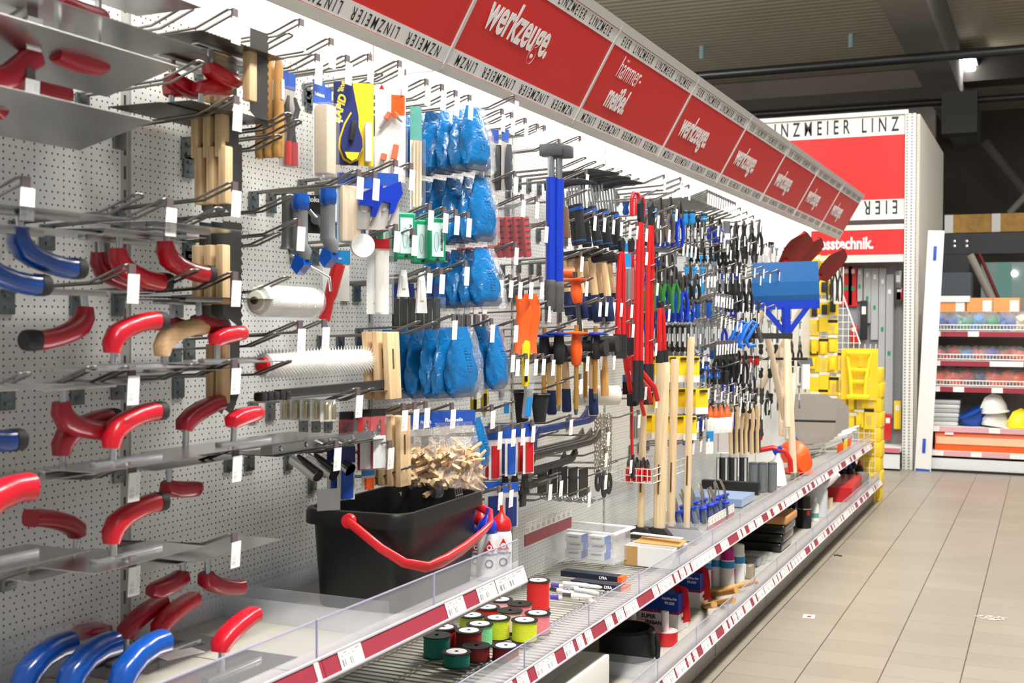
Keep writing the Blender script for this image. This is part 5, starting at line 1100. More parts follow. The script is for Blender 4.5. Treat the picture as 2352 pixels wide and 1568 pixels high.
# ================================================================ goods standing on the shelves
def put(fn, args, px, py, z, label, cat, group=None, rz=0, rx=0, ry=0, dx=0.):
    P = at(px, py, Z=z); return spawn(fn, args, (P.x + dx, P.y, z + .001), label, cat, group, rz, rx, ry)
# the black bucket
def bucket():
    r = empty('bucket'); H = .238; W, D = .145, .245
    def ring(s, z, rad=.05, n=6):
        w_, d_ = W * s, D * s; P = []
        for (sx, sy, a0) in ((1, 1, 0), (-1, 1, 90), (-1, -1, 180), (1, -1, 270)):
            for i in range(n + 1): a = R(a0 + 90 * i / n); P.append(V((sx * (w_ - rad) + rad * math.cos(a), sy * (d_ - rad) + rad * math.sin(a), z)))
        return P
    def loft(rings, caps):
        b = MB(); k = len(rings[0]); vs = [p for q in rings for p in q]
        fs = [(i * k + j, i * k + (j + 1) % k, (i + 1) * k + (j + 1) % k, (i + 1) * k + j) for i in range(len(rings) - 1) for j in range(k)]
        b.add(vs, fs, True)
        for c in caps: b.add(rings[c], [list(range(k))])
        return b
    bk = mat('black_bucket_plastic', '#131313', .38, var=.12, bump=.12, scale=240)
    loft([ring(.86, 0), ring(.93, H), ring(.91, H), ring(.845, .006)], (0, 3)).build('body', bk, r)
    top = loft([ring(.935, H - .034), ring(1.0, H - .034), ring(1.0, H - .006), ring(.985, H + .002), ring(.92, H + .002), ring(.91, H - .02)], ())
    def dip(v):                                    # pouring notch in the far side of the rim
        if v[0] < -W * .8 and abs(v[1]) < .035 and v[2] > H - .02: return (v[0], v[1], v[2] - .014)
        return v
    top.v = [dip(v) for v in top.v]; rim = top.build('rim', bk, r)
    b = MB()
    for i in range(4): b.tube([(W * .98, .05 + i * .013, H - .01), (W * .93, .05 + i * .013, H + .028)], .0016, 6, (0, 1, 0))
    b.tube([(W * .93, .05, H + .028), (W * .93, .089, H + .028)], .0016, 6, (1, 0, 0)); b.tube([(W * .96, .05, H + .01), (W * .96, .089, H + .01)], .0014, 6, (1, 0, 0)); b.build('wringer_comb', grey_pl, rim)
    hr = mat('coral_red_handle', '#e0242b', .35, coat=.2)
    pts = [(0, -D - .012, H - .018), (.03, -D - .016, H - .035), (.09, -D - .014, H - .075), (.14, -D + .005, H - .108), (.172, -D + .06, H - .126), (.18, -D + .14, H - .124), (.182, 0, H - .114), (.18, D - .14, H - .098), (.176, D - .06, H - .082), (.15, D - .0, H - .06), (.09, D + .014, H - .04), (0, D + .012, H - .018)]
    h = MB().sweep(pts, rsec(.0055, .0125, 12, 3), (.5, 0, .86), scale=[.9, .9, .9, .95, 1.1, 1.5, 1.6, 1.5, 1.1, .95, .9, .9]).build('handle', hr, r)
    for s in (-1, 1): MB().lathe([(0, s * .01), (.017, s * .008), (.018, -s * .004)], 18, (0, s * (D + .006), H - .018), 'Y').build('pivot_knob', hr, h)
    return r
spawn(bucket, (), (.268, 2.665, UZ + .001), 'black rectangular bucket with red handle on the upper shelf', 'bucket', rz=2)
def divider(L_, hh): return MB().box((L_ / 2, 0, hh / 2), (L_, .003, hh)).build('clear_shelf_divider', riser_m)
for (x, y, z, l, ds) in ((.03, at(893, 1363, X=.47).y, UZ, .44, 'on the upper shelf left of the bucket'), (.06, 3.96, BZ, .49, 'on the bottom shelf behind the price carton'), (.05, 5.05, MZ, .43, 'on the middle shelf by the sledge heads')):
    spawn(divider, (l, .078), (x, y, z + .001), 'low clear divider ' + ds, 'divider')
def back_riser(L_): return MB().box((0, L_ / 2, .045), (.003, L_, .09)).build('clear_back_strip', riser_m)
spawn(back_riser, (.97,), (.02, 1.98, UZ + .001), 'low clear strip along the board behind the trowels', 'strip'); spawn(back_riser, (.9,), (.02, 1.0, UZ + .001), 'low clear strip along the board, left corner', 'strip')
P = at(462, 1520, Z=UZ); tag(card('leaflet', paper, None, (P.x - .06, P.y - .03, UZ + .003), (.3, 1, 0), (-1, .3, 0), .09, .05), 'white leaflet with red print on the upper shelf', 'leaflet')

# chalk bottles
def chalk_bottle(c):
    r = empty('chalk_bottle'); MB().lathe([(0, 0), (.026, 0), (.028, .006), (.028, .118), (.024, .13), (.018, .134)], 22).build('bottle', mat('pale_bottle', '#d7dbe6', .35), r)
    q = MB().lathe([(.0285, .012), (.0285, .112)], 22).build('paper_sleeve', paper, r)
    MB().lathe([(.026, .13), (.0275, .134), (.0275, .146), (.022, .16), (.009, .172), (.0045, .182), (.004, .196), (0, .197)], 20).build('cap', blue_b if c == 'blue' else red_b, r)
    a = R(-35); M_ = MX.Rotation(a, 4, 'Z'); b = MB(); b.M = M_; b.prism([(-.016, .082), (.016, .082), (0, .112)], .0012, 'YZ', .0287); t = b.build('red_triangle', red_b, r)
    b = MB(); b.M = M_; b.lathe([(.004, .0), (.0075, 0), (.0075, .0012), (.004, .0012)], 16, (.0292, 0, .092), 'X', caps=False); b.build('round_emblem', wht_ink, t)
    text('Kreidepulver', .0105, COLS['navy'], r, M_ @ frame(V((.0295, 0, .073)), (0, 1, 0), (0, 0, 1)), bold=.0003, xs=.8, depth=.0001)
    b = MB(); b.M = M_; b.lathe([(.0085, 0), (.0115, 0), (.0115, .001), (.0085, .001)], 18, (.0287, 0, .048), 'X', caps=False); b.build('blue_ring_print', COLS['navy'], r); return r
for (px, py, yy_, c, ds) in ((1120, 1166, 2.90, 'blue', 'right of the bucket, in front'), (1152, 1160, 2.935, 'red', 'right of the bucket, outermost'), (1106, 1154, 2.96, 'red', 'right of the bucket, rear'), (1090, 1180, 2.945, 'blue', 'half hidden behind the bucket handle')):
    P = at(px, py, Y=yy_); spawn(chalk_bottle, (c,), (P.x, P.y, UZ + .001), f'{c} capped white chalk powder bottle {ds}', 'bottle', 'chalk powder bottles', rz=-20, sc=round((P.z - UZ) / .197, 3))
# spools of mason line
spool_b = mat('black_spool_disc', '#1d1c1c', .4)
TH = {'red': '#d01f1c', 'pink': '#e8828c', 'yellow': '#d6e02e', 'mint': '#7fd99a', 'teal': '#0c7a6c', 'dark': '#8c1d20', 'rose': '#eccdcf', 'lime': '#b5d640'}
def spool(c, lb, h):
    r = empty('line_spool'); q = .0405
    for z in (.0015, h - .0015): MB().lathe([(.006, z - .0015), (q, z - .0015), (q, z + .0015), (.006, z + .0015)], 26).build('disc', spool_b, r)
    def fn(u, v): k = 1 + .012 * math.sin(v * 60) + .01 * math.sin(9 * u * 6.283 + v * 25); a = 2 * math.pi * u; return (.037 * k * math.cos(a), .037 * k * math.sin(a), .003 + v * (h - .006))
    MB().grid(fn, 28, 22, wrap=True).build('line_winding', mat('line_' + c, TH[c], .7, bump=.5, scale=300, var=.14), r)
    if lb: MB().lathe([(.006, 0), (.029, 0), (.029, .0006), (.006, .0006)], 24, (0, 0, h)).build('label', paper, r)
    MB().lathe([(0, .0), (.006, 0)], 12, (0, 0, h + .0008)).build('bore', ink, r); return r
SP = [(1236, 1332, 'red', 1, .098), (1193, 1385, 'pink', 0, .062), (1168, 1401, 'rose', 0, .062), (1235, 1407, 'pink', 1, .062), (1142, 1418, 'yellow', 1, .062), (1205, 1423, 'yellow', 1, .062), (1122, 1394, 'red', 1, .062), (1150, 1376, 'rose', 1, .062), (1083, 1412, 'lime', 1, .062),
      (1100, 1433, 'mint', 1, .062), (1073, 1447, 'dark', 1, .062), (1027, 1441, 'red', 1, .062), (1003, 1458, 'teal', 0, .062), (1049, 1496, 'teal', 1, .04), (1098, 1480, 'dark', 0, .04), (1155, 1482, 'dark', 1, .04)]
DS = ['tall bright red line spool standing alone on the middle shelf', 'pink line spool with black top, behind', 'pale pink line spool with black top', 'pink line spool with white label', 'yellow line spool, left of two', 'yellow line spool, right of two', 'red line spool behind the yellow pair', 'pale line spool at the back', 'lime line spool behind the mint one',
      'mint green line spool', 'dark red line spool beside the mint one', 'red line spool at the left', 'teal line spool with black top', 'low teal line spool in front', 'low dark red spool with black top', 'low dark red spool with white label']
SPP = []
for (px, py, c, lb, h), ds in zip(SP, DS):
    P = at(px, py, Z=MZ + h); SPP.append((P.x, P.y, c, lb, h, ds))
for _ in range(60):                                # nudge them apart so that no two intersect
    for i in range(len(SPP)):
        for j in range(i):
            a, b_ = SPP[i], SPP[j]; d = math.hypot(a[0] - b_[0], a[1] - b_[1])
            if d < .082:
                s = (.083 - d) / 2 / max(d, 1e-4); dx, dy = (a[0] - b_[0]) * s, (a[1] - b_[1]) * s
                SPP[i] = (a[0] + dx, a[1] + dy) + a[2:]; SPP[j] = (b_[0] - dx, b_[1] - dy) + b_[2:]
for x, y, c, lb, h, ds in SPP: spawn(spool, (c, lb, h), (x, y, MZ + .001), ds, 'spool', 'spools of mason line', rz=rnd.uniform(0, 300))

# clear box with small cartons, pencil boxes, markers
def clear_box():
    r = empty('clear_storage_box'); X, Y, H = .13, .085, .118; b = MB(); t = .003
    for s in (-1, 1): b.box((s * X, 0, H / 2), (t, 2 * Y, H)); b.box((0, s * Y, H / 2), (2 * X, t, H))
    b.box((0, 0, .002), (2 * X, 2 * Y, t)); b.build('walls', milk, r); b = MB()
    for s in (-1, 1): b.rbox((s * (X + .008), 0, H), (.02, 2 * Y + .034, .008), .003); b.rbox((0, s * (Y + .008), H), (2 * X, .02, .008), .003)
    b.build('rim', clear('milky_rim', haze=.65, gloss=.08, rough=.25), r); MB().box((-X + .01, -Y - .002, .05), (.022, .001, .045)).build('white_label', paper, r); return r
P = at(1352, 1304, Z=MZ); bx = V((P.x - .02, P.y + .08, MZ + .024)); spawn(clear_box, (), bx, 'clear plastic box of small cartons on the middle shelf', 'box', rz=-4)
def small_carton():
    r = empty('small_carton'); MB().box((0, 0, .015), (.07, .06, .03)).build('box', paper, r)
    MB().box((.0355, 0, .015), (.001, .06, .03)).build('blue_end', mat('faded_blue_end', '#4b72b8', .5), r)
    text('LARSODET', .0095, ink, r, frame(V((0, -.0304, .019)), (1, 0, 0), (0, 0, 1)), bold=.0002, depth=.0001); return r
for cx_ in (0, 1):
    for k in range(3): spawn(small_carton, (), bx + V((-.05 + cx_ * .095, -.03 + .012 * (k % 2), .006 + k * .0312)), f'small white and blue carton, {("bottom", "middle", "top")[k]} of its stack in the clear box', 'carton', 'small cartons in the clear box', rz=-4 + 4 * (k % 2))
def pencil_box(L_):
    r = empty('pencil_box'); MB().box((0, 0, .01), (L_, .05, .02)).build('box', mat('dark_navy_box', '#10182b', .4), r); MB().box((L_ / 2 + .008, 0, .01), (.016, .05, .02)).build('orange_end', orange, r)
    text('LYRA', .013, wht_ink, r, frame(V((L_ * .25, -.0254, .01)), (1, 0, 0), (0, 0, 1)), bold=.0008, depth=.0001); return r
P = at(1352, 1331, Z=MZ); spawn(pencil_box, (.23,), (P.x, P.y + .03, MZ + .001), 'long dark pencil box lettered LYRA under the clear box', 'pencil box', 'dark pencil boxes', rz=-4)
P = at(1370, 1352, Z=MZ); spawn(pencil_box, (.2,), (P.x, P.y + .02, MZ + .001), 'second dark pencil box lying nearer, partly behind plastic', 'pencil box', 'dark pencil boxes', rz=-6)
def marker(c):
    r = empty('marker'); MB().lathe([(0, 0), (.007, .001), (.007, .085), (.004, .1), (0, .102)], 12, axis='X').build('body', paper, r); MB().lathe([(.0075, .0), (.0078, .03)], 12, axis='X').build('cap', COLS[c], r); return r
for i in range(9):
    P = at(1296 + (i % 3) * 28, 1352 + (i // 3) * 14 + (i % 2) * 5, Z=MZ); spawn(marker, (('purple', 'white', 'purple', 'dark')[i % 4],), (P.x - .05, P.y, MZ + .009 + .0145 * (i % 2)), 'white marker pen lying on the middle shelf behind the clear strip', 'pen', 'white marker pens', rz=rnd.uniform(-30, 10))
# cardboard, ruler, sledge hammers with pale shafts
def carton(x, y, z):
    r = empty('open_carton'); b = MB()
    for s in (-1, 1): b.box((s * x / 2, 0, z / 2), (.004, y, z)); b.box((0, s * y / 2, z / 2), (x, .004, z))
    b.box((0, 0, .002), (x, y, .004)); b.build('box', paper, r); MB().box((-x * .36, -y / 2 - .0025, z / 2), (x * .28, .001, z)).build('brown_side', mat('brown_card', '#b98f55', .8), r); MB().box((x * .1, 0, z + .012), (x * .95, y * .5, .003), (R(8), 0, 0)).build('flap', mat('brown_card', '#b98f55', .8), r); return r
P = at(1492, 1302, Z=MZ); spawn(carton, (.2, .16, .075), (P.x, P.y + .08, MZ + .001), 'low white and brown open carton in front of the sledge hammers', 'carton', rz=-4)
b = MB().box((0, 0, 0), (.22, .03, .004)); o = b.build('ruler', paper); o.location = (P.x - .0, P.y + .09, MZ + .108); o.rotation_euler = (0, 0, R(-10)); tag(o, 'white folding ruler lying across the low carton', 'ruler')
b = MB()
for i in range(20): b.box((-.1 + i * .0105, -.0152, .0), (.0012, .0006, .003))
b.build('tick_marks', ink, o)
def pale_sledge(h, rr):
    r = empty('pale_sledge_hammer'); MB().prism([(-.06, 0), (.06, 0), (.062, .022), (.035, .05), (-.035, .05), (-.062, .022)], .06, 'XZ', -.03).build('head', mat('matt_black_iron', '#2b2a29', .6, .2), r)
    MB().sweep([(0, 0, .05), (0, 0, h * .3), (0, 0, h * .6), (0, 0, h * .985), (0, 0, h)], rsec(rr * .8, rr), (1, 0, 0), scale=[.95, 1.05, 1.0, 1.1, .95]).build('shaft', wood('pale_shaft', '#e6d0ac', '#d6b98e'), r)
    MB().box((rr * .1, -rr * 1.03, h * .34), (.007, .0008, .13)).build('burnt_stamp', mat('burnt_stamp', '#5a4630', .8), r); return r
for (px, py, yt, rr, ds) in ((1466, 1238, 825, .0155, 'leftmost of the four shafts'), (1509, 1240, 829, .027, 'thickest shaft, with a burnt stamp'), (1536, 1236, 827, .017, 'shaft half hidden behind the thickest one'), (1572, 1240, 772, .0145, 'tallest thin shaft on the right')):
    P = at(px, py, Z=MZ); h = abs(at(px, yt, X=P.x).z - MZ); spawn(pale_sledge, (round(h, 2), rr), (P.x, P.y + .03, MZ + .001), 'pale wooden sledge hammer standing on its black head, ' + ds, 'hammer', 'standing sledge hammers', rz=-6, ry=1)
# basket price strips
def strip(L_): 
    r = empty('price_strip'); MB().box((0, L_ / 2, .02), (.004, L_, .04)).build('crimson_band', crimson, r); 
    for i in range(9): card('price_label', lab, r, (.003, i * L_ / 9 + .001, .042), (0, 1, 0), (0, 0, 1), L_ / 9 - .002, .04)
    return r
P = at(1205, 1255, X=.14); spawn(strip, (.44,), P, 'row of white labels over a crimson strip beneath the pry bars', 'price strip')
P = at(1625, 1215, X=.36); spawn(strip, (.5,), (P.x, P.y, P.z - .03), 'row of crimson and white labels before the blue putty knives', 'price strip')
def basket(x, y, z):
    b = MB()
    for k in (0, .5, 1): b.tube([(-x / 2, -y / 2, z * k), (x / 2, -y / 2, z * k), (x / 2, y / 2, z * k), (-x / 2, y / 2, z * k)], .0025, 6, closed=True)
    for i in range(9):
        t = -.5 + i / 8; b.cyl((x * t, -y / 2, 0), (x * t, -y / 2, z), .0018, n=6).cyl((x * t, y / 2, 0), (x * t, y / 2, z), .0018, n=6); b.cyl((x / 2, y * t, 0), (x / 2, y * t, z), .0018, n=6).cyl((-x / 2, y * t, 0), (-x / 2, y * t, z), .0018, n=6); b.cyl((x * t, -y / 2, 0), (x * t, y / 2, 0), .0018, n=6)
    return b.build('wire_basket', mat('white_wire', '#d8d8d4', .4))
P = at(1440, 1110, X=.14); spawn(basket, (.2, .5, .06), (.14, P.y + .3, P.z), 'white wire basket holding red clamps behind the pale shafts', 'basket')
# red gripped clamps in the basket
for i in range(6): hang(pliers, ('red',), 1446 + i * 8, 1050 + (i % 2) * 6, 1108, .12 + .015 * i, 'red gripped clamp standing in the white wire basket', 'clamp', 'red clamps in the basket', rx=12 * (i % 3 - 1))
# putty knives
def putty():
    r = empty('putty_knife'); MB().lathe([(0, 0), (.012, .002), (.013, .03), (.010, .07), (.012, .08)], 12).build('grip', mat('grey_blue_grip', '#6b7683', .45), r); MB().lathe([(.008, .078), (.021, .08), (.021, .088), (.008, .092)], 14).build('blue_guard', blue_b, r)
    MB().box((-.012, 0, .045), (.008, .02, .07)).build('blue_back', blue_b, r); MB().sweep([(0, 0, .09), (.004, 0, .12), (.0, 0, .15), (-.004, 0, .168)], rsec(.0105, .003), (1, 0, 0), scale=[.8, 1, 1, .7]).build('blade', mat('tan_steel', '#9d9184', .35, .7), r); return r
for i in range(14):
    px = 1566 + (i % 7) * 17 + (i // 7) * 8; P = at(px, 1218 - (i % 7) * 5 - (i // 7) * 14, Z=MZ + .004)
    spawn(putty, (), (P.x, P.y, MZ + .006), 'blue collared putty knife in the bin right of the sledges', 'putty knife', 'blue putty knives', rz=rnd.uniform(-40, 40), rx=rnd.uniform(4, 20), ry=rnd.uniform(-16, 4))
# cartridges, long black box
def cartridge(w):
    r = empty('mortar_cartridge'); MB().lathe([(0, 0), (.0265, 0), (.0265, .16), (0, .16)], 20).build('tube', mat('dark_cartridge', '#3a3d3f', .4, var=.5, scale=120) if w else mat('grey_cartridge', '#6d7173', .4, var=.15, scale=90), r)
    MB().lathe([(.027, .158), (.0275, .16), (.0275, .183), (0, .184)] if w else [(.0268, .156), (.027, .163), (.02, .166), (0, .166)], 20).build('cap', paper if w else mat('dull_grey_cap', '#55595b', .4), r)
    if w: MB().box((.018, -.0195, .08), (.012, .003, .15), (0, 0, R(45))).build('white_stripe', paper, r)
    return r
for i, (px, w) in enumerate(((1612, 1), (1640, 1), (1660, 1), (1681, 1), (1705, 1), (1727, 0), (1748, 0), (1771, 0))):
    P = at(px, 1112 if w else 1130, Z=MZ); spawn(cartridge, (w,), (P.x, P.y + .03, MZ + .001), ('white capped dark' if w else 'plain grey') + ' cartridge standing behind the black box', 'cartridge', 'mortar cartridges', rz=rnd.uniform(-8, 8))
A = at(1592, 1122, Z=MZ); B = at(1746, 1134, Z=MZ); r = empty('long_black_box'); r.location = ((A.x + B.x) / 2, B.y - .02, MZ + .001)
MB().box((0, 0, .032), (abs(B.x - A.x), .05, .064)).build('box', COLS['black'], r); text('mako', .014, wht_ink, r, frame(V((-abs(B.x - A.x) * .4, -.0254, .05)), (1, 0, 0), (0, 0, 1)), bold=.0006); tag(r, 'long black box lettered mako before the cartridges', 'box')
P = at(1665, 1160, Z=MZ); o = MB().box((0, 0, .02), (.3, .3, .04)).build('blue_plastic_tray', mat('blue_grey_tray', '#7f93b5', .4)); o.location = (P.x - .05, P.y + .1, MZ + .003); tag(o, 'flat bluish plastic tray in front of the black box', 'tray')
# spray bottle with red tube, orange dome, oil can
def cone_bottle():
    r = empty('trigger_bottle'); MB().lathe([(0, 0), (.055, 0), (.052, .02), (.03, .14), (.016, .17), (.016, .19)], 20).build('bottle', paper, r); MB().rbox((0, 0, .205), (.06, .03, .04), .008, rot=(0, R(-30), 0)).build('blue_head', blue_b, r)
    MB().tube([(-.12, 0, .2), (-.03, 0, .22), (.04, 0, .2), (.07, 0, .15), (.075, 0, .08)], .0165, 12, (0, 1, 0)).build('red_grip_tube', red_b, r); return r
P = at(1786, 1114, Z=MZ); spawn(cone_bottle, (), (P.x, P.y, MZ + .001), 'white cone shaped bottle with red bent grip tube', 'bottle', rz=10)
def orange_dome():
    r = empty('orange_scoop'); 
    def fn(u, v): a = 2 * math.pi * u; p = .15 + v * 1.75; return (.11 * math.sin(p) * math.cos(a) * (1 + .15 * math.cos(a)), .095 * math.sin(p) * math.sin(a), .105 + .105 * math.cos(p))
    MB().grid(fn, 26, 12, wrap=True).build('dome', orange, r); MB().lathe([(.045, 0), (.055, 0), (.058, .05), (.047, .05)], 20, (.085, -.02, .075), 'X').build('opening', orange, r); MB().ball((0, 0, .205), (.02, .02, .02)).build('knob', orange, r); MB().rbox((.02, 0, .012), (.26, .15, .02), .008).build('rim', orange, r); return r
P = at(1832, 1086, Z=MZ); spawn(orange_dome, (), (P.x - .03, P.y, MZ + .001), 'glossy orange domed scoop with round opening', 'scoop', rz=-35)
def oil_can():
    r = empty('oil_can'); MB().lathe([(0, 0), (.028, 0), (.03, .008), (.018, .055), (.012, .062), (.004, .07)], 18).build('body', mat('brushed_tin', '#a9a69f', .35, .9), r); MB().tube([(0, 0, .065), (0, 0, .13), (-.004, 0, .16), (-.02, 0, .175)], .002, 7, (0, 1, 0)).build('spout', steel, r); MB().rbox((.05, 0, .03), (.024, .02, .02), .004, rot=(0, R(-30), 0)).build('black_nut', rubber, r)
    MB().cyl((-.02, -.05, .006), (.12, -.05, .02), .003).build('brass_rod', COLS['brass'], r); return r
P = at(1826, 1100, Z=MZ); spawn(oil_can, (), (P.x, P.y, MZ + .001), 'small tin oil can with upright thin spout', 'oil can', rz=-20)
# loose chrome trowels and small things at the end of the middle shelf
def brick_trowel():
    r = empty('brick_trowel'); MB().prism([(-.09, 0), (-.03, .055), (.06, .045), (.09, 0), (.06, -.045), (-.03, -.055)], .0015, 'XY').build('blade', steel, r); MB().tube([(.08, 0, .002), (.12, 0, .01), (.14, 0, .05), (.18, 0, .06)], .005, 8, (0, 1, 0)).build('neck', steel, r); MB().tube([(.17, 0, .06), (.3, 0, .085)], .0145, 12, (0, 1, 0)).build('chrome_grip', chrome, r); return r
for i in range(5):
    P = at(1880 + i * 9, 1052 - i * 3, Z=MZ); spawn(brick_trowel, (), (P.x - .1, P.y, MZ + .004 + .014 * i), 'chrome gripped brick trowel in the pile right of the orange scoop', 'trowel', 'brick trowels', rz=-10 + 8 * i, ry=-10)
P = at(1897, 1000, X=.2); spawn(spool_disc, (.09,), P, 'red and white disc standing behind the brick trowels', 'disc', rz=-60)
for i, c in enumerate(('orange', 'yellow', 'orange')):
    P = at(1930 + i * 9, 1040 - i * 6, Z=MZ); o = MB().rbox((0, 0, .04), (.04, .05, .08), .004).build('small_box', COLS[c]); o.location = (P.x, P.y, MZ + .001); tag(o, f'small {c} box near the end of the middle shelf', 'box', 'small end boxes')
# caulking gun and long handled tools
def broom_head():
    r = empty('snow_pusher'); MB().sweep([(0, 0, .32), (.012, 0, .2), (.012, 0, .12), (0, 0, .08)], [(-.2, -.002), (.2, -.002), (.2, .002), (-.2, .002)], (1, 0, 0), smooth=False).build('blue_blade', mat('blue_sheet', '#155b9a', .4), r)
    MB().box((.002, 0, .06), (.02, .4, .05)).build('lower_rail', blue_b, r)
    for s in (-1, 1): MB().box((0, s * .07, -.03), (.016, .03, .2), (R(-s * 38), 0, 0)).build('brace', blue_b, r)
    MB().cyl((0, 0, .05), (0, 0, -.14), .028, .026, 14).build('socket', blue_b, r); MB().tube([(0, 0, -.12), (.0, .01, -.5), (0, .02, -.95)], .021, 12, (1, 0, 0)).build('shaft', pale_wood, r); return r
P = at(1806, 655, X=.34); spawn(broom_head, (), (P.x, P.y, P.z - .18), 'blue snow pusher leaning head up with a pale shaft', 'snow pusher', rz=-68, rx=2)
def shovel(h, c):
    r = empty('shovel'); m_ = {'red': mat('brick_red_paint', '#8e2320', .45), 'grey': mat('aluminium_sheet', '#a39a90', .4, .5)}[c]
    def fn(u, v): w = .085 * (1 - (2 * v - .75) ** 4 * .25 if v > .5 else .72 + .28 * v * 2); w *= 1.25 * (1 if v < .75 else math.cos((v - .75) / .25 * 1.35)); a = (u - .5) * 2; return (.03 * a * a + .05 * v, w * a, .06 + v * .27)
    MB().grid(fn, 12, 14).build('blade', m_, r); MB().cyl((.0, 0, -.06), (.004, 0, .1), .019, .022, 12).build('socket', red_b if c == 'red' else m_, r); MB().tube([(0, 0, -.05), (0, 0, -h)], .0195, 12, (1, 0, 0)).build('shaft', pale_wood, r); return r
P = at(1866, 660, X=.38); spawn(shovel, (.85, 'red'), P, 'red shovel, blade up, in front of the yellow goods', 'shovel', 'red shovels', rz=-28, ry=32)
P = at(1790, 625, X=.2); spawn(shovel, (.95, 'red'), P, 'red shovel behind the blue pusher blade', 'shovel', 'red shovels', rz=-35, ry=32)
P = at(1815, 628, X=.15); spawn(shovel, (.95, 'red'), P, 'red shovel hindmost, between the other two', 'shovel', 'red shovels', rz=-25, ry=34)
for (px, py, px2, py2, X, ds) in ((1762, 770, 1802, 960, .3, 'tan shaft leaning left of the pusher'), (1806, 745, 1808, 980, .34, 'straight shaft below the pusher'), (1795, 800, 1795, 1000, .2, 'rear shaft behind the pusher'), (1822, 860, 1812, 1010, .28, 'rear shaft under the clamp tool')):
    A = at(px, py, X=X); B = at(px2, py2, X=X + .03); o = MB().tube([(0, 0, 0), B - A], .0195, 12, (1, 0, 0)).build('tool_shaft', pale_wood); o.location = A; tag(o, 'pale wooden ' + ds, 'shaft', 'long pale shafts')
def blue_frame():
    r = empty('blue_tool_foot'); MB().box((0, 0, .02), (.03, .3, .05)).build('base_bar', navy, r)
    for s in (-1, 1): MB().box((0, s * .07, .11), (.02, .03, .22), (R(s * 40), 0, 0)).build('brace', blue_b, r)
    MB().cyl((0, 0, .12), (0, 0, .3), .028).build('socket', blue_b, r); return r
P = at(1806, 1034, Z=MZ); spawn(blue_frame, (), (P.x - .03, P.y, MZ + .001), 'dark blue triangular foot of a tool on the middle shelf', 'tool foot', rz=-68)
for (px, py, y2, X, ds) in ((1866, 905, 1020, .16, 'wide rear one'), (1895, 915, 1022, .24, 'front one')):
    A = at(px, py, X=X); B = at(px, y2, X=X); hh = A.z - B.z; o = MB().prism([(-.17, 0), (.17, 0), (.19, hh * .8), (.12, hh), (-.12, hh), (-.19, hh * .8)], .02, 'YZ').build('dustpan_shovel', mat('aluminium_sheet', '#a39a90', .4, .5)); o.location = B; o.rotation_euler = (R(0), R(-8), R(-65)); tag(o, 'plain grey sheet metal shovel pan, ' + ds, 'shovel pan', 'grey shovel pans')
def gun(h):
    r = empty('caulking_gun'); MB().box((0, 0, -h * .55), (.03, .05, h * .7)).build('white_body', paper, r); MB().tube([(0, 0, 0), (0, 0, -h)], .006, 8, (1, 0, 0)).build('rod', steel, r); MB().prism([(-.05, -h * .1), (.04, 0), (.05, -h * .25), (-.02, -h * .3)], .02, 'YZ', -.01).build('trigger_head', steel, r); return r
hang(gun, (), 1850, 820, 900, .34, 'silver and white caulking gun hanging by a black rail', 'caulking gun', rz=-60)
for (px, py, px2, ds) in ((1755, 824, 1862, 'upper'), (1830, 966, 1902, 'lower')):
    A = at(px, py, X=.1); o = MB().cyl((0, 0, 0), (.33, 0, .005), .009, n=10).build('tool_rail', black); o.location = (.05, A.y, A.z); tag(o, ds + ' black tool rail sticking out beside the long shafts', 'rail', 'black tool rails')

# ---------------------------------------------------------------- bottom shelf
P = at(1408, 1560, X=.5); Pt = at(1400, 1506, X=.5); hc = Pt.z - BZ
def price_carton(h):
    r = empty('white_carton'); MB().rbox((-.2, -.35, h / 2), (.4, .7, h), .004).build('box', mat('white_box_card', '#d9d8d3', .6, var=.05, scale=5), r); MB().box((-.04, -.35, h + .0006), (.045, .69, .001)).build('clear_tape', mat('tape_sheen', '#c6c6c2', .2), r)
    text('r 310.00', .075, ink, r, frame(V((.0006, -.24, h * .42)), (0, 1, 0), (0, 0, 1)), bold=.0005, xs=.8); return r
spawn(price_carton, (round(hc, 2),), (.5, Pt.y, BZ + .001), 'white carton lettered 310.00 at the front of the bottom shelf', 'carton')
def strap_coil():
    r = empty('black_strap_coil'); 
    for k, rr in enumerate((.1, .094, .088)): MB().sweep([(rr * math.cos(t), rr * math.sin(t) * 1.1, .05 + .004 * k) for t in [i * 2 * math.pi / 30 for i in range(30)]], [(-.003, -.05), (.003, -.05), (.003, .05), (-.003, .05)], (0, 0, 1), closed=True).build('coil', rubber, r)
    MB().rbox((.105, -.02, .06), (.03, .022, .1), .008, rot=(R(14), 0, 0)).build('buckle', black, r); MB().tube([(.12, -.02, .1), (.13, -.03, .05), (.125, -.02, .01)], .009, 8, (0, 1, 0)).build('loop', black, r); return r
put(strap_coil, (), 1440, 1505, BZ, 'round black strap coil with buckle behind the white carton', 'strap')
def tape_roll():
    r = empty('barrier_tape_roll'); MB().lathe([(.014, 0), (.05, 0), (.05, .05), (.014, .05)], 24).build('red_tape', mat('red_tape_roll', '#cc2228', .35, var=.2, scale=30), r); MB().lathe([(.013, .05), (.05, .0505), (.05, .052), (.013, .052)], 24).build('pale_edge', mat('pale_pink_edge', '#e6aeb0', .5), r); MB().lathe([(.011, .0), (.0145, 0), (.0145, .125), (.011, .125), (.011, .12)], 18).build('core', paper, r); return r
for px, py, ds in ((1527, 1478, 'front one with a tall white core'), (1453, 1452, 'rear one'), (1418, 1462, 'left one in shade')): put(tape_roll, (), px, py, BZ, 'red and white barrier tape roll, ' + ds, 'tape roll', 'barrier tape rolls')
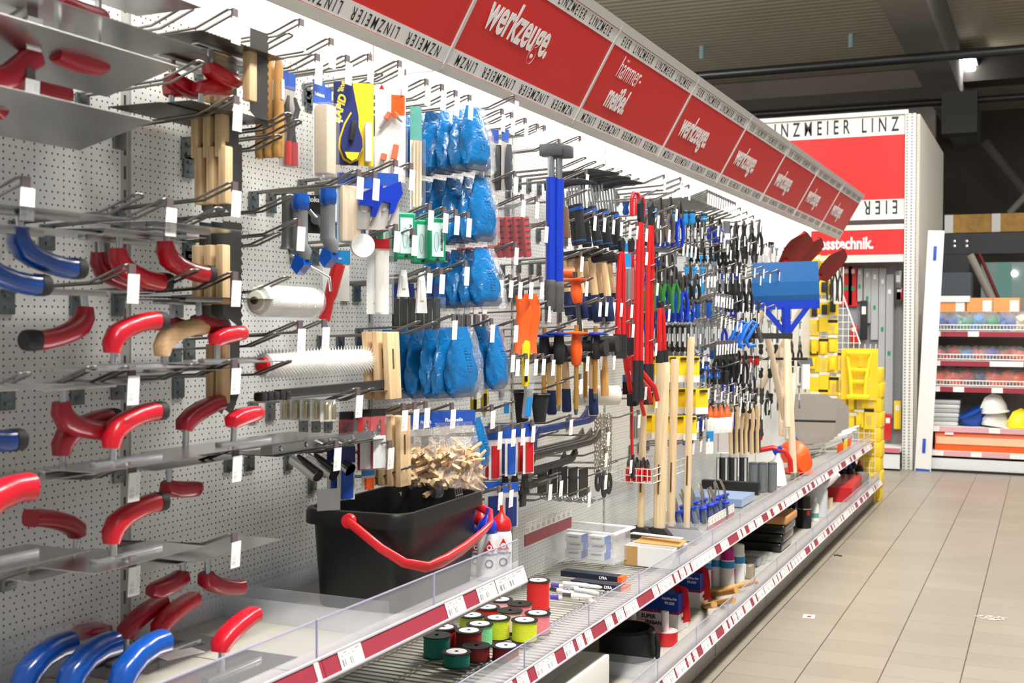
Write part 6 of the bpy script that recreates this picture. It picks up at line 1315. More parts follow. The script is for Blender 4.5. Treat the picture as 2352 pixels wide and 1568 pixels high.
def tape_box():
    r = empty('barrier_tape_box'); H = .175; MB().box((0, 0, H * .23), (.2, .13, H * .46)).build('white_half', paper, r); up_ = MB().box((0, 0, H * .73), (.2, .13, H * .54)).build('blue_half', mat('box_blue', '#1240a0', .4), r)
    st = []
    for i in range(12):
        x = -.1 + i * .0167; MB().prism([(x, H * .455), (x + .009, H * .455), (x + .015, H * .53), (x + .006, H * .53)], .0012, 'XZ', -.0662).build('red_stripe', red_b, r)
    for i in range(7):
        y = -.065 + i * .0175; MB().prism([(y, H * .455), (y + .009, H * .455), (y + .014, H * .53), (y + .005, H * .53)], .0012, 'YZ', .1).build('red_stripe', red_b, r)
    text('HaWe-Nr', .018, wht_ink, up_, frame(V((.055, -.0656, H * .86)), (1, 0, 0), (0, 0, 1)), bold=.0004); text('99.500', .018, wht_ink, up_, frame(V((.055, -.0656, H * .74)), (1, 0, 0), (0, 0, 1)), bold=.0004)
    text('SUPER', .026, ink, r, frame(V((-.05, -.0656, H * .33)), (1, 0, 0), (0, 0, 1)), bold=.0008); text('SPERRBAND', .026, ink, r, frame(V((-.03, -.0656, H * .17)), (1, 0, 0), (0, 0, 1)), bold=.0008, xs=.9); text('500 m', .022, ink, r, frame(V((.1006, 0, H * .3)), (0, 1, 0), (0, 0, 1)), bold=.0005)
    MB().sweep([(.06, .0, H), (.08, .0, H + .012), (.1, .0, H + .01), (.108, .0, H * .75), (.112, .0, H * .3), (.118, 0, H * .2)], [(-.022, -.0008), (.022, -.0008), (.022, .0008), (-.022, .0008)], (0, 1, 0)).build('red_tape_tail', red_b, r); return r
P = at(1560, 1452, Z=BZ); spawn(tape_box, (), (P.x - .085, P.y + .06, BZ + .001), 'blue and white barrier tape box, front one with tape hanging out', 'box', 'barrier tape boxes', rz=-4, sc=.86)
P = at(1618, 1398, Z=BZ); spawn(tape_box, (), (P.x - .1, P.y + .05, BZ + .001), 'blue and white barrier tape box, rear one', 'box', 'barrier tape boxes', rz=-3, sc=.86)
def spray(c):
    r = empty('marking_spray_can'); k_ = .86; m_ = {'pink': mat('magenta_cap', '#c01a86', .35), 'white': paper, 'grey': grey_pl}[c]
    MB().lathe([(0, 0), (.0315, 0), (.0325, .004), (.0325, .15), (.028, .16), (.0, .16)], 22).build('can', paper, r); MB().lathe([(.0328, .108), (.0328, .145)], 22).build('blue_band', COLS['sky'], r); MB().lathe([(.0335, .152), (.0335, .158), (.03, .162), (.03, .205), (.026, .21), (0, .21)], 22).build('cap', m_, r)
    b = MB(); b.M = MX.Rotation(R(-10), 4, 'Z'); b.prism([(.002, .1), (.022, .1), (.016, .03)], .002, 'YZ', .0315); b.build('wedge_print', m_, r)
    for c_ in r.children: c_.data.transform(MX.Scale(k_, 4, (0, 0, 1)))
    return r
for (px, py, c, ds) in ((1673, 1348, 'pink', 'magenta capped, front one'), (1697, 1336, 'white', 'white capped, on the right'), (1646, 1344, 'white', 'white capped, behind the magenta one'), (1620, 1352, 'pink', 'magenta capped, in shade at the back')): put(spray, (c,), px, py, BZ, 'marking spray can, ' + ds, 'spray can', 'marking spray cans', dx=-.005)
def stick_in(L_): return MB().cyl((0, 0, 0), (L_, 0, 0), .0145, n=14).build('round_shaft', oak)
for (px, py, px2, py2, ds) in ((1622, 1365, 1738, 1334, 'long upper one'), (1622, 1368, 1692, 1355, 'middle one'), (1612, 1390, 1684, 1378, 'lower one'), (1610, 1393, 1640, 1388, 'short thick one')):
    A = at(px, py, X=.36); B = at(px2, py2, X=.56); o = MB().cyl((0, 0, 0), B - A, .0135, n=14).build('hammer_shaft', oak); o.location = A; tag(o, 'honey wooden shaft sticking out over the bottom shelf, ' + ds, 'shaft', 'honey wooden shafts')
P = at(1727, 1326, Z=BZ); o = MB().rbox((0, 0, .03), (.07, .09, .06), .003).build('wire_mesh_box', pegboard_mat('mesh_box_metal', '#9d8f78', (.006, .006), .006, .0022)); o.location = (P.x - .03, P.y, BZ + .002); tag(o, 'small meshed metal box beside the spray cans', 'box')
for i, (px, py) in enumerate(((1745, 1300), (1760, 1295), (1775, 1288))):
    P = at(px, py, Z=BZ); o = MB().rbox((0, 0, .02), (.12, .08, .04), .01).build('foil_pack', film if i else mat('clear_blue_grey', '#8f979c', .2)); o.location = (P.x - .06, P.y, BZ + .002); tag(o, 'crumpled clear pack lying behind the strip of the bottom shelf', 'pack', 'crumpled clear packs')
wrap = mat('black_wrapped_pack', '#1a1c1d', .2, coat=.5, bump=.3, scale=30)
for k in range(4):
    P = at(1790, 1262, Z=BZ); o = MB().rbox((0, 0, .025), (.3, .3, .048), .014, 3).build('wrapped_pack', wrap if k < 3 else mat('tan_top_pack', '#c78d55', .5)); o.location = (P.x - .12 + .01 * k, P.y + .05, BZ + .002 + .05 * k)
    tag(o, ('black foil wrapped pack, ' + ('bottom', 'middle', 'upper')[k] + ' of the stack' if k < 3 else 'tan topped pack on top of the black foil packs'), 'pack', 'wrapped packs')
def tin(h):
    r = empty('black_tin'); MB().lathe([(0, 0), (.045, 0), (.045, h * .62), (.04, h * .66), (.04, h * .68)], 22).build('can', mat('black_label_can', '#1f2020', .35, var=.5, scale=60), r); MB().lathe([(.041, h * .68), (.042, h * .7), (.038, h), (0, h)], 20).build('cap', black, r); MB().lathe([(.0456, h * .6), (.0456, h * .635)], 22).build('steel_rim', steel, r); MB().box((.03, -.034, h * .5), (.02, .002, .025), (0, 0, R(45))).build('red_print', red_b, r); return r
put(tin, (.19,), 1858, 1212, BZ, 'black spray tin, front one on the bottom shelf', 'tin', 'black tins', dx=-.03); put(tin, (.17,), 1838, 1206, BZ, 'black spray tin, rear one on the bottom shelf', 'tin', 'black tins', dx=-.06)
def small_bottle(): r = empty('small_white_bottle'); MB().lathe([(0, 0), (.026, 0), (.026, .1), (.012, .12)], 16).build('bottle', paper, r); MB().lathe([(.014, .115), (.014, .15), (0, .152)], 14).build('cap', paper, r); MB().lathe([(.0264, .02), (.0264, .05)], 16).build('teal_label', COLS['teal'], r); return r
put(small_bottle, (), 1878, 1196, BZ, 'small white bottle beside the black tins', 'bottle', dx=-.02)
def jug():
    r = empty('white_jug'); MB().lathe([(0, 0), (.075, 0), (.08, .02), (.08, .16), (.066, .22), (.045, .245), (0, .25)], 24).build('body', clear('milky_jug', haze=.8, gloss=.05, rough=.4), r); MB().tube([(.05, 0, .2), (.1, 0, .235), (.15, 0, .285)], .024, 14, (0, 1, 0), scale=[1.2, 1, .8]).build('spout', paper, r); MB().tube([(-.04, 0, .22), (-.09, 0, .2), (-.1, 0, .1), (-.075, 0, .06)], .012, 10, (0, 1, 0)).build('handle', paper, r); return r
put(jug, (), 1893, 1186, BZ, 'milky white jug with angled spout on the bottom shelf', 'jug', rz=-8, dx=-.06)
for i, (px, py, c) in enumerate(((1915, 1152, 'wood'), (1913, 1166, 'wood'))):
    P = at(px, py, Z=BZ); o = MB().box((0, 0, .03), (.1, .12, .06)).build('wood_block', COLS[c]); o.location = (P.x - .06, P.y + .1 * (1 - i), BZ + .001 + (0 if i else .062) * 0); tag(o, 'pale wooden block right of the white jug', 'block', 'pale blocks')
P = at(1944, 1140, Z=BZ); o = MB().box((0, 0, .05), (.16, .8, .1)).build('red_box', red_b); o.location = (P.x - .02, P.y + .1, BZ + .001); o.rotation_euler = (0, 0, R(3)); tag(o, 'long bright red box lying on the bottom shelf', 'box')
def glue(c):
    r = empty('glue_bottle'); MB().lathe([(0, 0), (.034, 0), (.035, .1), (.02, .125)], 16).build('bottle', black, r); MB().lathe([(.0355, .02), (.0355, .075)], 16).build('yellow_label', yellow_c, r); MB().lathe([(.02, .125), (.016, .14), (.006, .17), (0, .172)], 14).build('cap', red_b if c else blue_b, r); return r
for i, (px, py, c) in enumerate(((1926, 1110, 1), (1942, 1112, 1), (1957, 1112, 0), (1965, 1098, 0), (1979, 1105, 1), (1910, 1108, 1))): put(glue, (c,), px, py, BZ, ('red' if c else 'blue') + ' capped black and yellow glue bottle, far bottom shelf', 'bottle', 'glue bottles', dx=-.02)
P = at(1990, 1120, Z=BZ); o = MB().lathe([(0, 0), (.05, 0), (.05, .11), (.046, .115), (0, .115)], 18).build('grey_tin', mat('dull_grey_tin', '#77736a', .5)); o.location = (P.x - .03, P.y, BZ + .001); tag(o, 'dull grey tin at the far end of the bottom shelf', 'tin')
# ================================================================ yellow goods at the end of the aisle
grid_m = mat('white_grid_wire', '#e6e6e2', .4)
EY = 9.96; XT0, XT1, XT2 = at(1937, 680, Y=EY).x, at(1976, 790, Y=EY).x, at(2012, 790, Y=EY).x; ZT0, ZT1 = at(1937, 680, Y=EY).z, at(1976, 790, Y=EY).z
b = MB(); zt_ = lambda x: 1.9 if x < XT0 else lerp(ZT0, ZT1, min(1, (x - XT0) / (XT1 - XT0)))
for i in range(13): x_ = XT2 * i / 12; b.cyl((x_, 0, 0), (x_, 0, zt_(x_)), .0032, n=5)
for j in range(33):
    z_ = .05 + j * .056; xm = XT2 if z_ < ZT1 else XT0 if z_ > ZT0 else lerp(XT1, XT0, (z_ - ZT1) / (ZT0 - ZT1)); b.cyl((0, .004, z_), (xm, .004, z_), .003, n=5)
b.cyl((XT0, 0, ZT0), (XT1, 0, ZT1), .006, n=6)
o = b.build('wire_grid_panel', grid_m); o.location = (0, EY, .0); tag(o, 'white wire grid holding the yellow goods at the aisle end', 'grid panel')
def ypack(h, w, c, k):
    r = empty('yellow_tool_pack'); MB().box((0, 0, -h / 2), (.004, w, h)).build('card', yellow_c, r); MB().box((.0022, 0, -h * .12), (.002, w * .9, h * .14)).build('black_print' if k else 'white_print', COLS['black'] if k else paper, r)
    if c: MB().rbox((.016, 0, -h * .6), (.028, w * .5, h * .55), .006).build('black_tool' if c == 1 else 'clear_cover', {1: rubber, 2: clear_pl, 3: COLS['yellow']}[c], r)
    return r
g = random.Random(11)
for i in range(8):
    for j in range(9):
        px = 1850 + i * 21 + g.uniform(-3, 3); y0 = 592 + j * 44 + g.uniform(-8, 8)
        if px > 1925 and y0 < 800: continue
        if px < 1866 and y0 > 830: continue
        c = g.choice((0, 2, 3, 3, 2)) if j > 2 else 1; P = at(px, y0, Y=EY - .012)
        spawn(ypack, (.15 + .02 * (i % 2), .085, c, (i + j) % 3 == 0), P, ('black tool on a yellow card, upper rows of the wire grid' if c == 1 else 'yellow carded goods on the wire grid at the aisle end'), 'card', 'yellow carded goods', rz=-90)
def white_roll(h): return MB().rbox((0, 0, -h / 2), (.06, .05, h), .01).build('white_foam_roll', COLS['foam'])
hang(white_roll, (), 1925, 612, 698, .25, 'upright white foam roll among the yellow goods', 'roll')
def yellow_trestle(h):
    r = empty('yellow_folding_trestle'); w = .26
    MB().box((-.02, 0, -h * .5), (.006, w * 1.1, h * 1.15)).build('back_card', yellow_c, r)
    for s in (-1, 1): MB().sweep([(.02, s * w * .36, 0), (.05, s * w * .24, -h * .55), (.06, s * w * .2, -h)], rsec(.014, .014), (1, 0, 0)).build('rail', yellow, r)
    for z, q in ((.02, .36), (.4, .28), (.66, .23), (.98, .22)): MB().rbox((.04, 0, -h * z), (.03, w * q * 2, .03), .008).build('rung', yellow, r)
    MB().rbox((.06, 0, -h), (.05, w * .7, .035), .01).build('foot', yellow, r); return r
P = at(1974, 808, Y=EY - .05); spawn(yellow_trestle, (.36,), P, 'yellow plastic folding frame on the big yellow card', 'frame', rz=-90)
for j in range(9):
    o = MB().rbox((0, 0, .06), (.17, .2, .119), .006).build('yellow_box', yellow_c); o.location = (.475 + .008 * (j % 2), 10.1, .001 + .12 * j); tag(o, 'yellow box in the tall stack past the shelf end', 'box', 'yellow stacked boxes')
for i, px in enumerate((1905, 1918, 1930)): hang(pliers, ('black',), px, 590 + i * 4, 690, .3, 'black tool hanging by the white foam roll', 'pliers', rz=-50, step=.02)

# ================================================================ stand across the end of the aisle
SY = 12.4
def Yat(px, py): return at(px, py, Y=SY)
A = Yat(1760, 262); B = Yat(2090, 256); zt = B.z
def bg_sign(z0, z1, x0, x1, label, words):
    r = empty('stand_sign'); r.location = (x0, SY, 0); L_ = x1 - x0; H = z1 - z0
    MB().box((L_ / 2, .02, (z0 + z1) / 2), (L_, .03, H)).build('board', sign_red, r)
    return r, L_, H
x0, x1 = -1.35, Yat(2078, 400).x
zs = [Yat(2078, y).z for y in (262, 308, 456, 490)]
r, L_, H = bg_sign(zs[3], zs[0], x0, x1, '', '')
for a, c, t_, fl in ((zs[1], zs[0], 'LINZMEIER  LINZMEIER  LINZ', 0), (zs[3], zs[2], 'ZNIL  REIEMZNIL  REIE'[::-1], 1)):
    o = MB().box((L_ / 2, .002, (a + c) / 2), (L_, .008, c - a)).build('lettered_band', mat('stand_band', '#d8d5cf', .5), r)
    s_ = text('LINZMEIER LINZMEIER LINZ' if not fl else 'EIER LINZMEIER LINZMEIER', .2, ink, o, frame(V((L_ - .06, -.0025, (a + c) / 2)), (1, 0, 0) if not fl else (-1, 0, 0), (0, 0, 1) if not fl else (0, 0, -1)), bold=.003, xs=.55, align='RIGHT' if not fl else 'LEFT', space=1.75)
text('hilti.'[:0] + 'ff.', .3, wht_ink, r, frame(V((L_ - 1.0, .003, (zs[1] + zs[2]) / 2 - .05)), (1, 0, 0), (0, 0, 1)), bold=.012, shear=.2, xs=.7)
MB().box((L_ / 2, 0, zs[0] + .02), (L_ + .06, .06, .04)).build('top_rail', white, r); MB().box((L_ / 2, 0, zs[3] - .03), (L_, .05, .05)).build('lower_rail', white, r)
tag(r, 'tall red stand sign lettered LINZMEIER facing along the aisle', 'sign')
z2 = [Yat(2076, y).z for y in (514, 526, 584, 601)]
r = empty('stand_sign'); r.location = (x0, SY - .02, 0); MB().box((L_ / 2, .02, (z2[0] + z2[3]) / 2), (L_, .02, z2[0] - z2[3])).build('board', sign_red, r)
for a, c, fl in ((z2[1], z2[0], 0), (z2[3], z2[2], 1)):
    o = MB().box((L_ / 2, .006, (a + c) / 2), (L_, .008, c - a)).build('lettered_band', mat('stand_band', '#d8d5cf', .5), r)
    text('LINZMEIER  ' * 4, .042, ink, o, frame(V((L_ / 2, .0015, (a + c) / 2)), (-1, 0, 0) if fl else (1, 0, 0), (0, 0, -1) if fl else (0, 0, 1)), bold=.001, xs=.62, space=1.3)
text('messtechnik.', .165, wht_ink, r, frame(V((L_ - .29, .009, (z2[1] + z2[2]) / 2 - .01)), (1, 0, 0), (0, 0, 1)), bold=.005, xs=.72, align='RIGHT')
tag(r, 'lower red stand sign lettered messtechnik over the spirit levels', 'sign')
# stand back, post and side wall
gpeg = pegboard_mat('grey_stand_panel', '#8f9195', (.03, .05), .05, .003, 0)
r = empty('end_stand'); r.location = (x0, SY, 0)
MB().box((L_ / 2, .3, 1.2), (L_, .02, 2.3)).build('back_panel', gpeg, r); MB().box((L_ / 2, .05, .2), (L_, .5, .04)).build('shelf_board', white, r); MB().box((L_ / 2, -.2, .2), (L_, .01, .045)).build('price_rail', mat('pink_rail', '#c9707c', .4), r); MB().box((L_ / 2, -.18, .09), (L_, .03, .14)).build('plinth', mat('pale_plinth', '#d9dcdd', .5), r); MB().box((L_ / 2, .05, .015), (L_, .4, .03)).build('dark_base', black, r)
tag(r, 'grey backed stand of spirit levels at the end of the aisle', 'stand')
r = empty('perforated_post'); P0 = Yat(2071, 1063); xx = x1
post = pegboard_mat('white_perforated_post', '#dddcd8', (.045, .045), .06, .011, 0, (.3, .29, .28, 1))
MB().box((xx + .055, 0, zs[0] / 2), (.1, .06, zs[0])).build('post', post, r)
r.location = (0, SY, 0); tag(r, 'tall white slotted post beside the red stand sign', 'post')
b = MB().box((xx + .12, SY + 1.5, zs[0] / 2), (.03, 2.9, zs[0])); tag(b.build('stand_side_wall', mat('cream_side', '#d8d2c6', .6)), 'cream white side wall of the stand running backwards', 'side wall')
# leaning white board with blue edge guards
A = at(2119, 1078, Y=SY - .1); B_ = at(2152, 530, Y=SY - .02); r = empty('leaning_board'); r.location = (A.x, SY - .08, 0); hh = B_.z
b = MB().box((0, 0, hh / 2), (.15, .025, hh)); b.build('board', mat('white_board', '#e4e3e0', .4), r); r.rotation_euler = (0, R(math.degrees(math.atan2(B_.x - A.x, hh))), 0)
for z in (.25, hh - .22): MB().rbox((.0, -.016, z), (.03, .012, .14), .005).build('blue_edge_guard', blue_card, r)
MB().box((0, 0, .012), (.134, .03, .022)).build('blue_foot', blue_card, r); tag(r, 'long white board leaning with blue edge guards beside the post', 'board')
# spirit levels and red cases
def level(h, w, c):
    r = empty('spirit_level'); MB().box((0, 0, -h / 2), (w, .03, h)).build('body', {'grey': mat('level_grey', '#aaacad', .45), 'red': red_b, 'blue': COLS['lightblue']}[c], r)
    for z in (.12, .55): MB().box((0, -.016, -h * z), (w * .35, .004, .045)).build('vial', green if z > .3 else paper, r)
    return r
for px, y0, y1, w, c, ds in ((1944, 612, 702, .12, 'red', 'red case, left'), (1960, 612, 704, .09, 'red', 'red case, right'), (1975, 616, 692, .06, 'grey', 'short grey one'), (1993, 616, 742, .07, 'grey', 'second grey one'), (2010, 616, 780, .07, 'grey', 'third grey one'), (2028, 616, 870, .07, 'grey', 'fourth grey one'), (2044, 630, 960, .08, 'grey', 'longest grey one'), (2006, 830, 932, .05, 'blue', 'low pale blue one')):
    P = at(px, y0, Y=SY + .26); h = round(P.z - at(px, y1, Y=SY + .26).z, 2); spawn(level, (h, w, c), P, 'spirit level hanging on the far stand, ' + ds, 'spirit level', 'spirit levels on the far stand')
for px, y0, y1, c, ds in ((1985, 690, 780, 'rubber', 'dark pouch'), (2064, 560 + 60, 700, 'dark', 'upper right tool'), (2066, 660, 690, 'red', 'red packet'), (2062, 920, 985, 'yellow', 'yellow and black tape'), (2040, 950, 1010, 'red', 'red laser tool'), (2013, 940, 975, 'rubber', 'black device box'), (1962, 745, 790, 'red', 'red and white packet')):
    P = at(px, y0, Y=SY + .22); h = P.z - at(px, y1, Y=SY + .22).z; r = empty('measuring_tool'); r.location = P; MB().rbox((0, 0, -h / 2), (.07, .04, h), .01).build('body', COLS[c], r); MB().box((0, -.021, -h * .25), (.04, .004, h * .2)).build('white_tag', paper, r); tag(r, 'small measuring tool on the far stand, ' + ds, 'measuring tool', 'measuring tools on the far stand')

# ================================================================ shelf with helmets at the right
def px_z(y, px=2240): return at(px, y, Y=SY).z
XR0, XR1 = at(2128, 1060, Y=SY).x, 2.6; WR = XR1 - XR0
r = empty('helmet_shelf'); r.location = (XR0, SY, 0); pk = mat('pale_pink_rail', '#d9a6ac', .4); dkr = mat('dark_red_rail', '#96303f', .4)
MB().box((WR / 2, .48, .85), (WR, .02, 1.7)).build('back_panel', mat('taupe_back_panel', '#7d7670', .7), r)
MB().box((.012, .25, .75), (.024, .45, 1.45)).build('side_upright', grey_up, r)
zz = [px_z(y) for y in (1046, 990, 898, 838, 770)]
for k, z in enumerate(zz):
    d = MB().box((WR / 2, .22, z + .03), (WR, .5 if k < 2 else .44, .02)).build('shelf_board', white, r)
    f = -.032 if k < 2 else -.002
    MB().box((WR / 2, f, z + .012), (WR, .008, .05)).build('price_rail', pk if k < 2 else dkr, d)
    g2 = random.Random(k)
    x = .02
    while x < WR - .2:
        wd = g2.choice((.1, .14, .3)); MB().box((x + wd / 2, f - .005, z + .012), (wd, .002, .048)).build('price_label', paper, d); x += wd + g2.choice((.12, .25, .45))
    if k >= 2:
        b = MB(); 
        for q in (.1, .055): b.cyl((0, f, z + q), (WR, f, z + q), .006, n=6)
        for i in range(int(WR / .03)): b.cyl((i * .03, f, z + .05), (i * .03, f, z + .1), .003, n=5)
        b.build('wire_front', grid_m, d)
MB().box((WR / 2, 0, .07), (WR, .06, .12)).build('plinth', mat('pale_plinth', '#d9dcdd', .5), r); MB().box((WR / 2, .1, .012), (WR, .3, .024)).build('dark_base', black, r)
tag(r, 'white shelf of safety helmets at the right end of the hall', 'shelf')
def on(px, y, z, dy=.15): P = at(px, y, Y=SY + dy); return V((P.x, SY + dy, z))
def helmet(c):
    r = empty('safety_helmet'); m_ = {'white': mat('helmet_white', '#e2e0da', .35), 'blue': blue_card, 'yellow': yellow}[c]
    def fn(u, v): a = 2 * math.pi * u; p = v * 1.6; return (.13 * math.sin(p) * math.cos(a), .1 * math.sin(p) * math.sin(a), .145 * math.cos(p))
    MB().grid(fn, 24, 10, wrap=True).build('shell', m_, r); MB().lathe([(.105, -.012), (.135, -.016), (.135, -.008), (.105, 0)], 24, (-.0, -.012, 0)).build('brim', m_, r); MB().sweep([(-.12, 0, .03), (-.07, 0, .12), (0, 0, .15), (.07, 0, .12), (.12, 0, .03)], rsec(.02, .006), (0, 1, 0)).build('ridge', m_, r); return r
z1 = zz[1] + .04
for px, c, dz, rot, ds in ((2231, 'blue', .13, (0, 150, 20), 'blue safety helmet lying tipped with its strap up'), (2286, 'white', .02, (0, 8, 30), 'white safety helmet, lower of two stacked'), (2283, 'white', .16, (0, -6, 30), 'white safety helmet, upper of two stacked'), (2345, 'yellow', .02, (0, 0, 30), 'yellow safety helmet at the right edge')):
    spawn(helmet, (c,), on(px, 950, z1 + dz, .12), ds, 'helmet', 'safety helmets', rz=rot[2], ry=rot[1])
for k in range(6):
    P = on(2158, 950, z1 + .022 + .042 * k, .14); o = MB().rbox((0, 0, 0), (.36, .26, .04), .012).build('folded_sheet_pack', mat('grey_foil_pack', '#a8aaab', .3, bump=.6, scale=25) if k % 2 else mat('pale_foil_pack', '#c6c7c6', .3, bump=.6, scale=25)); o.location = P + V((.004 * k, 0, 0)); tag(o, ('pale', 'grey')[k % 2] + ' foil wrapped pack in the stack left of the blue helmet', 'pack', 'foil packs by the helmets')
r = empty('orange_gutter'); P = on(2150, 1020, zz[0] + .04, .1); r.location = P + V((0, 0, 0)); 
MB().prism([(-.12, .0), (.1, .0), (.12, .08), (.1, .2), (-.1, .2), (-.12, .12)], 1.35, 'YZ').build('body', orange, r); MB().box((.66, -.122, .1), (1.3, .012, .07)).build('pale_stripe', mat('pale_orange_stripe', '#f4c29c', .4), r); MB().box((.13, -.128, .17), (.08, .004, .03)).build('sticker', paper, r)
tag(r, 'long orange plastic trough on the bottom shelf at right', 'trough')
def bagged(c, w, h, k):
    g2 = random.Random(k); r = empty('bagged_goods'); b = MB()
    for i in range(4): b.rbox((g2.uniform(-w * .3, w * .3), g2.uniform(-.04, .04), h * (.22 + .12 * i)), (w * .55, .08, h * .34), .012, rot=(g2.uniform(-.5, .5), g2.uniform(-.6, .6), g2.uniform(-1, 1)))
    b.build('content', COLS[c], r); f1 = g2.uniform(0, 6)
    MB().grid(lambda u, v: ((w * .55 + .012 * math.sin(9 * u * 6.283 + f1)) * math.sin(.1 + v * 2.9) ** .5 * math.cos(6.283 * u), .09 * math.sin(.1 + v * 2.9) ** .5 * math.sin(6.283 * u), h * (1 - v) + .01 * math.sin(5 * u * 6.283)), 22, 8, wrap=True).build('clear_bag', film, r); return r
g = random.Random(5)
for k, cs in ((2, ('orange', 'orange', 'red', 'navy', 'orange', 'orange', 'orange')), (3, ('red', 'red', 'sky', 'red', 'purple', 'red', 'orange')), (4, ('blue', 'blue', 'green', 'sky', 'green', 'blue', 'wood', 'red'))):
    for i, c in enumerate(cs):
        px = 2152 + i * 31 + g.uniform(-4, 4); spawn(bagged, (c, .17, .19 if k != 3 else .14, (i + k) % 3), on(px, 800, zz[k] + .042, .14), f'bag of {dict(sky="light blue", navy="dark blue", wood="pale brown").get(c, c)} goods in the {("lower", "middle", "upper")[k - 2]} wire basket shelf', 'bag', 'bagged goods at right')
for i, px in enumerate((2188, 2250, 2312)):
    P = on(px, 700, zz[4] + .24, .3); r = empty('orange_header_card'); r.location = P; MB().box((0, 0, .06), (.24, .01, .14)).build('card', mat('pale_orange_card', '#f09a55', .5), r); MB().box((.07, -.006, .05), (.08, .003, .11)).build('white_label', paper, r); tag(r, 'orange and white header card above the upper bags', 'card', 'orange header cards')
o = MB().box((0, 0, 0), (.3, .2, .06)).build('white_box', paper); o.location = on(2192, 690, zz[4] + .36, .38); tag(o, 'shallow white box on top behind the orange cards', 'box')
# ---------------------------------------------------------------- dark portal, wooden box and glazed door behind
DY = 16.0
def Dp(px, py): return at(px, py, Y=DY)
a, c = Dp(2160, 545), Dp(2420, 700); dk = mat('anthracite_steel', '#32353a', .5, var=.08, scale=3)
b = MB().box(((a.x + 4) / 2 + .0, DY, (Dp(2200, 538).z + Dp(2200, 585).z) / 2), (4 - a.x, .3, Dp(2200, 538).z - Dp(2200, 585).z)); 
pr = empty('steel_portal'); b.build('lintel', dk, pr); x_ = Dp(2228, 600).x; zb = Dp(2200, 585).z
MB().box(((a.x + x_) / 2, DY, zb / 2), (x_ - a.x, .28, zb)).build('pillar', dk, pr)
for i in range(3):
    for j in range(2): q = Dp(2166 + i * 28, 556 + j * 11); MB().lathe([(0, -.01), (.018, -.008), (.02, 0)], 10, (q.x, DY - .15, q.z), 'Y').build('bolt', steel, pr)
tag(pr, 'dark grey bolted steel portal behind the helmet shelf', 'portal')
q0, q1 = Dp(2178, 497), Dp(2178, 538); osb = mat('osb_chipboard', '#b98f4e', .8, var=.5, scale=14)
o = empty('chipboard_box'); o.location = (q0.x, DY, q1.z + .005); MB().box((1.1, 0, (q0.z - q1.z) / 2), (2.2, .3, q0.z - q1.z)).build('panel', osb, o)
for xx_ in (.02, Dp(2289, 520).x - q0.x): MB().box((xx_, -.155, (q0.z - q1.z) / 2), (.1, .006, q0.z - q1.z)).build('white_slip', paper, o)
tag(o, 'long chipboard box lying on the dark steel portal', 'box')
cab = empty('dark_cabinet'); e0 = at(2150, 628, Y=14.5); e1 = at(2232, 700, Y=14.5); MB().box(((e0.x + e1.x) / 2, 14.5, e0.z / 2), (e1.x - e0.x, .4, e0.z)).build('body', mat('blue_grey_steel', '#4a5460', .4), cab); tag(cab, 'blue grey steel cabinet behind the orange cards', 'cabinet')
win = struct(MB().box((3.2, 20.5, 1.3), (3.2, .06, 2.6)).build('door_1', mat('dark_blue_door', '#101a35', .3)))
for px, w_ in ((2288, .45), (2335, .6)):
    q = at(px, 660, Y=20.4); o = MB().box((q.x, 20.44, q.z - .1), (w_, .02, 1.0)).build('door_pane', glow('pale_green_glass', (.45, .62, .58), .12), None); o.parent = win
for px in (2330,):
    q = at(px, 628, Y=20.44); o = MB().ball((q.x, 20.44, q.z), .05).build('door_light', glow('small_white_light', (1, 1, 1), 6)); tag(o, 'small round white light in front of the dark door', 'light')
# folding ladder parts
def bar(px, py, px2, py2, Y, rr, m_, name, label, cat, Y2=None):
    A_, B2 = at(px, py, Y=Y), at(px2, py2, Y=Y2 or Y); o = MB().tube([(0, 0, 0), B2 - A_], rr, 8, (0, 1, 0)).build(name, m_); o.location = A_; tag(o, label, cat)
bar(2228, 585, 2449, 1030, 15.2, .045, mat('beige_ladder', '#a8a195', .5), 'ladder_rail', 'beige folding ladder rail leaning inside the steel portal', 'ladder')
bar(2248, 580, 2441, 1026, 15.3, .02, mat('dark_red_strap', '#7a1f22', .6), 'strap', 'thin dark red strap hanging inside the steel portal', 'strap')
bar(2262, 325, 2420, 520, 20, .07, mat('grey_roof_strut', '#6d6a66', .6), 'roof_strut', 'grey steel strut leaning at the top right', 'strut')
bar(2318, 490, 2420, 380, 19.5, .05, mat('pale_strut', '#a39e95', .6), 'roof_brace', 'pale diagonal brace under the grey strut', 'strut')
o = MB().box((0, 0, 0), (.4, .3, .5)).build('ceiling_heater', mat('dark_heater', '#2b2a29', .6)); o.location = at(2205, 262, Y=15.5); tag(o, 'dark box hanging under the beam at upper right', 'heater')
o = MB().box((0, 0, 0), (8, .5, .35)).build('dark_joist', mat('dark_joist', '#3d3832', .8)); o.location = (4.6, 17.5, 4.9); tag(o, 'dark joist under the ceiling right of the lamp', 'joist')
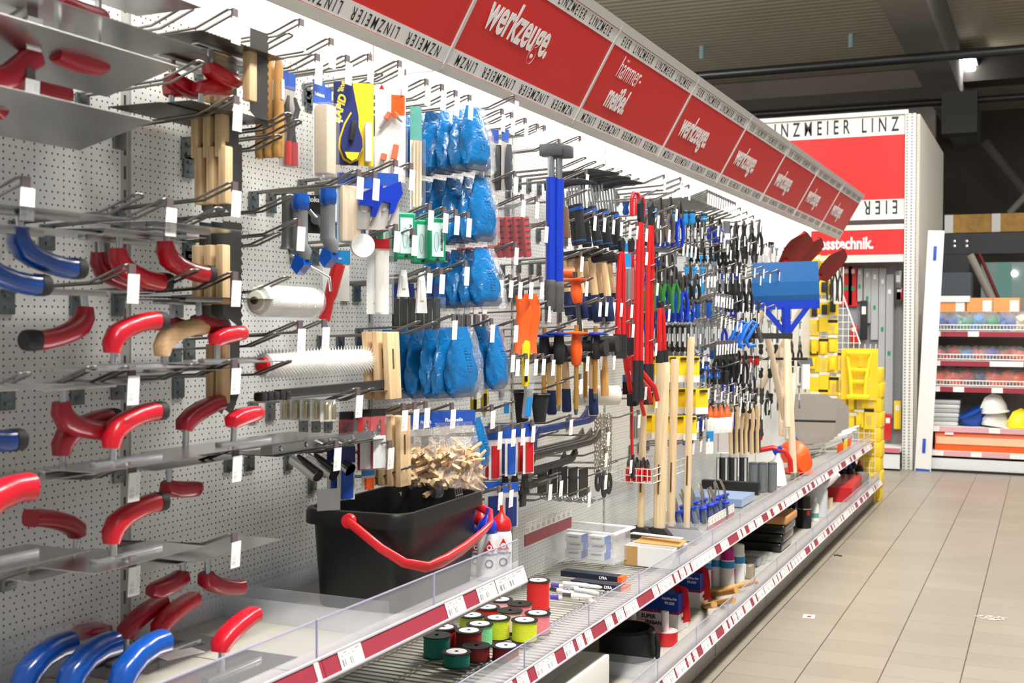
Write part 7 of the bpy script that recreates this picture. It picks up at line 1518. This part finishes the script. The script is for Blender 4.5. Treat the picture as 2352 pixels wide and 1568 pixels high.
# floor litter
b = MB(); g = random.Random(2)
P = at(2272, 1420, Z=0); o = MB()
for i in range(26): o.box((g.uniform(-.05, .06), g.uniform(-.045, .045), .002), (.05, .004, .0012), (0, 0, g.uniform(-.9, .4)))
o = o.build('torn_paper', mat('red_white_paper', '#dccfc9', .7, var=.35, scale=60)); o.location = (P.x, P.y, .001); tag(o, 'torn red and white paper lying on the floor tiles', 'litter'); o['kind'] = 'stuff'
P = at(1858, 1416, Z=0); r = empty('paper_scrap'); r.location = (P.x, P.y, .001); MB().box((0, 0, .0006), (.055, .075, .001), (0, 0, .1)).build('paper', paper, r); MB().box((.002, -.004, .0014), (.02, .03, .0006)).build('red_print', red_b, r); tag(r, 'small white paper scrap with red print on the floor', 'litter')
P = at(1915, 1276, Z=0); o = MB().tube([(0, 0, 0), (.02, .006, .002), (.035, -.004, .001), (.05, .0, 0)], .004, 6).build('dark_crumb', rubber); o.location = (P.x, P.y, .004); tag(o, 'tiny dark crumb on the floor beside the shelves', 'litter')
# ================================================================ labels: place look-alikes in their row
NUM = ['', 'first', 'second', 'third', 'fourth', 'fifth', 'sixth', 'seventh', 'eighth', 'ninth', 'tenth', 'eleventh', 'twelfth', 'thirteenth', 'fourteenth', 'fifteenth',
       'sixteenth', 'seventeenth', 'eighteenth', 'nineteenth', 'twentieth']
CNT = ['', 'one', 'two', 'three', 'four', 'five', 'six', 'seven', 'eight', 'nine', 'ten', 'eleven', 'twelve']
bpy.context.view_layer.update()
def centre(o):
    ms = [c for c in [o] + list(o.children_recursive) if c.type == 'MESH']
    if not ms: return V(o.location)
    P = [c.matrix_world @ V(q) for c in ms for q in c.bound_box]
    return sum(P, V()) / len(P)
for base, os_ in LABELS.items():
    if len(os_) < 2: continue
    os_ = sorted(os_, key=lambda o: scr(centre(o))[0]); n = len(os_)
    for i, o in enumerate(os_):
        j = n - 1 - i
        if n == 2: q = ('the left one', 'the right one')[i]
        elif i == 0: q = 'leftmost of the ' + (CNT[n] if n <= 12 else 'row')
        elif j == 0: q = 'rightmost of the ' + (CNT[n] if n <= 12 else 'row')
        elif i <= j: q = NUM[i + 1] + ' from the left' if i < 20 else f'number {i + 1} from the left'
        else: q = NUM[j + 1] + ' from the right' if j < 20 else f'number {j + 1} from the right'
        o['label'] = base + ', ' + q
        if 'group' not in o: o['group'] = base
